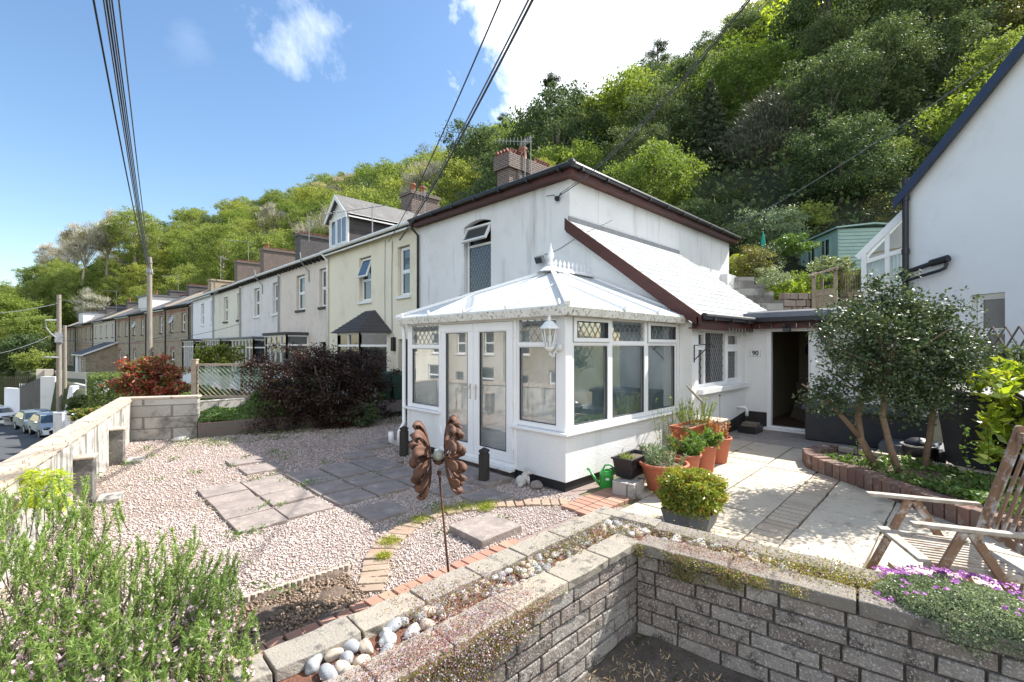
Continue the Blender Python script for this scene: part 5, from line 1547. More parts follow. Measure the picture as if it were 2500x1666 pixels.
def terrace_house(label, M, W, ze, zg, wallm, wins, sillm, roofm='slate_roof', fas='upvc_dirty', chimney=None, parapet=False, lintel=None, doors=(), D=8.6, rise=2.0, opens=(), group=None, sidewall=False, gut='upvc_dirty'):
 org = M @ Vector((W / 2, 0, zg))
 t = thing('terraced_house', label, 'terraced house', tuple(org), group)
 w = MB(M)
 ops = [(a, b, c, d) for (a, b, c, d) in wins] + [(a, b, c, d) for (a, b, c, d) in doors]
 wall_open(w, 0, W, zg - 1.2, ze, ops, .16)
 w.quad((0, 0, zg - 1.2), (0, D, zg - 1.2), (0, D, ze), (0, 0, ze)); w.quad((W, 0, zg - 1.2), (W, D, zg - 1.2), (W, D, ze), (W, 0, ze))
 w.add([(0, 0, ze), (0, D, ze), (0, D / 2, ze + rise), (W, 0, ze), (W, D, ze), (W, D / 2, ze + rise)], [(0, 1, 2), (3, 5, 4)])
 w.build('wall', M_(wallm), t)
 for i, (a, b, c, d) in enumerate(wins):
  sash(t, M, a + .05, b - .02, c, d - .03, y=.10, split=.5, open_top=(i in opens), sill=sillm)
 for (a, b, c, d) in doors:
  g = MB(M); g.box(a, b, .30, .34, c, d); g.build('doorway', M_('post_dark_wood'), t)
 rf = MB(M); e = .22
 th = .07
 k = rise / (D / 2)
 rf.add([(0, -e, ze + .14 - e * k), (W, -e, ze + .14 - e * k), (W, D / 2, ze + .14 + rise), (0, D / 2, ze + .14 + rise), (0, D + e, ze + .14 - e * k), (W, D + e, ze + .14 - e * k),
   (0, -e, ze + .07 - e * k), (W, -e, ze + .07 - e * k)], [(0, 1, 2, 3), (3, 2, 5, 4), (0, 6, 7, 1)])
 roof = rf.build('roof', M_(roofm), t)
 rt = MB(M)
 n = int(W / .33)
 for i in range(n): rt.box(i * W / n + .01, (i + 1) * W / n - .01, D / 2 - .12, D / 2 + .12, ze + .13 + rise, ze + .21 + rise)
 rt.build('ridge_tiles', M_('red_tile' if parapet else 'slate_roof'), roof)
 g = MB(M); g.tube([(0, -e - .05, ze + .06), (W, -e - .05, ze + .06)], .062, 8)
 g.build('gutter', M_(gut), t)
 f = MB(M); f.box(0, W, -e, -e + .03, ze - .09, ze + .07)
 if fas == 'brackets':
  f = MB(M)
  for i in range(int(W / .42)): f.box(.1 + i * .42, .19 + i * .42, -.20, -.0, ze - .12, ze + .02)
  f.box(0, W, -e, -e + .025, ze - .02, ze + .07)
  f.build('eaves_brackets', M_('post_dark_wood'), t)
 else: f.build('fascia', M_(fas), t)
 if parapet:
  p = MB(M)
  for x in (0.0,):
   p.add([(x - .12, -.15, ze - .1), (x + .16, -.15, ze - .1), (x + .16, -.15, ze + .22), (x - .12, -.15, ze + .22),
    (x - .12, D / 2, ze + rise + .1), (x + .16, D / 2, ze + rise + .1), (x + .16, D / 2, ze + rise + .42), (x - .12, D / 2, ze + rise + .42)],
    [(0, 1, 2, 3), (3, 2, 6, 7), (1, 5, 6, 2), (0, 3, 7, 4), (4, 7, 6, 5)])
  p.build('parapet', M_('concrete_coping'), t)
 if lintel:
  l = MB(M)
  for (a, b, c, d) in wins:
   for kk in range(9):
    u = kk / 8; x = a - .08 + (b - a + .16) * u; zz = d + .02 + .10 * 4 * u * (1 - u)
    l.obox((0, 0, 0), .001, .001, .001)
    l.box(x - .045, x + .045, -.012, .01, zz, zz + .22)
   l.box(a - .1, b + .1, -.010, .0, d - .0, d + .03)
  l.box(0, W, -.012, 0, (zg + ze) / 2 + .15, (zg + ze) / 2 + .23); l.box(0, W, -.012, 0, ze - .42, ze - .2)
  l.build('brick_lintel', M_(lintel), t)
 if chimney:
  cm, hw, top, pots, tm = chimney
  c = MB(M); xx = 0.0 + .0
  c.box(-.42, .42, D / 2 - hw, D / 2 + hw, ze + rise - .9, top - .15); c.box(-.48, .48, D / 2 - hw - .05, D / 2 + hw + .05, top - .15, top)
  ch = c.build('chimney', M_(cm), t)
  for i in range(pots): q = MB(M); q.lathe((0, D / 2 - hw + .35 + i * .5, top - .01), [(.13, 0), (.11, .1), (.11, .38), (.14, .4), (.14, .46)], 10); q.build('chimney_pot', M_('clay_pot'), ch, smooth=True)
  if tm:
   q = MB(M)
   for i in range(int(hw * 2 / .16)):
    y = D / 2 - hw + i * .16
    q.beam((-.42, y, top), (-.42, y + .08, top + .13), .08, .03); q.beam((-.42, y + .16, top), (-.42, y + .08, top + .13), .08, .03)
    q.beam((.42, y, top), (.42, y + .08, top + .13), .08, .03); q.beam((.42, y + .16, top), (.42, y + .08, top + .13), .08, .03)
   q.build('crested_tiles', M_('red_tile'), ch)
 return t
def L(Yf, Ya, Yb):       # Y span to face-A x span, house starting at far end Yf
 return (Yf - Ya, Yf - Yb)
YB = [11.77, 18.15, 23.7, 30.1, 36.7, 43.5]
# yellow house with the dormer
M = faceA(XF, YB[1])
ty = terrace_house('cream yellow terraced house with a gabled dormer and a small slate bay roof', M, YB[1] - YB[0], 5.42, -.2, 'yellow_render',
 [L(YB[1], 15.50, 14.63) + (3.40, 4.94), L(YB[1], 12.90, 12.2) + (3.40, 4.94)], 'white_paint', doors=[L(YB[1], 12.88, 12.05) + (-.2, 2.05)], opens=(0,), chimney=('brown_brick', .75, 8.75, 2, False))
def yellow_bits():
 M = faceA(XF, YB[1]); o = YB[1]
 P = bay(ty, M, o - 15.9, o - 13.5, -.2, 2.27, .75, 'cant')
 r = MB(M); a, b = o - 16.2, o - 13.2; c = (a + b) / 2
 pts = [(a, 0, 2.27), (a + .55, -.98, 2.27), (b - .55, -.98, 2.27), (b, 0, 2.27), (c - .35, 0, 3.05), (c + .35, 0, 3.05)]
 r.add(pts, [(0, 1, 4), (1, 2, 5, 4), (2, 3, 5), (0, 3, 2, 1)]); r.build('bay_roof', M_('slate_dark'), ty)
 hs = MB(M)
 for k in range(9):      # raised slate courses
  z = 2.30 + k * .083; u = (z - 2.27) / .78
  q = lambda p, tt: Vector(p).lerp(Vector(tt), u) + Vector((0, -.012, .006))
  hs.beam(q(pts[1], pts[4]), q(pts[2], pts[5]), .012, .02)
  hs.beam(q(pts[0], pts[4]), q(pts[1], pts[4]), .012, .02); hs.beam(q(pts[2], pts[5]), q(pts[3], pts[5]), .012, .02)
 hs.build('slate_courses', M_('slate_dark'), ty)
 # dormer
 y0, y1 = 16.45, 18.1; X0 = 7.75; X1 = 11.4
 w = MB(); w.add([(X0, y0, 5.5), (X0, y1, 5.5), (X0, y1, 6.82), (X0, (y0 + y1) / 2, 7.55), (X0, y0, 6.82)], [(0, 1, 2, 3, 4)])
 dm = w.build('dormer_front', M_('upvc_dirty'), ty)
 s = MB(); s.add([(X0, y0, 5.5), (X1, y0, 5.5), (X1, y0, 6.82), (X0, y0, 6.82)], [(0, 1, 2, 3)]); s.add([(X0, y1, 5.5), (X1, y1, 5.5), (X1, y1, 6.82), (X0, y1, 6.82)], [(0, 1, 2, 3)])
 s.build('dormer_cheek', M_('siding_grey'), ty)
 r = MB(); ym = (y0 + y1) / 2; e = .16
 for sg in (-1, 1):
  ya = ym + sg * ((y1 - y0) / 2 + e); za = 6.82 - e * .88 + .04
  r.prism([(X0 - .18, ym, 7.62), (X0 - .18, ya, za), (X0 - .18, ya, za - .07), (X0 - .18, ym, 7.53)], (X1 - X0 + .2, 0, 0))
 r.build('dormer_roof', M_('slate_roof'), ty)
 b = MB()
 for sg in (-1, 1):
  ya = ym + sg * ((y1 - y0) / 2 + e); za = 6.82 - e * .88
  b.prism([(X0 - .20, ym, 7.60), (X0 - .20, ya, za + .04), (X0 - .20, ya, za - .12), (X0 - .20, ym, 7.42)], (.03, 0, 0))
 b.box(X0 - .05, X0 - .005, y0 - .0, y0 + .12, 5.6, 6.8); b.box(X0 - .05, X0 - .005, y1 - .12, y1, 5.6, 6.8)
 b.box(X0 - .1, X1, y0 - e, y0 - e + .03, 6.60, 6.74)
 b.build('barge_board', M_('upvc_dirty'), ty)
 MD = faceA(X0, y1)
 f = MB(MD); frame_rect(f, .14, .60, 5.72, 6.72, .05, -.04, .03); frame_rect(f, .66, 1.50, 5.72, 6.72, .05, -.04, .03); f.box(1.05, 1.10, -.04, .03, 5.77, 6.67)
 wd = f.build('window', M_('upvc'), ty); g = MB(MD); g.box(.19, .55, -.02, -.01, 5.77, 6.67); g.box(.71, 1.45, -.02, -.01, 5.77, 6.67); g.build('pane', M_('pane_mid'), wd)
 pipe(ty, 'downpipe', [(XF - .28, YB[1] - .05, 5.46), (XF - .07, YB[1] - .1, 5.2), (XF - .07, YB[1] - .1, .0)], .05, 'upvc_dirty')
 lb = MB(); lb.box(XF - .12, XF - .003, 13.0, 13.14, 1.68, 2.12); lb.build('outside_lamp', M_('black_plastic'), ty, bevel=.02)
 c = MB(); c.tube([(XF - .02, 13.65, 5.3), (XF - .02, 13.68, 3.6), (XF - .02, 13.6, .2)], .01, 4); c.tube([(XF - .02, 13.2, 5.2), (XF - .02, 13.24, 3.9), (XF - .02, 13.22, 2.3), (XF - .02, 13.1, 2.1)], .014, 4); c.build('wall_cable', M_('grey_pipe'), ty)
yellow_bits()
antenna('tv_aerial', 'aerial with long boom in front of the dormer of the cream yellow house', (7.7, 14.6, 5.4), 1.25, (-.25, .97, .05), 11, .45, False, blen=2.6)
antenna('tv_aerial', 'tall thin aerial rising behind the ridge of the dormer', (11.5, 17.1, 7.1), 1.5, (-.2, .95, .0), 9, .4, True, blen=1.6)
M = faceA(XF, YB[2])
tp = terrace_house('pale pink terraced house with dark sills and a flat-roofed bay', M, YB[2] - YB[1], 5.40, -.3, 'pink_render',
 [L(YB[2], 21.52, 20.55) + (3.42, 4.95), L(YB[2], 18.98, 18.25) + (3.42, 4.97)], 'sill_dark', fas='brackets', doors=[L(YB[2], 19.0, 18.25) + (-.3, 2.0)], chimney=('dark_brick', .9, 8.8, 0, False))
P = bay(tp, M, 23.7 - 22.9, 23.7 - 20.2, -.3, 2.30, .85, 'rect', curtain=True); flat_roof(tp, M, P, 2.30, 'sill_dark')
M = faceA(XF, YB[3])
tg = terrace_house('pale grey terraced house with white sills and a wide porch roof', M, YB[3] - YB[2], 5.40, -.5, 'grey_render',
 [L(YB[3], 27.70, 26.77) + (3.42, 4.93), L(YB[3], 24.7, 23.95) + (3.42, 4.95)], 'white_paint', fas='brackets', chimney=('dark_brick', 1.15, 8.85, 0, True))
P = bay(tg, M, 30.1 - 29.2, 30.1 - 24.9, -.5, 2.18, .8, 'rect'); flat_roof(tg, M, P, 2.18, 'roof_grey')
M = faceA(XF, YB[4])
tc = terrace_house('small-windowed cream terraced house with two black sills', M, YB[4] - YB[3], 5.38, -.7, 'cream_render',
 [L(YB[4], 34.1, 33.1) + (3.38, 4.93), L(YB[4], 31.0, 30.35) + (3.38, 4.95)], 'sill_dark', fas='brackets', chimney=('brown_brick', 1.3, 8.9, 1, True))
P = bay(tc, M, 36.7 - 35.6, 36.7 - 31.2, -.7, 2.2, .8, 'rect'); flat_roof(tc, M, P, 2.2, 'lead')
M = faceA(XF, YB[5])
tw = terrace_house('bright white terraced house at the far end of the rendered row', M, YB[5] - YB[4], 5.38, -.9, 'white_house_paint',
 [L(YB[5], 40.6, 39.6) + (3.38, 4.93), L(YB[5], 37.6, 36.8) + (3.38, 4.95)], 'white_paint', chimney=('brown_brick', 1.3, 8.9, 0, True))
P = bay(tw, M, 43.5 - 42.6, 43.5 - 38.4, -.9, 2.2, .8, 'rect'); flat_roof(tw, M, P, 2.2, 'sill_dark')
def row_bits():
 for i, y in enumerate((YB[2] - .05, YB[3] + .06, YB[4] - .1, YB[5] - .1)):
  par = (tp, tg, tc, tw)[i]
  pipe(par, 'downpipe', [(XF - .07, y, 5.2), (XF - .07, y, .2)], .04, 'grey_pipe', 8)
 for (y, par) in ((20.0, tp), (26.2, tg)):     # bracket arms carrying the phone line
  mb = MB(); mb.tube([(XF - .03, y, 4.55), (XF - .04, y, 5.0), (XF - .35, y, 5.35), (XF - .4, y, 5.75)], .025, 6); mb.build('cable_bracket', M_('grey_pipe'), par)
 for x, y, z in ((XF - .22, 43.2, 5.2), (XF - .25, 34.9, 4.6)):
  pass
row_bits()
# second terrace, bending away: brick houses
RZ2 = -R(90) + math.atan(0.1141)
d2 = Vector((-0.1133, 0.9936, 0))
HW = 6.0
labels2 = ['buff brick terraced house beside the white one, with an arched open window', 'buff brick terraced house partly hidden by the tall pole',
  'buff brick terraced house with a blue reflecting open window', 'buff brick terraced house above the gabled brick porch', 'plain beige rendered house in the far brick row',
  'second beige rendered house in the far brick row', 'buff brick house left of the beige rendered pair', 'buff brick house with red lintels near the far end of the row',
  'buff brick house at the very end of the far row', 'last house of the far row, beside the dark trees']
for i in range(10):
 P0 = Vector((XF - .15, 43.7, 0)) + d2 * (HW * (i + 1))
 M = Matrix.Translation(P0) @ Matrix.Rotation(RZ2, 4, 'Z')
 beige = i in (4, 5)
 zg = -1.0 - .06 * i
 th_ = terrace_house(labels2[i], M, HW - .02, 5.05 - .05 * i, zg, 'beige_render' if beige else 'buff_brick',
  [(1.0, 1.85, 3.05 - .05 * i, 4.5 - .05 * i), (4.0, 4.85, 3.05 - .05 * i, 4.5 - .05 * i), (1.1, 2.2, zg + .9, zg + 2.5)], 'sill_dark', parapet=(i % 2 == 0), lintel=None if beige else 'red_brick',
  opens=(0,) if i in (0, 2) else (), chimney=('buff_brick' if i == 0 else 'dark_brick', 1.0, 8.0 - .05 * i, 1 if i in (3, 5) else 0, i in (1, 4)), rise=2.2, fas='upvc_dirty' if i % 2 else 'brackets', gut='black_plastic',
  doors=[(4.2, 5.1, zg, zg + 2.1)])
 if i % 2 == 0 or i in (1, 3):
  mb = MB(M); mb.tube([(HW - .1, -.06, 4.9 - .05 * i), (HW - .1, -.06, zg)], .05, 6)
  mb.build('drain_pipe', M_('black_plastic'), th_)
def brick_porch():
 P0 = Vector((XF - .15, 43.7, 0)) + d2 * (HW * 4.4)
 M = Matrix.Translation(P0) @ Matrix.Rotation(RZ2, 4, 'Z')
 t = thing('porch', 'buff brick porch with a slate lean-to roof in front of the far row', 'porch', tuple(P0 + Vector((0, 0, -1.2))))
 w = MB(M); zg = -1.6
 wall_open(w, 0, 3.0, zg, 1.0, [(.7, 1.6, -.5, .6)], .1, y=-2.6)
 w.quad((0, -2.6, zg), (0, 0, zg), (0, 0, 1.0), (0, -2.6, 1.0)); w.add([(3.0, -2.6, zg), (3.0, 0, zg), (3.0, 0, 2.2), (3.0, -2.6, 1.0)], [(0, 1, 2, 3)])
 w.build('wall', M_('buff_brick'), t)
 f = MB(M); frame_rect(f, .7, 1.6, -.5, .6, .06, -2.55, -2.5); f.box(.7, 1.6, -2.55, -2.5, .2, .26); wi = f.build('window', M_('upvc'), t)
 g = MB(M); g.box(.76, 1.54, -2.52, -2.51, -.44, .54); g.build('pane', M_('pane_dark'), wi)
 r = MB(M); r.prism([(-3.2, -2.9, .95), (-3.2, 0, 2.3), (-3.2, 0, 2.2), (-3.2, -2.9, .86)], (6.4, 0, 0)); r.build('roof', M_('slate_dark'), t)
 b = MB(M); b.prism([(3.2, -2.92, .97), (3.2, 0, 2.33), (3.2, 0, 2.15), (3.2, -2.92, .80)], (.04, 0, 0)); b.box(-3.2, 3.2, -2.95, -2.88, .78, .9); b.build('barge_board', M_('upvc'), t)
 w = MB(M); w.box(-3.0, -1.6, -2.6, -2.5, zg, .95); w.box(-.5, -.05, -2.6, -2.5, zg, .95); w.build('side_panel', M_('white_house_paint'), t)
brick_porch()
def far_dormers():
 for i, (k, lab) in enumerate(((3.1, 'grey boxed dormer on the far brick row behind the tall pole'), (8.6, 'pale boxed dormer at the end of the far brick row'))):
  P0 = Vector((XF - .15, 43.7, 0)) + d2 * (HW * k)
  M = Matrix.Translation(P0) @ Matrix.Rotation(RZ2, 4, 'Z')
  t = thing('roof_dormer', lab, 'dormer', tuple(P0 + Vector((0, 0, 5))))
  w = MB(M); w.box(0, 3.4, .8, 4.0, 5.0, 6.9 - .2 * i); w.build('dormer_box', M_('grey_render' if i == 0 else 'white_house_paint'), t)
  r = MB(M); r.box(-.15, 3.55, .65, 4.1, 6.9 - .2 * i, 7.02 - .2 * i); r.build('dormer_roof', M_('roof_grey'), t)
far_dormers()
for (x, y, z, h, lab, d) in ((11.6, 43.5, 8.7, 2.0, 'aerial above the far end of the rendered row', (-.9, .3, 0)), (10.9, 49.5, 7.6, 2.6, 'thin aerial beside the buff chimney', (.5, .8, 0)),
       (9.6, 62, 7.0, 2.6, 'aerial over the brick row left of the tall pole', (-.8, .5, 0)), (6.0, 84, 6.5, 3.0, 'aerial over the beige far houses', (-.8, .4, 0)), (11.2, 29.3, 8.3, 1.4, 'whip aerial beside the dark chimney', (.5, .8, 0))):
 antenna('tv_aerial', lab, (x, y, z), h, d, 8, .5, False, blen=1.6)
def tv_ant_low():
 antenna('tv_aerial', 'dark aerial fixed to the cream wall under the gutter', (XF - .35, 34.9, 3.9), 1.5, (0, -.9, .0), 5, .6, True, blen=.9)
tv_ant_low()
# ------------------------------------------------------------------ neighbour's gable house on the right
def neighbour():
 O = Vector((17.0, 1.50, -.438)); d = Vector((-.531, -.847, 0)).normalized(); n = Vector((-d.y, d.x, 0))
 if n.x < 0: n = -n                          # inwards, away from the camera
 rz = math.atan2(d.y, d.x)
 t = thing('gable_house', 'large white rendered gable wall of the neighbouring house with a sloping blue-black roof edge', 'house', tuple(O))
 k_ = 1.238; M = Matrix(((d.x * k_, n.x * k_, 0, O.x), (d.y * k_, n.y * k_, 0, O.y), (0, 0, k_, -.438), (0, 0, 0, 1)))
 sl = 0.97
 def zt(x): return 5.20 + sl * x
 w = MB(M); L_ = 2.25; wx0, wx1, wz0, wz1 = 1.26, 1.80, 1.35, 2.86
 wall_open(w, 0, L_, -.5, 5.20, [(wx0, wx1, wz0, wz1)], .22)
 w.add([(0, 0, 5.20), (L_, 0, 5.20), (L_, 0, zt(L_))], [(0, 1, 2)])
 w.quad((0, 0, -.5), (0, 5, -.5), (0, 5, 5.2), (0, 0, 5.2)); w.quad((L_, 0, -.5), (L_, 5, -.5), (L_, 5, zt(L_)), (L_, 0, zt(L_)))
 w.build('wall', M_('neighbour_render'), t)
 sash(t, M, wx0 + .02, wx1 - .0, wz0, wz1 - .02, y=.14, split=.52, glass='pane_mid')
 r = MB(M); r.prism([(-.10, -.16, zt(-.10) - .02), (L_, -.16, zt(L_) - .02), (L_, -.16, zt(L_) + .12), (-.10, -.16, zt(-.10) + .12)], (0, 5.2, 0)); r.build('roof', M_('roof_grey'), t)
 b = MB(M); b.prism([(-.12, -.20, zt(-.12) - .14), (L_, -.20, zt(L_) - .14), (L_, -.20, zt(L_) + .10), (-.12, -.20, zt(-.12) + .10)], (0, .035, 0)); b.build('barge_board', mat('blue_black', (.022, .033, .07), (.03, .042, .085), 3, .4), t)
 p = MB(M); p.tube([(.08, -.10, 5.6), (.08, -.10, 2.0)], .06, 12)
 for z in (5.1, 3.9, 3.3, 2.8): p.tube([(.08, -.10, z), (.08, -.10, z + .12)], .075, 12)
 p.build('soil_pipe', M_('black_plastic'), t, smooth=False)
 q = MB(M); q.tube([(-.02, -.13, 3.46), (.75, -.13, 3.62), (.95, -.13, 3.64)], .05, 10); q.tube([(.62, -.13, 3.60), (.95, -.13, 3.65)], .075, 10)
 q.tube([(.0, -.16, 3.05), (.08, -.16, 3.06), (.12, -.16, 3.28), (.25, -.16, 3.32), (.80, -.15, 3.42), (.88, -.12, 3.46), (.90, -.1, 3.56)], .035, 8); q.build('waste_pipe', M_('black_plastic'), t)
 # lean-to sun room behind the pipe, seen end on
 u = thing('sun_room', 'white lean-to sun room with curtains behind the black soil pipe', 'sun room', (18.0, 2.1, 2.4))
 X = 17.5
 a = onX(2105, 708, X); bq = onX(2222, 700, X); el = onX(2105, 622, X).z; er = onX(2222, 508, X).z; zs = a.z
 ya, yb = a.y, bq.y
 MA = faceA(X, ya); W = ya - yb
 f = MB(MA); k = (er - el) / W
 f.box(-.02, .11, -.05, .08, zs, el); f.box(W / 2 - .02, W / 2 + .09, .002, .082, zs, el + k * W / 2); f.box(.07, W, .001, .081, zs, zs + .07)
 zt1 = onX(2105, 641, X).z
 f.beam((0.07, .04, zt1 + .0), (W, .04, zt1 + .28), .10, .12)
 f.beam((-.12, .04, el - .09), (W, .04, er + .03), .14, .18); f.box(-.16, .1, -.05, .06, zs - .05, zs - .002)
 fw = f.build('window', M_('upvc'), u)
 g = MB(MA); g.add([(.05, .05, zs), (W, .05, zs), (W, .05, er), (.05, .05, el)], [(0, 1, 2, 3)]); g.build('pane', M_('glass'), fw)
 c = MB(MA); vs = []; N = 60
 for i in range(N + 1):
  x = .06 + (W - .06) * i / N; vs += [(x, .22 + .03 * math.sin(i * 1.3), zs), (x, .22 + .03 * math.sin(i * 1.3), zt1 + .05 + .15 * i / N)]
 c.add(vs, [(2 * i, 2 * i + 2, 2 * i + 3, 2 * i + 1) for i in range(N)]); c.build('curtain', M_('curtain'), u, smooth=True)
 c = MB(MA); c.add([(.1, .5, zt1), (W, .5, zt1), (W, .5, er), (.1, .5, el)], [(0, 1, 2, 3)]); c.build('blind', M_('hall_wall'), u)
 w = MB(MA); w.box(0.02, W + .3, .02, 3, 1.2, zs - .05); w.quad((.03, .02, zs), (.03, 3, zs), (.03, 3, el), (.03, .02, el)); w.build('wall', M_('white_roughcast'), u)
 r = MB(MA); r.prism([(-.1, 0, el), (W, 0, er + .1), (W, 0, er + .16), (-.1, 0, el + .06)], (0, 3, 0)); r.build('roof', M_('polycarbonate'), u)
neighbour()
# ------------------------------------------------------------------ back garden: shed, steps of block wall, stone wall, arch, parasol
def shed():
 P0 = Vector((21.7, 3.9, 0)); dl = Vector((.789, .625, 0)).normalized(); dr = Vector((.625, -.789, 0)).normalized(); z0, ze = 4.45, 6.40
 t = thing('garden_shed', 'mint green wooden shed with two small windows on the bank', 'shed', (P0.x, P0.y, z0))
 Ml = Matrix(((-dl.x, dr.x, 0, (P0 + dl * 2.9).x), (-dl.y, dr.y, 0, (P0 + dl * 2.9).y), (0, 0, 1, 0), (0, 0, 0, 1)))   # long face, x to the right
 w = MB(Ml); wall_open(w, 0, 2.9, z0, ze, [(.55, 1.2, 5.35, 6.1), (1.65, 2.3, 5.4, 6.15)], .04)
 w.M = None
 a, b = P0, P0 + dr * 2.4
 n = 14
 for i in range(n):
  za, zb = z0 + (ze - z0) * i / n, z0 + (ze - z0) * (i + 1) / n
  o1 = -dl * .03
  w.add([a + o1 + Vector((0, 0, za)), b + o1 + Vector((0, 0, za)), b + Vector((0, 0, zb)), a + Vector((0, 0, zb)), a + Vector((0, 0, za)), b + Vector((0, 0, za))], [(0, 1, 2, 3), (4, 5, 1, 0)])
 w.build('wall', M_('mint_wood'), t)
 tr = MB(Ml)
 for x in (0.0, 1.42, 2.82): tr.box(x, x + .09, -.03, .0, z0, ze)
 for (x0, x1, za, zb) in ((.50, 1.25, 5.30, 6.15), (1.60, 2.35, 5.35, 6.20)):
  frame_rect(tr, x0, x1, za, zb, .06, -.04, .0); tr.box((x0 + x1) / 2 - .02, (x0 + x1) / 2 + .02, -.04, .0, za + .06, zb - .06)
 tr.build('trim', M_('mint_wood'), t)
 g = MB(Ml); g.box(.55, 1.2, .03, .035, 5.35, 6.1); g.box(1.65, 2.3, .03, .035, 5.4, 6.15); g.build('pane', M_('pane_dark'), t)
 r = MB(); up = Vector((0, 0, .16)); e = .15
 c0 = P0 - dl * e - dr * e + Vector((0, 0, ze - .0)); c1 = P0 + dl * 3.05 - dr * e + Vector((0, 0, ze)); c2 = P0 + dl * 3.05 + dr * 1.2 + Vector((0, 0, ze + .12)); c3 = P0 - dl * e + dr * 1.2 + Vector((0, 0, ze + .12))
 c4 = P0 + dl * 3.05 + dr * 2.55 + Vector((0, 0, ze - .0)); c5 = P0 - dl * e + dr * 2.55 + Vector((0, 0, ze - .0)); v = Vector((0, 0, .06))
 r.add([c0, c1, c2, c3, c4, c5, c0 + v, c1 + v, c2 + v, c3 + v, c4 + v, c5 + v], [(6, 9, 8, 7), (9, 11, 10, 8), (0, 6, 7, 1), (0, 3, 9, 6), (3, 5, 11, 9), (5, 4, 10, 11)]); r.build('roof', M_('mint_wood'), t)
 # grey plank lean-to beside the shed
 mb = MB(Ml)
 for i in range(9): mb.box(-.95 + i * .1, -.86 + i * .1, .0, .03, z0 - .1, ze - .2)
 mb.box(-1.05, 0, -.05, .3, ze - .2, ze - .14)
 mb.build('plank_store', M_('grey_pipe'), label='narrow grey plank store left of the mint shed', cat='garden store')
shed()
def parasol():
 b = onD(1863, 640, 19.5); t = thing('parasol', 'closed green parasol standing among the bank shrubs', 'parasol', tuple(b - Vector((0, 0, 1))))
 m = MB(); m.tube([b - Vector((0, 0, 1.2)), b + Vector((0, 0, .2))], .035, 8); m.build('pole', M_('fence_wood'), t)
 m = MB(); m.lathe(b + Vector((0, 0, .15)), [(.11, 0), (.13, .2), (.09, .7), (.03, 1.05), (.005, 1.15)], 10); m.build('canopy', mat('parasol_green', (.01, .30, .20), (.01, .25, .17), 4, .7), t, smooth=True)
parasol()
def bank_walls():
 # stepped pale concrete block wall climbing the bank, then rubble stone wall with the gate
 t = thing('stepped_wall', 'stepped grey concrete block wall above the tiled lean-to roof', 'retaining wall', tuple(onD(1800, 760, 14.5)))
 m = MB()
 for px0, px1, yt in ((1797, 1836, 678), (1836, 1860, 695), (1860, 1884, 714), (1884, 1907, 735)):
  a, b = onD(px0, yt, 14.3), onD(px1, yt, 14.3); c = (a + b) / 2; L_ = (b - a); L_.z = 0
  m.obox((c.x, c.y, (a.z + 1.6) / 2), L_.length, .25, a.z - 1.6, math.atan2(L_.y, L_.x))
 m.build('blocks', M_('blockwork'), t)
 c = MB()
 a, b = onD(1907, 728, 14.3), onD(2130, 722, 14.3)
 t2 = thing('rubble_wall', 'pinkish rubble stone wall either side of the slatted garden gate', 'stone wall', tuple(a))
 rg = random.Random(8)
 def rub(p0, p1, ztop):
  d = (p1 - p0); d.z = 0; Ln = d.length; d.normalize(); mb = c
  z = 1.9
  while z < ztop:
   h = rg.uniform(.12, .22); s = 0
   while s < Ln:
    l = rg.uniform(.15, .38); q = p0 + d * (s + l / 2)
    stone_block(mb, (q.x, q.y, z + h / 2), l - .015, .3, h - .015, math.atan2(d.y, d.x), rg, .02, 3); s += l
   z += h
 rub(a, onD(1985, 728, 14.3), 3.35); rub(onD(2062, 725, 14.3), b, 3.45)
 c.build('stones', mat('rubble', (.30, .20, .16), (.22, .17, .13), 5, .9, .8, 30, .02, island=[(.34, .2, .16), (.26, .22, .18), (.40, .33, .28), (.2, .15, .12)]), t2, bevel=.02)
 g = thing('garden_gate', 'slatted wooden garden gate under a rustic pergola arch', 'garden gate', tuple(onD(2010, 755, 14.1)))
 s = MB(); p0, p1 = onD(1990, 709, 14.1), onD(2036, 703, 14.1)
 for i in range(9):
  q = p0.lerp(p1, i / 8); s.beam(Vector((q.x, q.y, 2.3)), Vector((q.x, q.y, q.z)), .055, .025)
 s.beam(p0 - Vector((0, 0, .15)), p1 - Vector((0, 0, .15)), .04, .07); s.build('slats', M_('fence_wood'), g)
 s = MB()
 for px, yt, dd in ((1987, 665, 14.1), (2006, 678, 15.2), (2040, 655, 14.1), (2056, 660, 15.2)):
  q = onD(px, yt, dd); s.beam(Vector((q.x, q.y, 2.2)), q, .09, .09)
 s.beam(onD(1975, 676, 14.0), onD(2045, 652, 14.0), .10, .06); s.beam(onD(1998, 668, 15.2), onD(2070, 652, 15.2), .10, .06)
 for k in range(4): s.beam(onD(1982 + k * 20, 672 - k * 5, 13.9), onD(1999 + k * 20, 664 - k * 4, 15.4), .05, .05)
 s.build('arch_frame', M_('fence_wood'), g)
 tt = thing('trellis', 'weathered lattice trellis right of the garden gate', 'trellis', tuple(onD(2080, 740, 14.4)))
 s = MB();
 for i in range(7):
  a1, b1 = onD(2064 + i * 6, 725, 14.5), onD(2064 + i * 6, 660, 14.5); s.beam(a1, b1, .02, .02)
 for i in range(6): s.beam(onD(2060, 665 + i * 11, 14.5), onD(2104, 660 + i * 11, 14.5), .02, .02)
 s.build('lattice', M_('fence_wood'), tt)
 q = onD(1790, 760, 15.5)
 wp = MB(); wp.box(q.x - .5, q.x + .3, q.y, q.y + .7, 1, onD(1790, 672, 15.5).z); wp.build('rendered_pier', M_('white_roughcast'), label='white rendered pier behind the corner of the white house', cat='pier')
bank_walls()
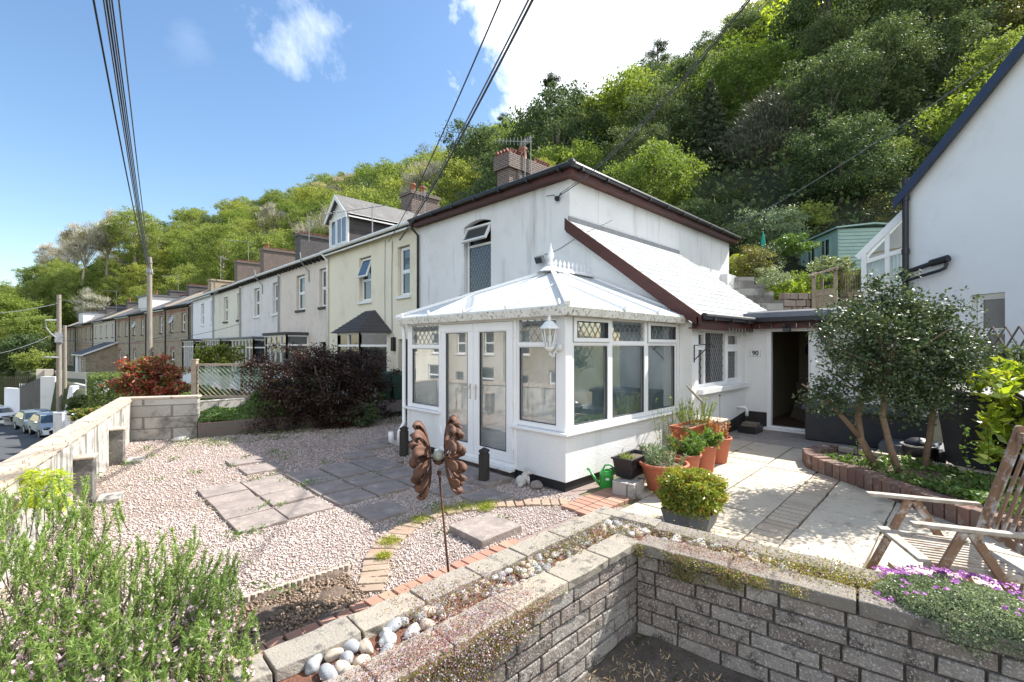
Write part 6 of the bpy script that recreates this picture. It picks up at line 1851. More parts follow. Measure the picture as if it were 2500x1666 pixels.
# ------------------------------------------------------------------ poles and overhead lines
def pole(px, depth, ytop, r, zb, label, group=None):
 b = onD(px, ytop, depth); t = thing('utility_pole', label, 'utility pole', (b.x, b.y, zb), group)
 m = MB(); m.tube([(b.x, b.y, zb), (b.x, b.y, (zb + b.z) / 2), b], [r * 1.15, r * 1.05, r * .9], 14); m.build('shaft', M_('pole_wood'), t, smooth=False)
 return t, b
tA, pA = pole(365, 27, 628, .13, -2.2, 'tall pale wooden pole carrying the bundle of overhead lines')
tB, pB = pole(144, 33, 720, .14, -3.9, 'dark weathered wooden pole standing beside the street lamp')
tC, pC = pole(158, 34.5, 795, .12, -4.0, 'shorter pole close behind the weathered street pole')
def pole_bits():
 m = MB(); m.tube([pA - Vector((0, 0, .9)), pA - Vector((0, 0, .7))], .16, 12); m.tube([pA - Vector((0, 0, .35)), pA - Vector((0, 0, .3))], .15, 12)
 for i in range(8):
  a = i / 8 * 6.28; q = pA + Vector((math.cos(a) * .15, math.sin(a) * .15, -.95)); m.ball(q, .04, n=6)
 m.build('line_fittings', M_('grey_pipe'), tA)
 m = MB()
 for i in range(6):
  q = pB - Vector((0, 0, 2.8 + i * .12)); m.ball(q + Vector((.12 if i % 2 else -.12, -.15, 0)), .08, n=6)
 m.box(pB.x - .22, pB.x + .18, pB.y - .25, pB.y - .1, pB.z - 3.4, pB.z - 2.7)
 m.build('line_fittings', M_('grey_pipe'), tB)
 # street lamp bracket
 t = thing('street_lamp', 'grey swan-neck street lamp fixed beside the weathered pole', 'street lamp', tuple(onD(118, 780, 32)))
 m = MB(); m.tube([onD(136, 824, 32.6), onD(124, 815, 32.4), onD(112, 800, 32.2), onD(111, 782, 32), onD(137, 782, 32.6)], .045, 8); m.build('arm', M_('grey_pipe'), t)
 a = onD(124, 873, 32); m = MB(); m.ball(a, .28, (1.5, .7, .22), 12); m.tube([a, onD(140, 873, 32.6)], .03, 6); m.build('lamp_head', M_('grey_pipe'), t, smooth=True)
pole_bits()
def wire(label, a, b, sag, r=.02, m='wire', n=40, group=None):
 a, b = Vector(a), Vector(b); pts = []
 for i in range(n + 1):
  u = i / n; p = a.lerp(b, u); p.z -= sag * 4 * u * (1 - u); pts.append(p)
 mb = MB(); mb.tube(pts, r, 6, False)
 return mb.build('overhead_cable', M_(m), smooth=True, label=label, cat='overhead cable', group=group)
def lines():
 # bundle from the tall pole rising over the camera's left; far anchor is a pole up the street behind
 for i, (x0, off, r_, mm) in enumerate(((240, .0, .026, 'wire'), (263, .02, .020, 'wire_grey'), (270, .03, .024, 'wire'), (277, .05, .020, 'wire_grey'), (283, .0, .018, 'wire'), (299, .04, .020, 'wire_grey'))):
  q = onD(x0, 0, 7.5); s = pA + Vector((.05 * (i - 3), 0, -.35 - .1 * i))
  d = q - s; e = s + d * 1.35
  wire('one of six overhead lines fanning up from the tall pole', s, e, .55 + .03 * i, r_ * .62, mm, group='lines from the tall pole')
 # pair towards the terrace and one to the white house
 s = Vector((XF - .1, 13.3, 5.15)); q = onD(1207, 0, 5.0); e = s + (q - s) * 1.25
 wire('thin overhead line rising from the cream yellow house to the top edge', s, e, .25, .010)
 s2 = Vector((XF - .1, 12.6, 5.1)); q = onD(1284, 0, 5.0); e = s2 + (q - s2) * 1.25
 wire('thick twin overhead line rising from the gutter beside the white house', s2, e, .22, .016, 'wire')
 wire('grey twin of the thick line beside the white house', s2 + Vector((0, .05, .02)), e + Vector((-.03, .02, .0)), .20, .012, 'wire_grey')
 s3 = Vector((XF - .1, 6.22, 5.02)); q = onD(1790, 0, 5.5); e = s3 + (q - s3) * 1.3
 wire('black line attached near the top corner of the white house', s3, e, .35, .009)
 wire('second black line twisted along the one at the white house corner', s3 + Vector((0, .03, .03)), e + Vector((.02, 0, .03)), .33, .006)
 a = onD(1700, 600, 22); b = onD(2496, 76, 12); e = a + (b - a) * 1.2
 wire('faint thin line crossing the trees above the mint shed', a, e, .5, .012, 'wire_grey')
 wire('line from the weathered pole towards the far left', pB - Vector((0, 0, .6)), onD(-200, 770, 24), .3, .018, 'wire_grey')
 wire('line joining the weathered pole and the tall pole', pB - Vector((0, 0, .3)), pA - Vector((0, 0, 3.0)), .15, .016, 'wire_grey')
 wire('low line from the weathered pole to the brick houses', pB - Vector((0, 0, 3.2)), Vector((XF - .5, 46, 3.0)), .6, .016, 'wire')
 wire('low line from the weathered pole across to the cream house', pB - Vector((0, 0, 3.0)), Vector((XF - .1, 30, 3.1)), .7, .014, 'wire_grey')
 wire('lowest line from the weathered pole towards the far left', pB - Vector((0, 0, 2.6)), onD(-150, 880, 26), .5, .016, 'wire_grey')
lines()
def insulator():
 m = MB(); p = Vector((XF - .06, 6.35, 4.98)); m.ball(p, .06, n=8); m.tube([p, p + Vector((0, -.12, .08))], .015, 6); m.tube([p, p + Vector((0, .1, .1)), p + Vector((0, .3, .12))], .01, 5)
 m.build('cable_clamp', M_('black_plastic'), label='black cable clamp under the eaves at the white house corner', cat='cable clamp')
insulator()
# ------------------------------------------------------------------ street side: cars, gate piers, retaining walls
def car(label, px, py, depth, rz, paint, s=1.0, tall=1.0):
 b = onD(px, py, depth); t = thing('parked_car', label, 'car', tuple(b), None, 0)
 M = Matrix.Translation(b) @ Matrix.Rotation(rz, 4, 'Z') @ Matrix.Scale(s, 4)
 # local: x across, -y forward (towards us), z up
 H = 1.48 * tall
 prof = [(-2.05, .38), (-2.10, .62), (-2.02, .78), (-1.15, .95), (-.45, H - .07), (-.1, H), (1.0, H - .02), (1.55, H - .22), (1.95, 1.0), (2.05, .8), (2.02, .38)]
 hw = .86
 def W(z): return hw if z < .95 else hw - (z - .95) * .38
 vs = []; xs = (-1, -.88, 0, .88, 1)
 for y, z in prof:
  for k in xs:
   w_ = W(z) * k; dz = -.05 if abs(k) == 1 and z > .7 else 0
   dy = (.16 if y < -1.8 else -.12 if y > 1.8 else 0) * (abs(k) ** 3)
   vs.append((w_, y + dy, z + dz))
 n = len(prof); fs = []
 for i in range(n - 1):
  for k in range(4): fs.append((i * 5 + k, i * 5 + k + 1, (i + 1) * 5 + k + 1, (i + 1) * 5 + k))
 for k, sgn in ((0, -1), (4, 1)):
  o = len(vs)
  fs.append(tuple(i * 5 + k for i in range(n)) if sgn > 0 else tuple(i * 5 + k for i in range(n - 1, -1, -1)))
 fs.append((0, 1, (n - 1) * 5 + 1, (n - 1) * 5)); fs.append((3, 4, (n - 1) * 5 + 4, (n - 1) * 5 + 3)); fs.append((1, 2, 3, (n - 1) * 5 + 3, (n - 1) * 5 + 2, (n - 1) * 5 + 1))
 m = MB(M); m.add(vs, fs); body = m.build('body', M_(paint), t, bevel=.04, smooth=True)
 g = MB(M); a = W(1.0) - .07; c = W(H - .1) - .05
 g.add([(-a, -1.12, 1.0), (a, -1.12, 1.0), (c, -.50, H - .10), (-c, -.50, H - .10)], [(0, 1, 2, 3)])
 g.build('windscreen', M_('car_glass'), t)
 for o in (g,): pass
 gs = MB(M)
 for sg in (-1, 1):
  x1, x2 = sg * (W(1.0) + .012), sg * (W(H - .12) + .015)
  gs.add([(x1, -.98, 1.0), (x1, 1.5, 1.0), (x2, 1.15, H - .12), (x2, -.42, H - .12)], [(0, 1, 2, 3)])
 gs.build('side_glass', M_('car_glass'), t)
 for sg in (-1, 1):
  h = MB(M); h.ball((sg * .64, -1.99, .72), .17, (1.1, .5, .55), 12); h.build('headlight', M_('pane_mid'), t, smooth=True)
  r = MB(M); r.ball((sg * (hw + .10), -.85, 1.02), .09, (1.1, .6, .8), 8); r.build('door_mirror', M_(paint), t, smooth=True)
  for y in (-1.3, 1.3):
   wv = MB(M); wv.tube([(sg * (hw - .2), y, .31), (sg * (hw + .015), y, .31)], .31, 18); wh = wv.build('wheel', M_('tyre'), t)
   q = MB(M); q.tube([(sg * (hw + .0), y, .31), (sg * (hw + .022), y, .31)], .2, 14); q.build('hub_cap', M_('steel'), wh)
 k = MB(M); k.box(-.55, .55, -2.125, -2.09, .40, .60); k.box(-.3, .3, -2.09, -2.05, .66, .74); k.build('grille', M_('black_plastic'), t, bevel=.01)
 k = MB(M); k.box(-.26, .26, -2.14, -2.127, .43, .53); k.build('number_plate', M_('white_paint'), t)
mat('paint_silver', (.45, .50, .54), (.43, .48, .52), 2, .25, metal=.5)
mat('paint_grey_silver', (.30, .34, .36), (.28, .32, .34), 2, .3, metal=.5)
mat('paint_white', (.75, .76, .77), (.73, .74, .75), 2, .25)
SR = R(8)
car('silver hatchback parked nearest the white gate, facing up the street', 130, 1063, 30.0, SR + R(2), 'paint_silver')
car('grey-silver car parked behind the silver hatchback', 88, 1050, 33.8, SR + R(4), 'paint_grey_silver', .98, 1.0)
car('white car at the left edge parked far down the street', -8, 1031, 46, SR + R(12), 'paint_white')
def street_walls():
 def wbox(name, label, pts, ztop, zbot, m, cat, th=.3, ztop2=None):
  a, b = Vector(pts[0]), Vector(pts[1]); d = b - a; d.z = 0; n = Vector((-d.y, d.x, 0)).normalized() * th
  z2 = ztop if ztop2 is None else ztop2
  mb = MB(); q = [a, b, b + n, a + n]
  mb.add([(p.x, p.y, zbot) for p in q] + [(a.x, a.y, ztop), (b.x, b.y, z2), ((b + n).x, (b + n).y, z2), ((a + n).x, (a + n).y, ztop)],
   [(3, 2, 1, 0), (4, 5, 6, 7), (0, 1, 5, 4), (1, 2, 6, 5), (2, 3, 7, 6), (3, 0, 4, 7)])
  return mb.build(name, M_(m), label=label, cat=cat, bevel=.02)
 def PP(px, py, d): q = onD(px, py, d); return q
 a, b = PP(98, 920, 38), PP(134, 920, 38)
 wbox('rendered_wall', 'tall pinkish rendered wall with a dark crack behind the poles', (a, b), a.z, -6, 'grey_render', 'rendered wall')
 a, b = PP(10, 947, 47), PP(48, 945, 46)
 wbox('rendered_wall', 'white painted wall panel at the foot of the far street bank', (a, b), a.z, -8, 'white_house_paint', 'rendered wall')
 a, b = PP(48, 945, 46), PP(99, 925, 38.5)
 wbox('stone_wall', 'sloping grey-brown stone wall above the parked cars', (a, b), a.z, -7, 'grey_brown_stone', 'stone wall', .3, b.z + .1)
 a, b = PP(-60, 970, 60), PP(10, 965, 50)
 wbox('rendered_wall', 'pale wall at the far left beside the white car', (a, b), a.z, -9, 'cream_render', 'rendered wall')
 a, b = PP(155, 990, 30), PP(178, 943, 30.5)
 mb = MB(); p = [PP(156, 1010, 30), PP(178, 1010, 30), PP(178, 944, 30), PP(169, 943, 30)]
 mb.prism(p, (.3, .5, 0)); mb.build('rendered_pier', M_('white_house_paint'), label='sloping white garden pier between the pole and the hedge', cat='pier')
 wbox('rendered_wall', 'pinkish low wall behind the clipped hedge', (PP(208, 925, 25), PP(250, 930, 24)), PP(208, 925, 25).z, -4, 'grey_render', 'rendered wall')
 wbox('block_wall', 'block retaining wall below the brick row gardens', (PP(175, 935, 34), PP(212, 935, 31)), PP(175, 935, 34).z, -4.5, 'blockwork', 'block wall')
 wbox('block_wall', 'long low buff wall in front of the far brick houses', (PP(113, 912, 44), PP(235, 905, 40)), PP(113, 905, 44).z, -4.5, 'beige_render', 'block wall')
 for px, lab in ((100, 'scalloped pale pier left of the weathered pole'), (120, 'second scalloped pale pier left of the weathered pole')):
  q = PP(px, 902, 43); mb = MB(); mb.box(q.x - .3, q.x + .3, q.y - .3, q.y + .3, q.z - 1.6, q.z); mb.build('garden_pier', M_('beige_render'), label=lab, cat='pier')
 # fence above white wall
 t = thing('garden_fence', 'dark plank fence with a white panel above the far white wall', 'fence', tuple(PP(40, 945, 48)))
 mb = MB()
 for i in range(16): q = PP(12 + i * 5, 920, 48); mb.beam((q.x, q.y, q.z - 1.2), q, .18, .03)
 mb.build('planks', M_('fence_dark'), t)
 mb = MB()
 for i in range(5): q = PP(48 + i * 4, 937, 47.5); mb.beam((q.x, q.y, q.z - .35), q, .12, .03)
 mb.build('white_pickets', M_('white_paint'), t)
 # white metal gate and rendered piers beside the street near us
 g = thing('street_gate', 'grey-white panelled gate beside the silver hatchback', 'gate', tuple(PP(148, 1075, 21)))
 mb = MB(); a, b = PP(134, 1009, 21.5), PP(156, 1009, 20.8)
 dd = (b - a).normalized(); rz = math.atan2(dd.y, dd.x); c = (a + b) / 2; hh = 1.9
 mb.obox((c.x, c.y, a.z - hh / 2), (b - a).length, .06, hh, rz); pn = mb.build('panel', M_('grey_render'), g)
 mb = MB()
 for p in (a, b): mb.beam((p.x, p.y, p.z - hh - .3), (p.x, p.y, p.z + .05), .09, .12)
 mb.beam(a - Vector((0, -.0, .0)), b, .1, .07); mb.build('gate_frame', M_('white_house_paint'), g)
 wbox('rendered_pier', 'white rendered pier right of the panelled street gate', (PP(158, 1012, 20.5), PP(171, 1014, 20)), PP(158, 1010, 20.5).z, -4.5, 'white_house_paint', 'pier', .35)
 wbox('rendered_pier', 'slanting white buttress behind the street wall coping', (PP(176, 1022, 19.5), PP(186, 1024, 19)), PP(176, 1020, 19.5).z, -4.5, 'grey_render', 'pier', .4)
 wbox('rendered_wall', 'low smooth white wall with a flat top beside the street wall', (PP(180, 1026, 18.5), PP(216, 1023, 18)), PP(180, 1023, 18.5).z, -4.5, 'white_house_paint', 'rendered wall', .6)
street_walls()
def opposite_row():
 # houses across the street behind the viewpoint: seen only mirrored in the conservatory glass
 for i, (lab, m) in enumerate((('buff house across the street mirrored in the left conservatory pane', 'buff_brick'), ('stone house across the street mirrored in the conservatory doors', 'beige_render'),
        ('pale house across the street mirrored in the right conservatory pane', 'cream_render'))):
  P0 = Vector((-11.5, 15.5 + i * 6.2, -.9)); M = Matrix.Translation(P0) @ Matrix.Rotation(R(90), 4, 'Z')
  terrace_house(lab, M, 6.15, 4.2, -1.2, m, [(.9, 1.9, 2.2, 3.7), (3.9, 4.9, 2.2, 3.7), (.9, 2.4, -.2, 1.3)], 'white_paint', doors=[(4.1, 5.0, -1.2, .9)])
opposite_row()
# ------------------------------------------------------------------ trees of the wooded hill
def branch_tubes(mb, base, H, rg, r0, n=5, spread=.35, up=.6):
 base = Vector(base)
 top = base + Vector((rg.uniform(-.04, .04) * H, rg.uniform(-.04, .04) * H, H * .72))
 mid = base.lerp(top, .5) + Vector((rg.uniform(-.03, .03) * H, rg.uniform(-.03, .03) * H, 0))
 mb.tube([base - Vector((0, 0, .5)), mid, top], [r0, r0 * .7, r0 * .25], 7)
 for i in range(n):
  u = rg.uniform(.3, .8); s = base.lerp(mid, u * 2) if u < .5 else mid.lerp(top, u * 2 - 1)
  a = i / n * 6.28 + rg.uniform(-.5, .5)
  e = s + Vector((math.cos(a) * spread * H * (1.1 - u), math.sin(a) * spread * H * (1.1 - u), H * up * (.9 - u) + .12 * H))
  m = s.lerp(e, .5) + Vector((0, 0, .04 * H)); mb.tube([s, m, e], [r0 * .4, r0 * .25, r0 * .08], 5)
def make_tree(kind, seed):
 """returns (crown mesh, trunk mesh) for a tree standing at the origin"""
 rg = np.random.default_rng(seed); rr = random.Random(seed)
 tb = MB()
 if kind in ('broad', 'spring', 'dark', 'olive'):
  H, R_, cz, nl, lr, n, ls, cm, tm, nb = {'broad': (9.5, (4.4, 4.4, 4.6), .50, 330, .42, 22000, .25, 'leaf_mid', 'bark', 7), 'spring': (10., (4.2, 4.2, 4.8), .52, 420, .34, 21000, .23, 'leaf_spring', 'bark_pale', 10),
   'dark': (9., (4.3, 4.3, 4.5), .48, 300, .46, 22000, .24, 'leaf_dark', 'bark', 6), 'olive': (9., (3.9, 3.9, 4.4), .52, 300, .36, 12000, .20, 'leaf_olive', 'bark_pale', 12)}[kind]
  P, N = soft_cloud(n, (0, 0, H * cz), R_, nl, lr, rg)
  V = leaf_verts(P, ls, .6, N=N, flat=.3, rg=rg); branch_tubes(tb, (0, 0, 0), H, rr, .2, nb)
 elif kind == 'bare':
  H = 11.0; n = 2600
  P, N = lobes_cloud(n, (0, 0, H * .62), (3.4, 3.4, 4.2), 60, .7, rg, .8, .3, .1)
  V1 = leaf_verts(P, .2, .5, N=N, flat=.2, rg=rg)
  # masses of thin pale twigs
  m = 9000; P2, N2 = lobes_cloud(m, (0, 0, H * .62), (3.5, 3.5, 4.6), 50, 1.1, rg, .9, .1, .1)
  D = unit(P2 - np.array([0, 0, H * .25])) ; V2 = leaf_verts(P2, .9, .035, N=None, rg=rg, D=D * 2)
  branch_tubes(tb, (0, 0, 0), H, rr, .2, 16, .45, .9)
  me = np_mesh('crown', np.concatenate([V1, V2]), 4)
  me.materials.append(M_('leaf_olive')); me.materials.append(M_('twig_pale'))
  mi = np.concatenate([np.zeros(len(V1) // 4, np.int32), np.ones(len(V2) // 4, np.int32)]); me.polygons.foreach_set('material_index', mi)
  t = tb.mesh('trunk'); t.materials.append(M_('bark_pale')); return me, t
 elif kind == 'conifer':
  H = 12.0; Ps = []; Ds = []
  nb = 170
  for i in range(nb):
   u = (i + .5) / nb; z = H * (.10 + .88 * u); Lb = 3.0 * (1 - u) ** .8 * rr.uniform(.75, 1.15) + .2; a = i * 2.399
   k = int(45 + 190 * (1 - u)); s = rg.uniform(.15, 1, k); w = rg.normal(size=k) * .13 * Lb * (1.2 - s)
   x = math.cos(a) * s * Lb - math.sin(a) * w; y = math.sin(a) * s * Lb + math.cos(a) * w; zz = z + .25 * s * Lb - .42 * s ** 2 * Lb + rg.normal(size=k) * .06
   Ps.append(np.stack([x, y, zz], 1)); Ds.append(np.tile([math.cos(a), math.sin(a), -.25], (k, 1)))
  P = np.concatenate(Ps); V = leaf_verts(P, .30, .26, N=np.tile([0, 0, 1.0], (len(P), 1)), flat=.4, rg=rg, D=np.concatenate(Ds))
  tb.tube([(0, 0, -.5), (0, 0, H)], [.25, .03], 8); cm, tm = 'leaf_conifer', 'bark'
 elif kind == 'youngpine':
  H = 9.0; Ps = []; Ds = []
  nb = 120
  for i in range(nb):
   u = (i + .5) / nb; z = H * (.04 + .62 * u); Lb = 3.5 * (1 - u) ** .55 * rr.uniform(.7, 1.15) + .3; a = i * 2.399
   k = int(130 + 260 * (1 - u)); s = rg.uniform(.25, 1, k) ** .7; w = rg.normal(size=k) * .12 * Lb
   x = math.cos(a) * s * Lb - math.sin(a) * w; y = math.sin(a) * s * Lb + math.cos(a) * w; zz = z + .75 * s ** 1.5 * Lb * .8 + rg.normal(size=k) * .08
   Ps.append(np.stack([x, y, zz], 1)); Ds.append(np.tile([math.cos(a) * .6, math.sin(a) * .6, .9], (k, 1)))
  P = np.concatenate(Ps); V = leaf_verts(P, .27, .15, rg=rg, D=np.concatenate(Ds) * 1.5)
  tb.tube([(0, 0, -.5), (0, 0, H * .8)], [.22, .04], 8); cm, tm = 'leaf_pine', 'bark'
 else:       # skyline pine: tall bare trunk with flat pads
  H = 11.0; Ps = []
  pads = [(0, 0, H, .9, .5)]
  for i in range(20 if kind == 'skypine' else 26):
   a = i * 2.4; z = H * rr.uniform(.45 if kind == 'skypine' else .3, .97); l = rr.uniform(.5, 1.0) * (2.6 if kind == 'skypine' else 2.9) * (1.25 - z / H); x, y = math.cos(a) * l, math.sin(a) * l
   pads.append((x, y, z, rr.uniform(.5, 1.0) * (.8 if kind == 'skypine' else 1.2), .26)); tb.tube([(0, 0, z - .6), (x * .6, y * .6, z - .2), (x, y, z)], [.09, .07, .03], 5)
  for (x, y, z, r, h) in pads:
   k = 520; d = unit(rg.normal(size=(k, 3))) * rg.uniform(.2, 1, (k, 1)); Ps.append(d * np.array([r, r, h]) + np.array([x, y, z]))
  P = np.concatenate(Ps); V = leaf_verts(P, .30, .16, rg=rg)
  tb.tube([(0, 0, -.5), (.1, .05, H * .5), (0, 0, H)], [.26, .18, .06], 8); cm, tm = 'leaf_conifer', 'bark'
 me = np_mesh('crown', V, 4); me.materials.append(M_(cm))
 t = tb.mesh('trunk'); t.materials.append(M_(tm))
 return me, t
PROTO = {}
for kind, k in (('broad', 4), ('spring', 4), ('dark', 3), ('olive', 2), ('bare', 2), ('conifer', 2), ('youngpine', 1), ('skypine', 2), ('roundpine', 1)):
 PROTO[kind] = [make_tree(kind, 100 + 7 * i + len(kind)) for i in range(k)]
TREES = {}
def lobemat(kind, mn):
 """same crown shapes in another foliage colour"""
 out = []
 for me, t in PROTO[kind]:
  m2 = me.copy(); m2.materials.clear(); m2.materials.append(M_(mn)); out.append((m2, t))
 return out
PROTO['lime'] = lobemat('spring', 'leaf_lime'); PROTO['midspring'] = lobemat('broad', 'leaf_spring'); PROTO['darkbroad'] = lobemat('spring', 'leaf_dark')
PROTO['olivebroad'] = lobemat('broad', 'leaf_olive')
def plant_tree(kind, loc, s, label, group=None, sz=None, rz=None, name='tree'):
 me, tm = random.choice(PROTO[kind])
 o = thing(name, label, 'tree', tuple(loc), group, random.uniform(0, 6.28) if rz is None else rz)
 o.scale = (s, s, sz or s * random.uniform(.9, 1.12))
 for nm, m in (('crown', me), ('trunk', tm)):
  c = bpy.data.objects.new(nm, m); COL.objects.link(c); c.parent = o
 return o
KL = {'broad': 'mid green broad-crowned tree in the wooded hillside', 'spring': 'fresh spring green tree in the wooded hillside', 'dark': 'dark green dense tree in the wooded hillside',
 'olive': 'thin olive-brown tree in the wooded hillside', 'bare': 'pale half-bare tree in the wooded hillside', 'conifer': 'dark spruce in the wooded hillside', 'lime': 'yellow-lime tree catching the sun in the wooded hillside',
 'midspring': 'full bright green tree in the wooded hillside', 'darkbroad': 'dark green loose-crowned tree in the wooded hillside', 'olivebroad': 'brownish green full tree in the wooded hillside'}
def plant_hill():
 rg = random.Random(21); pts = []
 cand = []
 for i in range(26000):
  px = rg.uniform(-260, 2900); ra, za, rb, zb, rc, zc = hill_row(px)
  rmin = rb - 2 if px < 1700 else rb + 1.5
  u = rg.random() ** .8
  t = rmin + (rc + 3 - rmin) * u
  x, y = ray(px); cand.append((px, t, x * t, y * t))
 rg.shuffle(cand)
 count = 0
 for px, t, X, Y in cand:
  d = 3.9 + t * .020
  if any((X - a) ** 2 + (Y - b) ** 2 < d * d for a, b in pts): continue
  if Y > -5 and X < 19.5 and Y < 46 and X > 4: continue
  if 1650 < px < 2010 and (t < 37 or (px > 1760 and 41 < t < 53)): continue
  pts.append((X, Y)); z = hill_z(px, t)
  rc = hill_row(px)[4]
  near = t / rc
  r = rg.random()
  if px < 480:
   kind = 'bare' if r < (.38 if 60 < px < 420 else .12) else 'spring' if r < .66 else 'midspring' if r < .84 else 'broad' if r < .94 else 'dark'
  elif px < 1150:
   kind = 'bare' if r < .08 else 'olive' if r < .16 else 'spring' if r < .48 else 'midspring' if r < .78 else 'broad' if r < .92 else 'dark'
  elif px < 1750:
   kind = 'broad' if r < .30 else 'spring' if r < .50 else 'darkbroad' if r < .62 else 'dark' if r < .72 else 'olivebroad' if r < .80 else 'midspring' if r < .94 else 'olive'
   if near < .6 and r > .45: kind = 'darkbroad'
  else:
   kind = 'darkbroad' if r < .26 else 'dark' if r < .46 else 'broad' if r < .70 else 'midspring' if r < .82 else 'olivebroad' if r < .92 else 'spring'
  s = rg.uniform(.78, 1.12) * (0.80 if t < 40 else 1.0)
  if t < 33: s *= .8
  zone = 'far left slope' if px < 330 else 'slope behind the brick row' if px < 560 else 'slope above the rendered terrace' if px < 960 else 'slope left of the crested chimney' if px < 1220 else 'slope behind the white house roof' if px < 1560 else 'steep slope above the lean-to' if px < 1850 else 'steep slope above the shed' if px < 2150 else 'top right slope'
  hgt = 'near the skyline' if near > .88 else 'on the upper half' if near > .68 else 'on the middle' if near > .48 else 'at the foot'
  plant_tree(kind, (X, Y, z - .3), s, KL[kind].replace('in the wooded hillside', hgt + ' of the ' + zone if near <= .88 else 'near the skyline, ' + zone), 'trees of the wooded hillside')
  count += 1
  if count >= 292: break
 print('hill trees', count)
plant_hill()
def special(kind, px, py, depth, s, label, sz=None, hh=None):
 """tree whose top appears at px,py"""
 Ht = {'broad': 9.5, 'spring': 10, 'lime': 10, 'midspring': 9.5, 'dark': 9, 'olive': 9, 'bare': 12, 'conifer': 12, 'youngpine': 7.0, 'skypine': 11.3, 'roundpine': 11.3}[kind]
 p = onD(px, py, depth); z = p.z - Ht * (sz or s)
 plant_tree(kind, (p.x, p.y, z), s, label, sz=sz or s)
special('roundpine', 1605, 100, 73, 1.25, 'dark round-headed pine standing alone on the skyline right of centre')
special('skypine', 1345, 180, 80, 1.35, 'tall tiered pine with a bare trunk on the skyline', )
special('roundpine', 1228, 278, 88, .9, 'small dark pine on the skyline above the brick chimney')
special('roundpine', 1870, -10, 66, 1.0, 'large dark pine cut by the top edge of the picture')
special('skypine', 1572, 165, 78, .9, 'small pine leaning out beside the round-headed pine')
special('lime', 1885, 55, 50, 1.5, 'big bright lime tree glowing below the skyline pines')
special('lime', 1965, 200, 47, .8, 'lower lime-yellow tree beside the big bright one')
special('lime', 1770, 130, 56, .9, 'lime-green tree on the skyline left of the big bright one')
special('youngpine', 1880, 215, 31, .98, 'bushy grey-green pine with upright candles above the shed', .98)
special('conifer', 1735, 190, 33, .95, 'dark drooping spruce beside the bushy grey pine', 1.0)
special('conifer', 1700, 260, 38, .9, 'second dark spruce behind the white house roof', .95)
special('spring', 2030, 290, 30, .50, 'small pale green tree left of the neighbour gable')
special('spring', 2170, 355, 26, .44, 'pale leafy tree beside the neighbour roof edge')
special('spring', 1980, 330, 29, .40, 'light green bushy tree above the mint shed')
special('spring', 1600, 430, 28, .45, 'sunlit green bush-tree rising behind the white house roof')
special('spring', 1325, 385, 30, .22, 'small yellow-green treetop beside the crested chimney')
special('dark', 2300, 240, 32, .62, 'glossy dark holly-like tree by the neighbour roof')
special('olive', 2440, 40, 42, 1.05, 'ivy-clad thin tree at the top right corner')
special('bare', 2380, -20, 44, 1.0, 'bare ivy-hung trunks at the top right')
special('bare', 2480, 30, 40, .9, 'second bare trunk group at the top right')
special('bare', 200, 528, 96, 1.15, 'large pale half-bare tree above the far brick row')
special('bare', 260, 520, 100, 1.1, 'second pale half-bare tree beside the overhead lines')
special('spring', 330, 508, 100, 1.15, 'full yellow-green tree behind the tall pole')
special('spring', 640, 560, 62, .85, 'rounded bright green tree behind the rendered row chimneys')
special('spring', 540, 545, 70, 1.0, 'bright green tree behind the buff chimney')
special('spring', 790, 555, 56, .7, 'bright green tree left of the dormer')
special('spring', 1060, 475, 46, .45, 'bright green treetop behind the two clay chimney pots')
for a_ in ((1700, 480, 25, .34, 'left'), (1765, 455, 28, .42, 'middle'), (1835, 480, 27, .36, 'right'), (1935, 440, 29, .42, 'farther right'), (2010, 455, 28, .34, 'rightmost')):
 special('dark', a_[0], a_[1], a_[2], a_[3], 'low dark tree under the grey pine, %s of five in a row' % a_[4])
def undergrowth():
 n = 90000
 px = rng.uniform(-300, 2700, n); u = rng.random(n) ** .7
 P = np.zeros((n, 3)); N = np.zeros((n, 3)); ok = np.ones(n, bool)
 for i in range(n):
  ra, za, rb, zb, rc, zc = hill_row(px[i]); t = (ra + 1.5) + (rc - ra) * u[i]
  x, y = ray(px[i]); z = hill_z(px[i], t); P[i] = (x * t, y * t, z + abs(rng.normal()) * .9 * (.3 + .7 * (t > rb)))
  if px[i] > 1700 and t < 22: ok[i] = rng.random() < .3
 P = P[ok]; n = len(P)
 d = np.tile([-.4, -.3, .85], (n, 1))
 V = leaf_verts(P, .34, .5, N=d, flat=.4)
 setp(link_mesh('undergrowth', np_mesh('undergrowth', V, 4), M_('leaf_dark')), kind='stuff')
undergrowth()
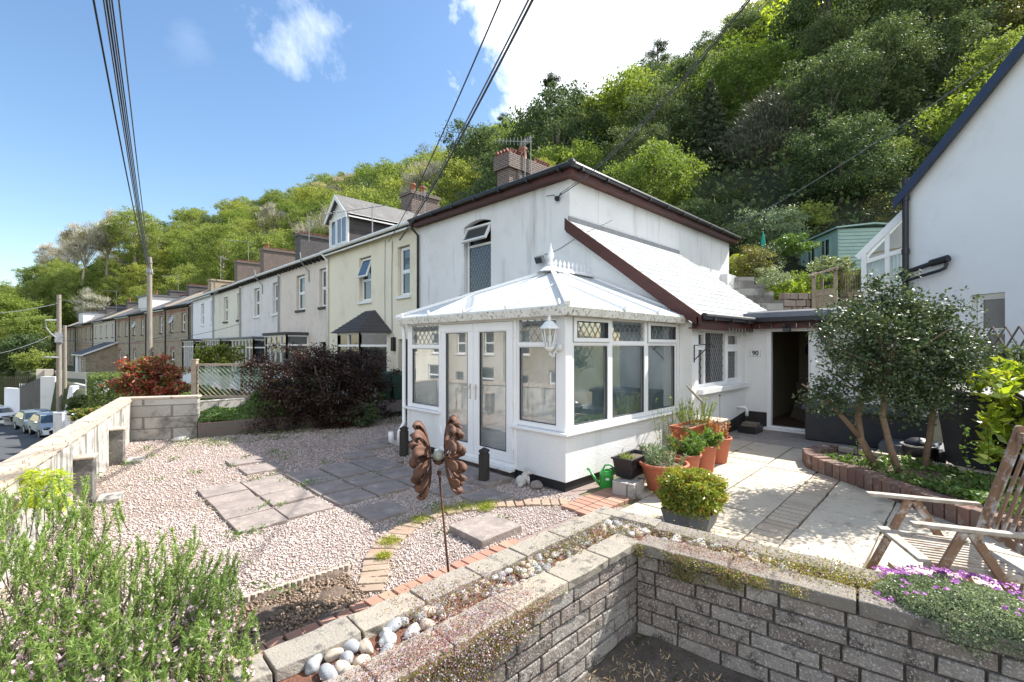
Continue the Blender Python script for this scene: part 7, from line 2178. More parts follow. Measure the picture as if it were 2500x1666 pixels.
# ------------------------------------------------------------------ bushes and garden plants
def bush(name, label, cat, c, rad, n, ls, m, nl=14, lr=.35, seed=1, group=None, asp=.5, flat=.35, stems=6, stemm='bark', squash=.85, shell=.55, second=None, box=False, D=None, clip=None):
 """c = foot of the bush"""
 rg = np.random.default_rng(seed); c = Vector(c)
 t = thing(name, label, cat, tuple(c), group)
 cc = (c.x, c.y, c.z + rad[2])
 if box:
  k = rg.integers(0, 3, n); P = rg.uniform(-1, 1, (n, 3)); sgn = np.sign(rg.normal(size=n))
  for a in range(3): P[k == a, a] = sgn[k == a] * rg.uniform(.86, 1.04, (k == a).sum())
  N = np.zeros((n, 3)); N[np.arange(n), k] = sgn; P = P * np.array(rad) + np.array(cc)
 else:
  P, N = soft_cloud(n, cc, np.array(rad) * .92, nl * 7, lr * min(rad) * .30, rg, .12)
 k = P[:, 2] > max(c.z - .02, .0 if cat == "bush" and c.z > -.5 and c.y < 12 and c.x > 2 and c.x < 6 else -99)
 if clip is not None: k &= clip(P)
 P, N = P[k], N[k]
 if second:
  m2, frac = second; s = rg.random(len(P)) < frac
  link_mesh('foliage', np_mesh('foliage', leaf_verts(P[~s], ls, asp, N=N[~s], flat=flat, rg=rg, D=D and np.tile(D, ((~s).sum(), 1))), 4), M_(m), t)
  link_mesh('foliage', np_mesh('foliage', leaf_verts(P[s], ls, asp, N=N[s], flat=flat, rg=rg), 4), M_(m2), t)
 else:
  link_mesh('foliage', np_mesh('foliage', leaf_verts(P, ls, asp, N=N, flat=flat, rg=rg, D=D and np.tile(D, (len(P), 1))), 4), M_(m), t)
 if stems:
  mb = MB(); rr = random.Random(seed)
  for i in range(stems):
   a = rr.uniform(0, 6.28); l = rr.uniform(.3, .8)
   e = c + Vector((math.cos(a) * rad[0] * l, math.sin(a) * rad[1] * l, rad[2] * rr.uniform(.9, 1.6)))
   m = c.lerp(e, .5) + Vector((rr.uniform(-.1, .1) * rad[0], rr.uniform(-.1, .1) * rad[0], 0))
   r = min(.03, min(rad) * .04); mb.tube([c + Vector((math.cos(a), math.sin(a), 0)) * rad[0] * .08, m, e], [r, r * .7, r * .3], 6)
  mb.build('stem', M_(stemm), t)
 return t
bush('barberry_bush', 'large dark purple-red bush in front of the trellis', 'bush', (4.40, 10.45, -.38), (1.65, .85, 1.20), 60000, .050, 'leaf_barberry', 60, .42, 3, asp=.5, stems=14, squash=1.0, second=('leaf_weed', .03))
bush('fern_bush', 'dark green leafy plant at the foot of the purple bush', 'bush', (4.95, 9.85, .0), (.42, .3, .26), 3000, .06, 'leaf_dark', 14, .4, 4, stems=0)
bush('red_bush', 'red-leaved shrub glowing behind the end of the street wall', 'bush', onD(372, 985, 15.2), (1.05, .9, .78), 9000, .13, 'leaf_red', 26, .42, 5, asp=.36, second=('leaf_mid', .30), stems=10)
bush('hedge', 'clipped dark green box hedge beyond the street wall', 'hedge', onD(262, 1010, 19.0) + Vector((0, 0, -.3)), (.55, 1.7, .95), 16000, .09, 'leaf_dark', seed=6, box=True, second=('leaf_mid', .25), stems=0)
bush('dark_shrub', 'dark rounded shrub left of the clipped hedge', 'bush', onD(205, 1010, 19.5), (.6, .7, .45), 5000, .09, 'leaf_dark', 14, .5, 7, stems=0)
bush('flowering_shrub', 'low shrub with pink flowers behind the wall coping', 'bush', onD(222, 1030, 17.2), (.8, .6, .28), 3500, .09, 'leaf_mid', 14, .5, 8, second=('flower_pink', .10), stems=0)
bush('golden_shrub', 'yellow-green shrub peeping over the striped trellis', 'bush', onD(537, 900, 20), (1.1, 1.0, .55), 6000, .10, 'leaf_olive', 14, .5, 9, stems=0, second=('leaf_lime', .35))
bush('climber', 'leafy climber with flowers by the white porch', 'bush', onD(555, 915, 27), (.5, .5, 1.0), 3000, .12, 'leaf_dark', 10, .6, 10, stems=0)
bush('green_shrub', 'young bright green shrub left of the street lamp', 'bush', onD(85, 915, 52), (1.9, 1.6, 1.5), 9000, .20, 'leaf_spring', 20, .5, 11, stems=0)
bush('dark_shrub', 'dark shrub mass under the trees at the far left', 'bush', onD(30, 920, 60), (4, 2, 2.0), 12000, .25, 'leaf_dark', 26, .5, 12, stems=0)
for i, (px, py, dd, r, mn, lab) in enumerate(((20, 760, 64, 2.6, 'leaf_mid', 'rounded green tree-bush at the left edge'), (75, 800, 62, 2.2, 'leaf_spring', 'sunlit green bush under the left trees'), (55, 850, 60, 2.0, 'leaf_dark', 'dark green bush below the sunlit one at the left'))):
 p = onD(px, py, dd); bush('large_bush', lab, 'bush', (p.x, p.y, p.z - r), (r * 1.2, r * 1.2, r), 9000, .25, mn, 20, .5, 30 + i, stems=0)
for i in range(7):
 p = Vector((1.9 + i * .75, 12.6 + 2.4 * (i % 3), -.1))
 bush('garden_shrub', ('low garden shrub seen through the trellis'), 'bush', p, (.5, .45, .35), 1800, .09, 'leaf_mid' if i % 2 else 'leaf_weed', 10, .5, 40 + i, stems=0, group='shrubs behind the trellis')
# ivy bank on the raised bed
def ivy():
 rg = np.random.default_rng(44); n = 16000
 x = rg.uniform(2.05, 4.6, n); f = (x - 2.05) / 2.55
 ya = 10.97 - .48 * f; yb = 11.33 + .1 * f
 v = rg.random(n); y = ya + (yb - ya) * v
 top = .32 + .10 * np.sin(x * 6) + v * (.15 + .62 * np.clip((x - 2.5) / 1.2, 0, 1))
 z = top * rg.uniform(.75, 1.05, n)
 P = np.stack([x, y, z], 1); N = np.tile([-.2, -.6, .7], (n, 1))
 k = rg.random(n) < np.clip((x - 1.7) / .8, .35, 1)
 o = link_mesh('ivy', np_mesh('ivy', leaf_verts(P[k], .065, .8, N=N[k], flat=.6, rg=rg), 4), M_('leaf_weed')); setp(o, kind='stuff')
ivy()
# trellis fences on the boundary
def trellis(name, label, a, b, z0, z1, pitch, m, kind='diamond', post=None, cap=True):
 a, b = Vector(a), Vector(b); d = (b - a); Ln = d.length; d.normalize(); t = thing(name, label, 'trellis fence', (a.x, a.y, z0))
 M = Matrix(((d.x, -d.y, 0, a.x), (d.y, d.x, 0, a.y), (0, 0, 1, z0), (0, 0, 0, 1))); H = z1 - z0
 s = MB(M)
 if kind == 'diamond': lattice_lines(s, .02, Ln - .02, .02, H - .02, 0, pitch, pitch, .022)
 else:
  n = int((Ln + H) / pitch)
  for i in range(n):      # parallel slanting battens
   x = i * pitch - H + .05; xa, za = x, H; xb, zb = x + H, 0
   if xa < 0.03: za = H + (xa - .03); xa = .03
   if xb > Ln - .03: zb = xb - (Ln - .03); xb = Ln - .03
   if za > zb + .03: s.beam((xa, 0, za), (xb, 0, zb), .012, .024, up=(0, 1, 0))
 s.build('lattice', M_(m), t)
 f = MB(M); f.box(0, Ln, -.03, .03, H - .02, H + .03); f.box(0, Ln, -.025, .025, -.03, .02); f.box(0, .035, -.026, .026, .02, H - .02); f.box(Ln - .035, Ln, -.026, .026, .02, H - .02); f.build('frame', M_(m), t)
 if post:
  for x in post:
   p = MB(M); p.box(x - .05, x + .05, -.05, .05, -.75, H + .10); p.box(x - .06, x + .06, -.06, .06, H + .10, H + .13); p.build('post', M_(m if m != 'fence_wood' else 'fence_wood'), t)
 return t
ta, tb_ = onD(478, 905, 10.2), onD(652, 900, 10.35)
zt1_ = onD(478, 897, 10.2).z; zb1_ = .72
trellis('trellis_fence', 'weathered trellis of slanting battens with a post at each end', (ta.x, ta.y, 0), (tb_.x, tb_.y, 0), zb1_, 1.42, .10, 'fence_wood', 'slant', post=(-.02,))
pa_ = (ta.x * .36 + tb_.x * .64, ta.y * .36 + tb_.y * .64, 0)
trellis('trellis_fence', 'diamond lattice panel overlapping the slanting battens', (pa_[0], pa_[1] + .06, 0), (tb_.x, tb_.y + .06, 0), zb1_ + .05, 1.40, .09, 'fence_dark', 'diamond', post=(1.0,))
q1, q2 = Vector((tb_.x + .08, tb_.y, 0)), Vector((7.6, 13.6, 0))
trellis('trellis_fence', 'dark diamond lattice fence between the purple bush and the bins', q1, q2, .66, 1.38, .12, 'fence_dark', 'diamond', post=(1.5, 3.2))
def green_netting():
 m, nt, bs, out = newmat('netting'); bs.inputs['Base Color'].default_value = (.10, .33, .25, 1); bs.inputs['Roughness'].default_value = .5
 tr = nt.nodes.new('ShaderNodeBsdfTransparent'); mx = nt.nodes.new('ShaderNodeMixShader'); mx.inputs[0].default_value = .5
 nt.links.new(tr.outputs[0], mx.inputs[1]); nt.links.new(bs.outputs[0], mx.inputs[2]); nt.links.new(mx.outputs[0], out.inputs['Surface'])
 mb = MB(); a = Vector((ta.x, ta.y + .05, 0)); b = Vector((tb_.x, tb_.y + .05, 0)); n = 30; vs = []
 for i in range(n + 1):
  p = a.lerp(b, i / n); zz = .98 + .12 * math.sin(i * .9) - .1 * i / n; vs += [(p.x, p.y + .02 * math.sin(i * 1.7), zz), (p.x, p.y + .02 * math.sin(i * 2.1), 1.37)]
 mb.add(vs, [(2 * i, 2 * i + 2, 2 * i + 3, 2 * i + 1) for i in range(n)])
 mb.build('green_netting', m, smooth=True, label='translucent green netting hung behind the slanting trellis', cat='netting')
green_netting()
def wheelie_bin(label, pos, rz, s=1.0, m='bin_green', group=None):
 t = thing('wheelie_bin', label, 'wheelie bin', pos, group); M = Matrix.Translation(pos) @ Matrix.Rotation(rz, 4, 'Z') @ Matrix.Scale(s, 4)
 b = MB(M); b.add([(-.21, -.24, .08), (.21, -.24, .08), (.21, .24, .08), (-.21, .24, .08), (-.29, -.34, .98), (.29, -.34, .98), (.29, .36, .98), (-.29, .36, .98)],
     [(3, 2, 1, 0), (4, 5, 6, 7), (0, 1, 5, 4), (1, 2, 6, 5), (2, 3, 7, 6), (3, 0, 4, 7)]); b.box(-.30, .30, -.36, .37, .93, .985); b.build('body', M_(m), t, bevel=.02)
 l = MB(M); l.prism([(-.31, -.38, .99), (-.31, -.38, 1.02), (-.31, .0, 1.10), (-.31, .38, 1.06), (-.31, .38, .99)], (.62, 0, 0)); l.build('lid', M_(m), t, bevel=.015)
 w = MB(M)
 for x in (-.26, .26): w.tube([(x - .03, .28, .11), (x + .03, .28, .11)], .11, 14)
 w.build('wheel', M_('tyre'), t)
 h = MB(M); h.tube([(-.25, .42, 1.0), (.25, .42, 1.0)], .018, 8); h.build('handle', M_(m), t)
wheelie_bin('green wheelie bin in front of the dark lattice, left of the pair', (7.2, 12.75, .12), R(-50), .86)
wheelie_bin('green wheelie bin tucked beside the conservatory corner', (7.5, 12.3, .08), R(-50), .90)
wheelie_bin('dark wheelie bin in the shade right of the holly trunks', (8.55, .05, .17), R(-70), 1.05, 'charcoal_box')
wheelie_bin('second dark wheelie bin in the shade near the laurel', (8.1, -.55, .17), R(-70), 1.05, 'charcoal_box')
def storage_box():
 t = thing('storage_box', 'low charcoal storage box standing right of the open door', 'storage box', (9.7, 1.8, .16))
 b = MB(); b.box(9.55, 10.12, .55, 2.22, .165, .70); b.build('body', M_('charcoal_box'), t, bevel=.02)
 l = MB(); l.prism([(9.50, .50, .70), (9.50, .50, .75), (9.60, .50, .80), (10.14, .50, .82), (10.14, .50, .70)], (0, 1.77, 0)); l.build('lid', M_('charcoal_box'), t, bevel=.015)
 s = MB(); s.box(8.9, 9.7, .35, 1.1, .17, .36); s.build('stone_step', M_('roof_grey'), label='grey stone step below the storage box', cat='step', bevel=.01)
 b = thing('barbecue', 'round black kettle barbecue in the shade by the holly', 'barbecue', (8.75, .62, .18))
 m = MB(); m.ball((8.75, .62, .38), .2, (1, 1, .8), 14); m.build('bowl', M_('black_plastic'), b, smooth=True); m = MB(); m.tube([(8.75, .42, .46), (8.75, .40, .48), (8.75, .40, .5)], .02, 6); m.lathe((8.75, .62, .42), [(.215, 0), (.215, .02)], 16); m.build('rim', M_('steel'), b)
 f = thing('dark_fence', 'tall dark plank fence in deep shade behind the bins', 'fence', (10.2, -2, 0)); m = MB()
 for i in range(26): m.box(9.5 + .0, 9.53, -4.2 + i * .16, -4.05 + i * .16, 0.1, 1.75)
 m.build('planks', M_('post_dark_wood'), f)
storage_box()
# pots by the conservatory
def pot(name, label, x, y, rt, rb, h, m='terracotta', z=None, soil=True):
 z = pz(x) + .012 if z is None else z; t = thing(name, label, 'plant pot', (x, y, z)); mb = MB()
 mb.lathe((x, y, z), [(rb, 0), (rb + (rt - rb) * .5, h * .5), (rt * .965, h * .86), (rt * .97, h * .87), (rt * 1.06, h * .89), (rt * 1.09, h * .96), (rt * 1.06, h), (rt * .97, h), (rt * .93, h * .88)], 30, False)
 mb.add([(x + rb * math.cos(k / 12 * 6.283), y + rb * math.sin(k / 12 * 6.283), z) for k in range(12)], [tuple(range(12))])
 mb.build('pot', M_(m), t, smooth=True); s = MB(); s.lathe((x, y, z + h * .86), [(rt * .95, 0), (.001, .03)], 20, False); s.build('soil', M_('soil'), t); return (x, y, z + h * .88)
def sprigs(name, label, c, rad, n, hgt, lw, ll, m, seed, lean=.35, stemm='leaf_weed', per=26, flower=None, arch=0.0):
 """bunch of leafy stems growing from a pot or bed"""
 rg = np.random.default_rng(seed); t = thing(name, label, 'potted plant', tuple(c)); Ps = []; Ds = []; mb = MB(); Fs = []
 for i in range(n):
  a = rg.uniform(0, 6.28); r = rad * math.sqrt(rg.random()); b = np.array([c[0] + math.cos(a) * r, c[1] + math.sin(a) * r, c[2]])
  L_ = hgt * rg.uniform(.5, 1.1); dr = np.array([math.cos(a) * lean * r / rad + rg.normal() * .12, math.sin(a) * lean * r / rad + rg.normal() * .12, 1.0]); dr /= np.linalg.norm(dr)
  pts = []
  for k in range(5):
   u = k / 4; pts.append(b + dr * L_ * u + np.array([dr[0], dr[1], -.6]) * arch * u * u * L_)
  mb.tube([tuple(p) for p in pts], .0022, 4)
  u = rg.uniform(.12, 1.0, per); idx = np.clip((u * 4).astype(int), 0, 3); fr = (u * 4 - idx)[:, None]; pa = np.array(pts)
  q = pa[idx] * (1 - fr) + pa[idx + 1] * fr; d = unit(rg.normal(size=(per, 3)) * .8 + dr * .9); Ps.append(q + d * ll * .4); Ds.append(d)
  if flower: Fs.append(pa[4])
 P = np.concatenate(Ps); D = np.concatenate(Ds)
 link_mesh('foliage', np_mesh('foliage', leaf_verts(P, ll, lw / ll, rg=rg, D=D * 3), 4), M_(m), t); mb.build('stem', M_(stemm), t)
 if flower:
  P = np.array(Fs); P = np.repeat(P, 6, 0) + rg.normal(size=(len(P) * 6, 3)) * .012; link_mesh('flower', np_mesh('flower', leaf_verts(P, .025, .7, rg=rg), 4), M_(flower), t)
 return t
c = pot('plant_pot', 'wide terracotta pot nearest the box shrub, filled with lavender', 5.43, 2.80, .285, .185, .35); sprigs('lavender', 'lavender sprigs in the wide terracotta pot', c, .20, 46, .20, .010, .05, 'leaf_silver', 3, per=30)
c = pot('plant_pot', 'terracotta pot half hidden behind the box shrub', 6.05, 2.80, .19, .13, .34); sprigs('garden_herb', 'tall leafy herb in the half hidden terracotta pot', c, .14, 26, .30, .03, .09, 'leaf_weed', 4, per=18, arch=.3)
c = pot('plant_pot', 'tall ribbed terracotta pot, second from the door end', 6.52, 2.78, .20, .15, .38); sprigs('garden_herb', 'pale broad-leaved plant in the tall ribbed pot', c, .14, 20, .30, .045, .13, 'leaf_weed', 5, per=12, arch=.5)
c = pot('plant_pot', 'terracotta pot farthest along the row towards the door', 7.12, 2.80, .19, .13, .38); sprigs('bronze_shrub', 'bronze-leaved shrub in the farthest terracotta pot', c, .12, 20, .32, .03, .05, 'leaf_bronze', 6, per=16)
sprigs('garden_herb', 'leafy stems with orange tips between the middle pots', (6.3, 2.95, .30), .16, 24, .32, .02, .06, 'leaf_bronze', 16, per=14)
sprigs('dry_plant', 'dry brown twiggy plant between the two front pots', (5.80, 2.78, .05), .10, 20, .26, .008, .05, 'dry_litter', 7, per=12)
def trough(label, x, y, z, L_, W_, H_, m, rz=0.0, lean=.8):
 t = thing('planter_trough', label, 'planter', (x, y, z)); M = Matrix.Translation((x, y, z)) @ Matrix.Rotation(rz, 4, 'Z'); a, b = L_ / 2, W_ / 2; k = lean
 mb = MB(M); mb.add([(-a * k, -b * k, 0), (a * k, -b * k, 0), (a * k, b * k, 0), (-a * k, b * k, 0), (-a, -b, H_), (a, -b, H_), (a, b, H_), (-a, b, H_), (-a * .93, -b * .9, H_), (a * .93, -b * .9, H_), (a * .93, b * .9, H_), (-a * .93, b * .9, H_), (-a * .9, -b * .86, H_ * .8), (a * .9, -b * .86, H_ * .8), (a * .9, b * .86, H_ * .8), (-a * .9, b * .86, H_ * .8)],
  [(3, 2, 1, 0), (0, 1, 5, 4), (1, 2, 6, 5), (2, 3, 7, 6), (3, 0, 4, 7), (4, 5, 9, 8), (5, 6, 10, 9), (6, 7, 11, 10), (7, 4, 8, 11), (8, 9, 13, 12), (9, 10, 14, 13), (10, 11, 15, 14), (11, 8, 12, 15)])
 frame_ = mb; mb.box(-a - .01, a + .01, -b - .012, -b + .004, H_ - .025, H_ + .002); mb.box(-a - .01, a + .01, b - .004, b + .012, H_ - .025, H_ + .002); mb.build('trough', M_(m), t, bevel=.006)
 s = MB(M); s.quad((-a * .9, -b * .86, H_ * .82), (a * .9, -b * .86, H_ * .82), (a * .9, b * .86, H_ * .82), (-a * .9, b * .86, H_ * .82)); s.build('soil', M_('soil'), t)
 return (x, y, z + H_ * .82)
def stone_base():
 t = thing('stone_block', 'hollow grey stone block carrying the black trough', 'stone block', (5.03, 3.06, 0)); M = Matrix.Translation((5.04, 3.06, 0)) @ Matrix.Rotation(R(8), 4, 'Z')
 mb = MB(M); mb.box(-.17, .17, -.14, .14, 0, .17); mb.build('block', M_('blockwork'), t, bevel=.012)
 mb = MB(M); mb.box(-.17, .17, -.14, -.12, .171, .19); mb.box(-.17, .17, .12, .14, .171, .19); mb.box(-.17, -.15, -.12, .12, .171, .19); mb.box(.15, .17, -.12, .12, .171, .19); mb.build('rim', M_('concrete_old'), t)
stone_base()
c = trough('black plastic trough standing on the stone block', 5.30, 3.16, .19, .60, .26, .25, 'black_plastic', R(4)); sprigs('seedlings', 'pale green seedlings in the black trough', (5.14, 3.14, c[2]), .09, 22, .09, .012, .04, 'leaf_spring', 8, per=10)
trough('small square terracotta trough behind the wide pot', 5.95, 3.24, .12, .48, .28, .22, 'terracotta'); sprigs('garden_herb', 'low grey-green herb in the square terracotta trough', (5.95, 3.24, .31), .14, 26, .15, .015, .06, 'leaf_silver', 9, per=16)
bx = MB(); bx.box(6.75, 7.45, 3.02, 3.38, .05, .42); bx.build('stone_block', M_('concrete_old'), label='pale stone block supporting the far trough', cat='stone block', bevel=.02)
trough('weathered terracotta trough on stones by the kitchen wall', 7.0, 3.14, .42, .85, .30, .22, 'terracotta'); sprigs('tall_herb', 'tall feathery green stems in the far trough', (7.05, 3.12, .60), .24, 50, .42, .012, .05, 'leaf_spring', 10, per=22)
bx = MB(); bx.box(7.62, 7.98, 2.98, 3.36, .06, .58); bx.box(7.60, 8.0, 2.96, 3.36, .585, .63); bx.build('stacked_stones', M_('concrete_coping'), label='short pier of stacked pale blocks near the kitchen wall', cat='stone pier', bevel=.02)
sprigs('tall_herb', 'tall thin stems growing by the conservatory base corner', (6.75, 3.42, .1), .12, 16, .95, .014, .06, 'leaf_spring', 13, per=20, lean=.1)
mb = MB(); mb.tube([(7.45, 3.1, .5), (7.36, 3.14, .95), (7.32, 3.30, 1.12), (7.30, 3.36, 1.2)], [.02, .022, .02, .014], 7); mb.build('driftwood_stick', M_('bark_pale'), label='crooked wooden stick leaning on the kitchen wall', cat='stick')
mb = MB(); mb.tube([(7.62, 2.95, .2), (7.62, 2.96, 1.02)], .004, 5); mb.ball((7.62, 2.96, 1.04), .018, n=8); mb.build('garden_cane', M_('rust'), label='thin red-tipped cane beside the stone pier', cat='cane')
def firewood():
 t = thing('log_basket', 'small basket of logs beside the door step', 'log basket', (9.6, 3.15, .17)); mb = MB()
 for i in range(6): mb.tube([(9.5 + .05 * i, 3.02, .24 + .04 * (i % 3)), (9.52 + .05 * i, 3.30, .24 + .04 * (i % 3))], .03, 8)
 mb.build('log', M_('bark'), t); mb = MB(); mb.box(9.42, 9.85, 3.0, 3.02, .17, .30); mb.box(9.42, 9.44, 3.02, 3.32, .17, .30); mb.build('basket', M_('black_plastic'), t)
firewood()
def watering_can():
 x, y, z = 5.07, 3.40, .0; t = thing('watering_can', 'bright green watering can beside the conservatory wall', 'watering can', (x, y, z))
 mb = MB(); mb.lathe((x, y, z), [(.088, 0), (.092, .01), (.088, .17), (.090, .175), (.088, .20), (.070, .235), (.055, .24), (.05, .225)], 22, False); mb.lathe((x, y, z + .004), [(.09, 0), (.001, .001)], 16, False); mb.build('body', M_('can_green'), t, smooth=True)
 s = MB(); d = Vector((-.62, .55, 0)).normalized(); p = Vector((x, y, z)); s.tube([p + d * .08 + Vector((0, 0, .05)), p + d * .13 + Vector((0, 0, .10)), p + d * .235 + Vector((0, 0, .25))], [.024, .018, .011], 10); s.tube([p + d * .225 + Vector((0, 0, .24)), p + d * .25 + Vector((0, 0, .262))], [.012, .018], 10); s.build('spout', M_('can_green'), t, smooth=True)
 h = MB(); h.tube([p - d * .085 + Vector((0, 0, .18)), p - d * .095 + Vector((0, 0, .25)), p - d * .05 + Vector((0, 0, .305)), p + d * .02 + Vector((0, 0, .30)), p + d * .06 + Vector((0, 0, .22))], .012, 8); h.build('handle', M_('can_green'), t, smooth=True)
 l = MB(faceA(0)); l.M = Matrix.Translation((x, y, z)) @ Matrix.Rotation(R(-45), 4, 'Z'); l.box(-.03, .015, -.0935, -.088, .13, .155); l.build('label_sticker', M_('white_paint'), t)
watering_can()
def box_shrub():
 x, y = 4.62, 2.08; M = Matrix.Translation((x, y, 0)) @ Matrix.Rotation(math.atan2(RD.y, RD.x), 4, 'Z')
 t = thing('planter_box', 'dark grey square planter behind the planter wall corner', 'planter', (x, y, 0))
 mb = MB(M); a, b, c = .19, .235, .20
 mb.add([(-a, -a, 0.01), (a, -a, 0.01), (a, a, 0.01), (-a, a, 0.01), (-b, -b, c), (b, -b, c), (b, b, c), (-b, b, c), (-b + .02, -b + .02, c), (b - .02, -b + .02, c), (b - .02, b - .02, c), (-b + .02, b - .02, c)],
  [(3, 2, 1, 0), (0, 1, 5, 4), (1, 2, 6, 5), (2, 3, 7, 6), (3, 0, 4, 7), (4, 5, 9, 8), (5, 6, 10, 9), (6, 7, 11, 10), (7, 4, 8, 11)]); mb.build('planter', mat('slate_planter', (.16, .17, .175), (.10, .105, .11), 8, .6, .4, 40, .004, stretch=(3, 3, .3)), t)
 mb = MB(M); mb.quad((-.215, -.215, .17), (.215, -.215, .17), (.215, .215, .17), (-.215, .215, .17)); mb.build('soil', M_('soil'), t)
 rg = np.random.default_rng(9); n = 13000
 s = thing('box_shrub', 'rounded yellow-green box shrub in the dark square planter', 'shrub', (x, y, .17))
 d = unit(rg.normal(size=(n, 3))); k = (np.abs(d) ** 4).sum(1) ** -.25
 bump = 1 + .10 * np.sin(d[:, 0] * 9 + 1) * np.sin(d[:, 1] * 8) + .07 * np.sin(d[:, 2] * 11 + d[:, 0] * 6) + .05 * rg.normal(size=n)
 P = d * (k * .88 * bump * rg.uniform(.72, 1.03, n))[:, None] * np.array([.315, .315, .235]) + np.array([x, y, .345])
 P = P[P[:, 2] > .185]
 link_mesh('foliage', np_mesh('foliage', leaf_verts(P, .042, .42, N=unit(P - np.array([x, y, .33])), flat=.15, rg=rg, D=unit(P - np.array([x, y, .33])) * .9), 4), M_('leaf_box'), s)
 mb = MB(); rr = random.Random(1)
 for i in range(14):
  a = rr.uniform(0, 6.28); mb.tube([(x + .03 * math.cos(a), y + .03 * math.sin(a), .15), (x + .18 * math.cos(a), y + .18 * math.sin(a), .42 + rr.uniform(-.15, .1))], .006, 5)
 mb.build('stem', M_('bark'), s)
box_shrub()
# posts, statue, rocks near the doors
for i, (x, y, h, lab) in enumerate(((4.02, 4.60, .50, 'black weathered wooden post nearest the conservatory doors'), (4.15, 6.78, .50, 'black weathered wooden post by the far door jamb'))):
 mb = MB(); M = Matrix.Translation((x, y, 0)) @ Matrix.Rotation(R(20), 4, 'Z'); mb.M = M
 mb.box(-.055, .055, -.055, .055, 0, h - .08); mb.box(-.045, .045, -.045, .045, h - .08, h - .06); mb.box(-.055, .055, -.055, .055, h - .06, h - .03); mb.add([(-.055, -.055, h - .03), (.055, -.055, h - .03), (.055, .055, h - .03), (-.055, .055, h - .03), (0, 0, h + .01)], [(0, 1, 4), (1, 2, 4), (2, 3, 4), (3, 0, 4)])
 mb.build('bollard_post', M_('post_dark_wood'), bevel=.006, label=lab, cat='post')
mb = MB(); mb.tube([(4.75, 7.55, .02), (4.5, 7.6, .02), (4.35, 7.55, .12), (4.32, 7.5, .28)], .05, 10); mb.build('white_duct', M_('upvc'), smooth=True, label='curved white plastic pipe beyond the conservatory corner', cat='pipe')
def dog():
 x, y = 4.36, 4.22; t = thing('dog_statue', 'small weathered white seated bulldog statue at the conservatory corner', 'statue', (x, y, 0)); mb = MB(Matrix.Translation((x, y, 0)) @ Matrix.Rotation(R(150), 4, 'Z'))
 mb.ball((0.02, 0, .075), .075, (1.05, .85, 1.0), 14); mb.ball((-.03, 0, .12), .06, (.9, .95, 1.15), 14); mb.ball((-.06, 0, .185), .048, (1.0, 1.1, .85), 14); mb.ball((-.10, 0, .17), .028, (.9, 1.25, .8), 10)
 for s_ in (-1, 1):
  mb.tube([(-.06, .035 * s_, .13), (-.075, .04 * s_, .01)], [.022, .018], 8); mb.ball((-.085, .04 * s_, .012), .022, (1.3, .9, .6), 8); mb.ball((-.045, .045 * s_, .22), .018, (.7, .5, 1.1), 8); mb.ball((.05, .05 * s_, .03), .035, (1.2, .7, .8), 8)
 mb.build('figure', M_('white_plaster_statue'), t, smooth=True)
dog()
for i, (x, y, s_, lab) in enumerate(((4.42, 4.03, .09, 'brown rock beside the bulldog statue'), (4.02, 4.78, .10, 'grey rock at the foot of the near wooden post'), (3.86, 6.4, .05, 'square rusty block near the slabs by the far post'))):
 bm = bmesh.new(); bmesh.ops.create_icosphere(bm, subdivisions=2, radius=s_)
 for v in bm.verts: v.co += Vector(rng.normal(size=3)) * s_ * .09; v.co.z = max(v.co.z * .7, -.02)
 me = bpy.data.meshes.new('rock'); bm.to_mesh(me); bm.free(); me.transform(Matrix.Translation((x, y, .04))); setp(link_mesh('rock', me, M_('slab_dark')), lab, 'rock')
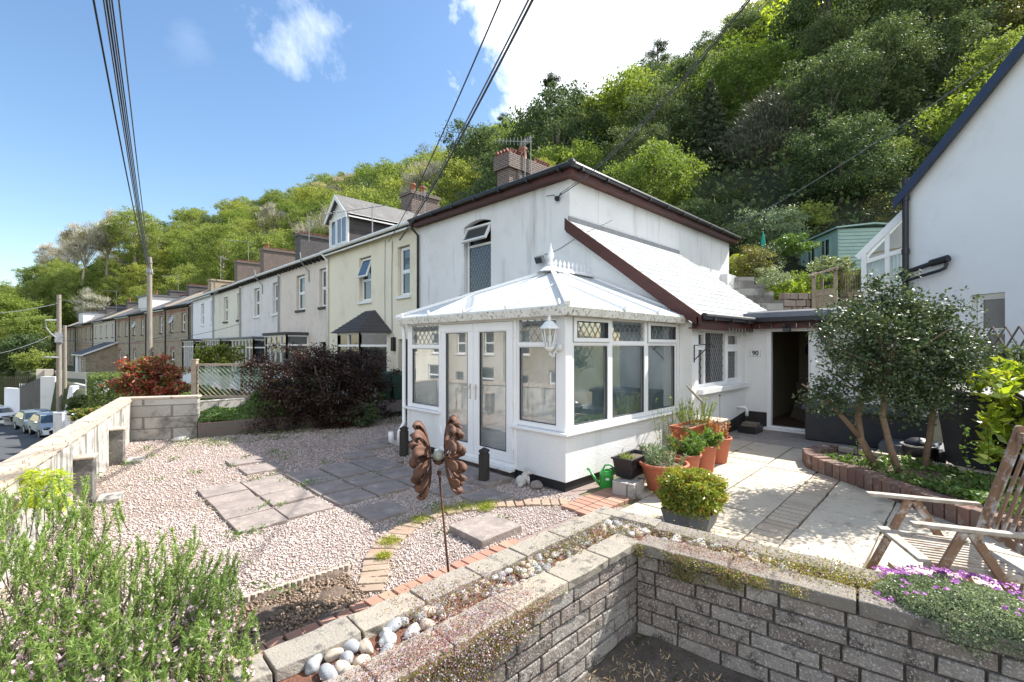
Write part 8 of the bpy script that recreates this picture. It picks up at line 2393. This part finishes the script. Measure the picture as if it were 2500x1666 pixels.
# rusty double wind spinner with a crackled glass ball
def spinner():
 foot = Vector((2.06, 2.72, 0)); top = onD(1072, 1150, 3.40); ball = onD(1071, 1112, 3.40)
 t = thing('wind_spinner', 'rusty double-wheel wind spinner with a crackled glass ball on a thin stake', 'wind spinner', tuple(foot))
 mb = MB(); mb.tube([foot - Vector((0, 0, .05)), top], .0085, 8); mb.tube([top - Vector((0, 0, .03)), top], .014, 8); mb.build('stake', M_('rust'), t, smooth=True)
 right = Vector((RX, RY, 0)); fwd = Vector((FX, FY, 0))
 axis = (right * .995 + fwd * .09).normalized()
 mb = MB(); mb.lathe(ball - Vector((0, 0, .07)), [(.012, 0), (.03, .01), (.045, .035)], 14); mb.tube([ball - axis * .075 - Vector((0, 0, .02)), ball + axis * .075 - Vector((0, 0, .02))], .008, 6); mb.build('hub_cup', M_('rust'), t)
 m, nt, bs, out = newmat('crackle_glass'); vec = coords(nt); vo = nt.nodes.new('ShaderNodeTexVoronoi'); vo.feature = 'DISTANCE_TO_EDGE'; vo.inputs['Scale'].default_value = 70; nt.links.new(vec, vo.inputs['Vector'])
 nt.links.new(ramp(nt, vo.outputs['Distance'], [(0, (.75, .78, .70)), (.15, (.30, .33, .29)), (.5, (.42, .45, .40))]), bs.inputs['Base Color']); bs.inputs['Roughness'].default_value = .1; bumpn(nt, bs, vo.outputs['Distance'], .7, .004)
 mb = MB(); mb.ball(ball, .044, n=24); mb.build('glass_ball', m, t, smooth=True)
 for side, (px, py, ang) in enumerate(((1038, 1122, -.12), (1101, 1110, .14))):
  c = onD(px, py, 3.40); ax = (axis * (1 if side else -1) + Vector((0, 0, ang * .6)) + fwd * (-.05)).normalized()
  u = Vector((0, 0, 1)); u = (u - ax * u.dot(ax)).normalized(); v = ax.cross(u)
  w = MB(); rings = ((13, .265, .0), (9, .18, .03))
  for (n, Ro, off) in rings:
   for k in range(n):
    a0 = 2 * math.pi * k / n + (.2 if Ro < .25 else 0); pts = []
    for i in range(9):
     s = i / 8; th = s * 3.35; r = .02 + Ro * (math.sin(min(th, 2.0) * .785) if th < 2.0 else 1 - .10 * (1 - math.cos((th - 2.0) * 2.2))); a = a0 + .28 * s * (1 if side else -1)
     lift = off - .04 + .115 * math.sin(th * .52) ** 2 * (1 if th < 2.5 else 1 - .5 * (th - 2.5))
     pts.append((c + (u * math.cos(a) + v * math.sin(a)) * r + ax * lift, a, s))
    vs = [];
    for (p, a, s) in pts:
     wd = (.008 + .034 * math.sin(min(1, s * 1.1) * math.pi * .60)) * (Ro / .3 * .3 + .7); tg = (-u * math.sin(a) + v * math.cos(a))
     vs += [p - tg * wd - ax * wd * .35, p - tg * wd * .4 + ax * wd * .1, p + tg * wd * .4 + ax * wd * .1, p + tg * wd - ax * wd * .35]
    fs = [(4 * i + j, 4 * i + j + 1, 4 * i + 5 + j, 4 * i + 4 + j) for i in range(8) for j in range(3)]
    w.add(vs, fs)
  o = w.build('wheel', M_('rust'), t, smooth=True); so_ = o.modifiers.new('thick', 'SOLIDIFY'); so_.thickness = .0022
  h = MB(); h.tube([c - ax * .03, c + ax * .03], .012, 8); h.build('wheel_hub', M_('rust'), t)
spinner()
# weathered folding armchair
def chair():
 A = Vector((4.62, .52, 0)); Bp = Vector((4.10, .235, 0)); lat = (Bp - A).normalized(); W_ = (Bp - A).length
 bk = Vector((-lat.y, lat.x, 0));
 if bk.dot(Vector((.4, -.5, 0))) < 0: bk = -bk
 t = thing('folding_chair', 'weathered slatted wooden folding armchair beside the planter wall', 'chair', (4.3, .1, .02))
 sz = .42; z0 = .02
 def P(l, b, z): return A + lat * l + bk * b + Vector((0, 0, z))
 s = MB(); D_ = .50
 s.beam(P(-.0, -.03, sz), P(W_, -.03, sz), .075, .026)                # broad front rail
 s.beam(P(.0, D_, sz - .03), P(W_, D_, sz - .03), .05, .03)
 for l in (.015, W_ - .015): s.beam(P(l, -.03, sz - .025), P(l, D_ + .03, sz - .055), .026, .05)
 s.build('seat_frame', M_('teak_top'), t, bevel=.006)
 s = MB(); n = 11
 for i in range(n):
  l = .045 + (W_ - .09) * i / (n - 1); s.beam(P(l, .0, sz - .003), P(l, D_ - .01, sz - .025), .026, .013)
 s.build('seat_slats', M_('teak_top'), t, bevel=.003)
 tilt = .30
 def Q(l, h, o=0): return A + lat * l + bk * (D_ + .02 + tilt * h + o) + Vector((0, 0, sz - .10 + h))
 b = MB()
 for l in (.035, W_ - .035): b.beam(Q(l, -.1), Q(l, .92), .05, .032, up=tuple(lat)); b.tube([Q(l - .018, .92), Q(l + .018, .92)], .025, 10)
 b.beam(Q(.05, .86), Q(W_ - .05, .86), .022, .075, up=(0, 0, 1)); b.beam(Q(.05, .18), Q(W_ - .05, .18), .022, .065, up=(0, 0, 1)); b.build('back_frame', M_('teak'), t, bevel=.005)
 b = MB()
 for i in range(7):
  l = .085 + (W_ - .17) * i / 6; b.beam(Q(l, .20), Q(l, .84), .032, .012, up=tuple(bk))
 b.build('backrest', M_('teak'), t, bevel=.003)
 for l in (-.03, W_ + .03):
  a = MB(); a.prism([P(l - .028, -.12, .655), P(l - .034, -.05, .655), P(l - .03, .35, .645), P(l - .022, D_ + .10, .64), P(l + .022, D_ + .10, .64), P(l + .03, .35, .645), P(l + .034, -.05, .655), P(l + .028, -.12, .655)], (0, 0, .026)); a.build('armrest', M_('teak_top'), t, bevel=.006)
  for k, (b0, b1) in enumerate((((.16, .645), (-.12, z0)), ((.20, .645), (.56, z0)))):
   g = MB(); g.beam(P(l + (.0 if k else .0), b0[0], b0[1]), P(l + .001, b1[0], b1[1]), .026, .055, up=tuple(bk)); g.build('leg', M_('teak'), t, bevel=.006)
  h = MB(); h.tube([P(l - .02, .17, .58), P(l + .02, .17, .58)], .010, 10); h.tube([P(l - .02, .25, .60), P(l + .02, .25, .60)], .010, 10); h.build('bolt', M_('steel'), t)
 g = MB(); g.beam(P(.0, .02, .14), P(W_, .02, .14), .02, .04); g.build('stretcher', M_('teak'), t)
chair()
# raised brick bed with the holly
def holly_bed():
 t = thing('brick_bed', 'curved red-brown brick edged bed holding the holly tree', 'raised bed', (7.6, .9, 0)); rg = random.Random(6)
 front = [(8.42, 1.62), (8.0, 1.78), (7.66, 1.66), (7.42, 1.36), (7.14, .98), (6.86, .62), (6.6, .30), (6.33, -.05), (6.1, -.4), (5.9, -.8), (5.7, -1.3), (5.5, -1.9)]
 back = [(8.42, 1.62), (8.36, 1.1), (8.22, .6), (8.0, .0), (7.8, -.6), (7.6, -1.2), (7.4, -1.9)]
 P = [Vector((x, y, 0)) for x, y in front]
 def resample(P, step):
  out = []; acc = 0
  for i in range(len(P) - 1):
   a, b = P[i], P[i + 1]; L_ = (b - a).length; d = (b - a).normalized(); s = acc
   while s < L_: out.append((a + d * s, d)); s += step
   acc = s - L_
  return out
 m = MB()
 for p, d in resample(P, .118):
  n = Vector((-d.y, d.x, 0)); q = p + n * .10 if False else p
  g = pz(q.x); m.obox((q.x + rg.uniform(-.01, .01), q.y, g + .105 + rg.uniform(-.012, .01)), .104, .22, .20, math.atan2(d.y, d.x) + rg.uniform(-.04, .04))
 m.build('brick_edge', mat('brick_bed_m', (.20, .125, .095), (.14, .09, .075), 6, .9, .8, 50, .008, island=[(.22, .12, .09), (.16, .09, .075), (.26, .17, .13), (.12, .09, .08)], spots=(.34, .31, .26), sscale=9, slo=.56, shi=.7), t, bevel=.012)
 m = MB()
 for p, d in resample([Vector((x, y, 0)) for x, y in back], .215):
  m.obox((p.x, p.y, .29), .195, .10, .07, math.atan2(d.y, d.x) + rg.uniform(-.03, .03))
 m.build('back_edging', M_('concrete_coping'), t, bevel=.008)
 pts = [(x + .08 if i > 1 else x, y - .08 if i < 3 else y) for i, (x, y) in enumerate(front)] + back[::-1]
 me = bpy.data.meshes.new('bed_soil'); me.from_pydata([(x, y, .25) for x, y in pts], [], [tuple(range(len(pts)))]); me.update(); link_mesh('bed_soil', me, M_('soil'), t)
 rgn = np.random.default_rng(2); n = 26000
 x = rgn.uniform(5.5, 8.4, n); y = rgn.uniform(-1.9, 1.6, n); poly = [(a + .12, b) for a, b in front] + [(a - .05, b) for a, b in back[::-1]]
 k = in_poly(x, y, poly); dens = np.sin(x * 4) * np.sin(y * 3.1) + .6 * rgn.normal(size=n); dist = np.clip((7.6 - x) * .6 + .6 - y * .3, 0, 2)
 k &= (dens + dist > .55); P = np.stack([x, y, .27 + .08 * rgn.random(n) * (1 + .5 * np.sin(x * 7))], 1)[k]
 o = link_mesh('ground_cover', np_mesh('ground_cover', leaf_verts(P, .055, .75, N=np.tile([-.2, 0, 1.0], (len(P), 1)), flat=.5, rg=rgn), 4), M_('leaf_weed')); setp(o, kind='stuff')
holly_bed()
stones('bed_litter', 5000, [(6.0, -.8), (7.4, 1.3), (8.2, 1.4), (7.8, -.6)], .012, .035, M_('bark_chip'), .25)
def holly():
 t = thing('holly_tree', 'glossy dark holly tree with three bare trunks in the brick bed', 'tree', (7.5, .8, .25)); mb = MB()
 def trunk(pts, r): mb.tube(pts, r, 10)
 a, b, c = Vector((7.52, .93, .22)), Vector((7.42, .70, .22)), Vector((7.95, .52, .24))
 U = Vector((0, 0, 1)); rt = Vector((RX, RY, 0))
 trunk([a, a - rt * .22 + U * .42, a - rt * .26 + U * .72, a - rt * .18 + U * 1.10, a - rt * .0 + U * 1.6], [.052, .040, .040, .030, .014])
 trunk([b, b - rt * .12 + U * .35, b - rt * .22 + U * .75, b - rt * .20 + U * 1.10, b - rt * .05 + U * 1.7], [.045, .036, .034, .030, .013])
 trunk([c, c + rt * .07 + U * .4, c + rt * .12 + U * .75, c + rt * .22 + U * 1.1, c + rt * .3 + U * 1.6], [.04, .034, .032, .024, .010])
 p = a - rt * .23 + U * .45
 trunk([p, p - rt * .22 + U * .25, p - rt * .45 + U * .50, p - rt * .75 + U * .68], [.035, .028, .02, .010])
 rr = random.Random(3)
 for i in range(26):
  s = (a if i % 3 == 0 else b if i % 3 == 1 else c) + U * rr.uniform(.75, 1.5) - rt * .15; e = s + Vector((rr.uniform(-.6, .6), rr.uniform(-.6, .6), rr.uniform(.1, .7)))
  trunk([s, s.lerp(e, .5) + U * .05, e], [.014, .01, .004])
 mb.build('trunk', M_('holly_bark'), t, smooth=True)
 rg = np.random.default_rng(12); Ps = []; Ns = []
 cx = np.array([7.55, .72, 1.72]); r2 = np.array([RX, RY, 0]); f2 = np.array([FX, FY, 0])
 L_ = []
 for i in range(105):
  d = unit(rg.normal(size=(1, 3)))[0] * rg.uniform(.35, 1.05); q = cx + r2 * d[0] * 1.0 + f2 * d[1] * .75 + np.array([0, 0, d[2] * .74])
  if q[2] < 1.05 + .25 * abs(d[0]): q[2] = 1.1 + rg.random() * .3
  L_.append((q, rg.uniform(.14, .27)))
 for k in range(9): L_.append((cx + r2 * rg.uniform(-.35, .1) + np.array([0, 0, .55 + k * .055]), .13))
 for k in range(10): L_.append((cx + r2 * (-.80 - .02 * k) + np.array([0, 0, -.35 - .03 * k]) + rg.normal(size=3) * .08, .14))
 for q, r in L_:
  m = int(270 * (r / .2) ** 2); d = unit(rg.normal(size=(m, 3))); Ps.append(q + d * r * rg.uniform(.1, 1.45, (m, 1)) * np.array([1, 1, .8])); Ns.append(d)
 P = np.concatenate(Ps); N = np.concatenate(Ns)
 # sprays sticking out of the top
 link_mesh('crown', np_mesh('crown', leaf_verts(P, .046, .58, N=N, flat=.1, rg=rg), 4), M_('leaf_holly'), t)
holly()
def laurel():
 base = Vector((8.2, -1.3, .25)); t = thing('laurel_shrub', 'yellow-green large-leaved laurel at the right edge', 'shrub', tuple(base)); rg = np.random.default_rng(5); Ps = []; Ds = []; mb = MB()
 cen = onD(2485, 960, 3.9)
 for i in range(250):
  px = rg.uniform(2355, 2640); py = rg.uniform(860, 1110); lim = 880 + max(0, (2440 - px)) * .35
  if py < lim or (px < 2400 and py > 960): continue
  tip = onD(px, py, rg.uniform(5.2, 6.2)); s = base.lerp(tip, .55) + Vector((0, 0, .15)); (i % 4 == 0) and mb.tube([base + Vector((rg.normal() * .2, rg.normal() * .2, .1)), s, tip], [.008, .006, .003], 5)
  m = 13; a = rg.uniform(0, 6.28, m); d = np.stack([np.cos(a), np.sin(a), rg.uniform(.1, 1.1, m)], 1); d = unit(d)
  q = np.array(tip) + np.array([0, 0, 1]) * rg.uniform(-.12, .03, (m, 1)); Ps.append(q + d * .05); Ds.append(d)
 P = np.concatenate(Ps); D = np.concatenate(Ds)
 link_mesh('foliage', np_mesh('foliage', leaf_verts(P, .165, .36, N=np.tile([0, 0, 1.0], (len(P), 1)), flat=.2, rg=rg, D=D * 4), 4), M_('leaf_laurel'), t)
 mb.build('stem', M_('bark'), t)
laurel()
for i, (px, py, lab) in enumerate(((2095, 1080, 'thin red-stemmed sapling left of the holly trunks'), (2365, 1160, 'thin leafy sapling right of the holly trunks'), (2420, 1150, 'wispy budding sapling near the chair back'))):
 p = onG(px, py + 60, .25); mb = MB(); top = p + Vector((.02, .03, .75)); mb.tube([p, p.lerp(top, .5) + Vector((.03, 0, 0)), top], [.006, .004, .002], 5); t = thing('sapling', lab, 'sapling', tuple(p)); mb.build('stem', M_('leaf_barberry'), t)
 rg = np.random.default_rng(60 + i); m = 40; u = rg.uniform(.3, 1, m); q = np.array(p)[None] + (np.array(top) - np.array(p))[None] * u[:, None] + rg.normal(size=(m, 3)) * .035; link_mesh('foliage', np_mesh('foliage', leaf_verts(q, .05, .55, rg=rg), 4), M_('leaf_weed'), t)
def diamond_trellis():
 a, b = onD(2335, 880, 7.2), onD(2560, 875, 6.2); t = thing('expanding_trellis', 'brown expanding diamond trellis before the neighbour window', 'trellis', (a.x, a.y, 1.0)); mb = MB(); d = b - a; n = 7
 for i in range(-2, n + 1):
  for s in (1, -1):
   x0, x1 = i / n, (i + 2) / n; za, zb = (0, .62) if s == 1 else (.62, 0)
   if x0 < 0: za += (zb - za) * (-x0) / (x1 - x0); x0 = 0
   p, q = a + d * x0, a + d * x1; mb.beam((p.x, p.y, 1.50 + za), (q.x, q.y, 1.50 + zb), .03, .012, up=(0, 0, 1))
 mb.build('lattice', mat('trellis_brown', (.16, .12, .11), (.12, .09, .08), 4, .8), t)
diamond_trellis()
bush('boundary_shrub', 'dark shaded shrub below the neighbour trellis', 'bush', (9.6, -1.0, .9), (.9, 1.2, .55), 9000, .07, 'leaf_dark', 20, .45, 55, stems=0)
# bank planting behind the flat roof
for i, (px, py, dd, r, rh, mn, ls, lab) in enumerate((
  (1835, 640, 16.5, .75, .62, 'leaf_olive', .07, 'bronze-purple shrub on the bank above the block wall'), (1868, 632, 17.2, .62, .60, 'leaf_holly', .07, 'glossy dark shrub on the bank left of the shed'),
  (1885, 690, 15.6, .72, .50, 'leaf_silver', .06, 'grey-green silvery shrub on the block wall'), (1925, 712, 15.2, .62, .38, 'leaf_lime', .07, 'bright yellow-green shrub on the rubble wall'),
  (1960, 700, 16.0, .75, .55, 'leaf_mid', .07, 'mixed green shrub left of the pergola arch'), (2030, 650, 14.6, .70, .28, 'leaf_silver', .07, 'flowering climber over the pergola arch'),
  (2080, 690, 15.4, .70, .55, 'leaf_spring', .07, 'climber covering the lattice trellis'), (1800, 650, 20, 1.2, .5, 'leaf_lime', .10, 'bright clipped hedge strip behind the white house corner'),
  (1880, 560, 21.5, 1.7, 1.0, 'leaf_silver', .12, 'pale flowering shrub left of the mint shed'), (1950, 545, 23, 1.6, .9, 'leaf_spring', .12, 'green shrub behind the mint shed roof'),
  (1820, 590, 22, 1.5, .9, 'leaf_dark', .12, 'dark bank shrub behind the white house eaves'), (2190, 525, 22, 2.1, 1.25, 'leaf_olive', .09, 'large rounded olive-brown shrub behind the sun room'),
  (2110, 560, 25, 1.5, .9, 'leaf_mid', .12, 'green shrub behind the shed roof'), (1760, 640, 24, 1.8, 1.0, 'leaf_dark', .12, 'dark bank shrub at the white house corner'),
  (1935, 600, 18.5, .8, .45, 'leaf_weed', .08, 'leafy plant in front of the plank store'))):
 p = onD(px, py, dd); bush('bank_shrub', lab, 'bush', (p.x, p.y, p.z - rh), (r, r, rh), 5200, ls, mn, 18, .5, 70 + i, stems=0)
# ------------------------------------------------------------------ foreground rosemary, creepers and aubrieta
def rosemary():
 t = thing('rosemary_bush', 'large flowering rosemary bush filling the lower left corner', 'shrub', (.1, 2.7, 0)); rg = np.random.default_rng(31); mb = MB(); Ps = []; Ds = []; Fl = []
 def spray(base, tip, nn, dens=1.0):
  base, tip = Vector(base), Vector(tip); mid = base.lerp(tip, .5) + Vector((rg.normal() * .03, rg.normal() * .03, -.02)); pts = []
  for k in range(9):
   u = k / 8; pts.append((base * (1 - u) ** 2 + mid * 2 * u * (1 - u) + tip * u * u))
  mb.tube(pts, [.0035 - .0025 * k / 8 for k in range(9)], 4, False)
  pa = np.array([tuple(p) for p in pts]); u = rg.uniform(.25, 1, nn) ** .8; idx = np.clip((u * 8).astype(int), 0, 7); fr = (u * 8 - idx)[:, None]
  q = pa[idx] * (1 - fr) + pa[idx + 1] * fr; dr = unit(pa[idx + 1] - pa[idx]); d = unit(dr * 1.0 + unit(rg.normal(size=(nn, 3))) * .75); Ps.append(q + d * .012); Ds.append(d)
  return pa
 # clumps: (px, py_top, depth, spread, n)
 C = [(60, 1190, 3.0, .30, 26), (150, 1165, 3.2, .16, 14), (20, 1300, 2.6, .25, 26), (120, 1290, 2.6, .25, 30), (235, 1225, 2.9, .14, 16), (60, 1440, 2.2, .22, 28), (170, 1420, 2.3, .22, 30), (280, 1320, 2.7, .16, 22),
  (330, 1400, 2.5, .20, 30), (430, 1300, 2.75, .12, 18), (500, 1370, 2.6, .16, 26), (540, 1440, 2.5, .12, 18), (420, 1430, 2.4, .20, 30), (300, 1500, 2.1, .22, 32), (120, 1540, 1.9, .20, 28), (480, 1520, 2.2, .16, 26),
  (220, 1600, 1.8, .20, 30), (400, 1600, 1.95, .18, 26), (40, 1620, 1.7, .18, 22), (610, 1490, 2.35, .05, 5), (600, 1560, 2.1, .06, 7), (570, 1600, 2.0, .08, 8), (230, 1310, 2.75, .10, 12), (560, 1340, 2.65, .06, 7), (455, 1330, 2.7, .10, 10)]
 for (px, py, dd, sp, n) in C:
  for i in range(int(n * .95)):
   tip = onD(px, py, dd) + Vector((rg.normal() * sp * .55, rg.normal() * sp * .55, -abs(rg.normal()) * .10))
   L_ = rg.uniform(.20, .38); base = tip - Vector((rg.normal() * .07 + .02, rg.normal() * .07, L_)); base.x = base.x * .93 + .1 * .07; pa = spray(base, tip, int(rg.uniform(110, 170)))
   if rg.random() < (.65 if py > 1400 or dd < 2.4 else .2):
    m = rg.integers(3, 10); k = rg.integers(2, 8, m); Fl.append(pa[k] + rg.normal(size=(m, 3)) * .010)
 # woody understory so that the bush has a dark inside
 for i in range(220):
  px, py, dd, sp, n = C[rg.integers(0, len(C))]; e = onD(px, py, dd) - Vector((0, 0, rg.uniform(.2, .45))) + Vector((rg.normal() * sp * .5, rg.normal() * sp * .5, 0)); s = Vector((.05 + rg.normal() * .2, 2.75 + rg.normal() * .3, 0)); mb.tube([s, s.lerp(e, .5), e], [.008, .005, .003], 4, False)
 P = np.concatenate(Ps); D = np.concatenate(Ds)
 link_mesh('foliage', np_mesh('foliage', leaf_verts(P, .034, .14, rg=rg, D=D * 5), 4), M_('leaf_rosemary'), t)
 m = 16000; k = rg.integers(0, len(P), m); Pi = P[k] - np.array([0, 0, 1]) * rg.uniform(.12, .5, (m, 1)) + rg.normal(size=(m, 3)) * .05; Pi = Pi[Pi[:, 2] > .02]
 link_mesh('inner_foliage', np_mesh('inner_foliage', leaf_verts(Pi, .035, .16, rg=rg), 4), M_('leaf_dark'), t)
 Fp = np.concatenate(Fl); Fp = np.repeat(Fp, 5, 0) + rg.normal(size=(len(Fp) * 5, 3)) * .005
 link_mesh('flower', np_mesh('flower', leaf_verts(Fp, .021, .6, rg=rg), 4), M_('flower_lilac'), t)
 mb.build('stem', M_('bark'), t)
 u = thing('lime_shrub', 'bright lime leafy plant between the rosemary and the street wall', 'shrub', tuple(onD(110, 1240, 3.7))); Ps = []; Ds = []
 for i in range(70):
  tip = onD(rg.uniform(60, 160), rg.uniform(1150, 1240), rg.uniform(3.5, 3.9)); a = rg.uniform(0, 6.28, 12); d = unit(np.stack([np.cos(a), np.sin(a), rg.uniform(-.4, .3, 12)], 1)); Ps.append(np.array(tip) + d * .04); Ds.append(d)
 link_mesh('foliage', np_mesh('foliage', leaf_verts(np.concatenate(Ps), .09, .16, rg=rg, D=np.concatenate(Ds) * 5), 4), M_('leaf_lime'), u)
rosemary()
def creeper():
 rg = np.random.default_rng(77); An = Vector((-RD.y, RD.x, 0)); G_ = []; Pk = []; Fl = []
 def add(lst, c, sx, sy, sz, n, dirx=(1, 0)):
  q = rg.normal(size=(n, 3)); x = q[:, 0] * sx; y = q[:, 1] * sy; z = np.abs(q[:, 2]) * sz
  lst.append(np.stack([c[0] + x * dirx[0] - y * dirx[1], c[1] + x * dirx[1] + y * dirx[0], c[2] + z], 1))
 # left arm channel
 for (x, s, n, pink) in ((1.75, .15, 800, .9), (2.0, .13, 500, .95), (2.33, .11, 300, .8), (2.73, .18, 800, .6), (3.0, .2, 1400, .5), (3.36, .12, 700, .6), (1.57, .10, 500, .97), (1.84, .2, 600, .95), (3.5, .13, 500, .7)):
  y = 2.235 if x < 3.25 else 2.12
  add(Pk, (x, y, TOP - .03), s, .10, .028, int(n * pink)); add(G_, (x, y, TOP - .03), s, .09, .03, int(n * (1 - pink) + 100)); add(Fl, (x, y, TOP + .01), s, .12, .03, int(n * .22))
 add(Pk, (1.66, 2.43, TOP), .15, .08, .010, 450); add(Pk, (1.97, 2.05, TOP), .15, .10, .010, 350)
 # trail spilling over the near face of the left arm
 for (x, w, drop, n) in ((1.39, .22, .31, 6000), (1.75, .18, .18, 2800), (1.12, .18, .36, 4000), (2.06, .11, .09, 500)):
  u = rg.random(n); q = np.stack([x + rg.normal(size=n) * w * (1 - .3 * u), 1.90 - .03 * rg.random(n) - .03, TOP + .02 - u * drop], 1)
  k = rg.random(n) < .42; G_.append(q[k]); Pk.append(q[~k]); Fl.append(q[rg.random(n) < .2] - np.array([0, .012, 0]))
  add(Pk, (x, 1.97, TOP + .004), w, .07, .018, n // 4); add(Fl, (x, 1.97, TOP + .01), w, .07, .02, n // 14)
 # right arm
 A0 = Vector((3.24, 1.90, 0)); dd = (RD.x, RD.y)
 for (s_, sp, n, pink) in ((.13, .13, 500, .7), (.4, .15, 900, .6), (.67, .13, 600, .65), (.9, .14, 900, .4), (1.16, .15, 1600, .25), (1.43, .15, 1700, .25)):
  p = A0 + RD * s_ + An * .29; add(Pk, (p.x, p.y, TOP - .02), sp, .10, .022, int(n * pink), dd); add(G_, (p.x, p.y, TOP - .02), sp, .10, .035, int(n * (1 - pink)), dd); add(Fl, (p.x, p.y, TOP + .01), sp, .11, .02, int(n * .10), dd)
 for (s_, w, drop, n) in ((.38, .11, .18, 1500), (.67, .09, .14, 900), (.85, .05, .09, 300), (.03, .04, .1, 300), (1.07, .05, .07, 160)):
  u = rg.random(n); l = s_ + rg.normal(size=n) * w * (1 - .5 * u); o = -.03 - .03 * rg.random(n)
  q = np.stack([A0.x + RD.x * l + An.x * o, A0.y + RD.y * l + An.y * o, TOP + .01 - u * drop], 1); k = rg.random(n) < .7; G_.append(q[k]); Pk.append(q[~k]); Fl.append(q[rg.random(n) < .08])
  p = A0 + RD * s_ + An * .1; add(Pk, (p.x, p.y, TOP + .002), w, .06, .012, n // 3, dd)
 for nm, lst, m, ls, asp in (('creeper_leaves', G_, 'creeper_leaf', .014, .8), ('creeper_stems', Pk, 'creeper_pink', .016, .35), ('creeper_flowers', Fl, 'flower_lilac', .010, .9)):
  P = np.concatenate(lst); setp(link_mesh(nm, np_mesh(nm, leaf_verts(P, ls, asp, rg=rg), 4), M_(m)), kind='stuff')
 # hanging strands under the coping
creeper()
MATS['leaf_lime_small'] = MATS['leaf_lime']
def aubrieta():
 rg = np.random.default_rng(15); A0 = Vector((3.24, 1.90, 0)); An = Vector((-RD.y, RD.x, 0)); c = A0 + RD * 1.93 + An * .25
 t = thing('aubrieta', 'mound of purple-flowered rock cress on the right planter wall', 'flowering plant', (c.x, c.y, TOP)); n = 26000
 d = unit(rg.normal(size=(n, 3))); d[:, 2] = np.abs(d[:, 2]); r = rg.uniform(.75, 1.03, n) * (1 + .08 * np.sin(d[:, 0] * 9) * np.sin(d[:, 1] * 8)); l = d[:, 0] * r * .45; w = d[:, 1] * r * .31; z = d[:, 2] * r * .14
 low = (w < -.22); z = z - np.where(low, (-.22 - w) * 1.3 * rg.random(n), 0)
 P = np.stack([c.x + RD.x * l + An.x * w, c.y + RD.y * l + An.y * w, TOP - .01 + z], 1)
 link_mesh('foliage', np_mesh('foliage', leaf_verts(P, .017, .5, N=d, flat=.2, rg=rg), 4), M_('leaf_silver'), t)
 m = 210; Pf = []
 for i in range(m):
  a = rg.uniform(-1, 1); b = .75 + .22 * rg.random() if i < 120 else rg.uniform(-.7, .6); zz = math.sqrt(max(0, 1 - min(1, a * a + b * b))) * .155 + .02
  q = c + RD * (a * .45) + An * (b * .31) + Vector((0, 0, TOP + zz + .015)); k = 6
  aa = rg.uniform(0, 6.28) + np.arange(k) * 1.05; Pf.append(np.array(q)[None] + np.stack([np.cos(aa) * .010, np.sin(aa) * .010, rg.normal(size=k) * .003], 1))
 P = np.concatenate(Pf); link_mesh('flower', np_mesh('flower', leaf_verts(P, .016, .8, N=np.tile([-.3, -.2, 1.0], (len(P), 1)), flat=.7, rg=rg), 4), M_('flower_purple'), t)
aubrieta()
print('objects', len(bpy.data.objects))
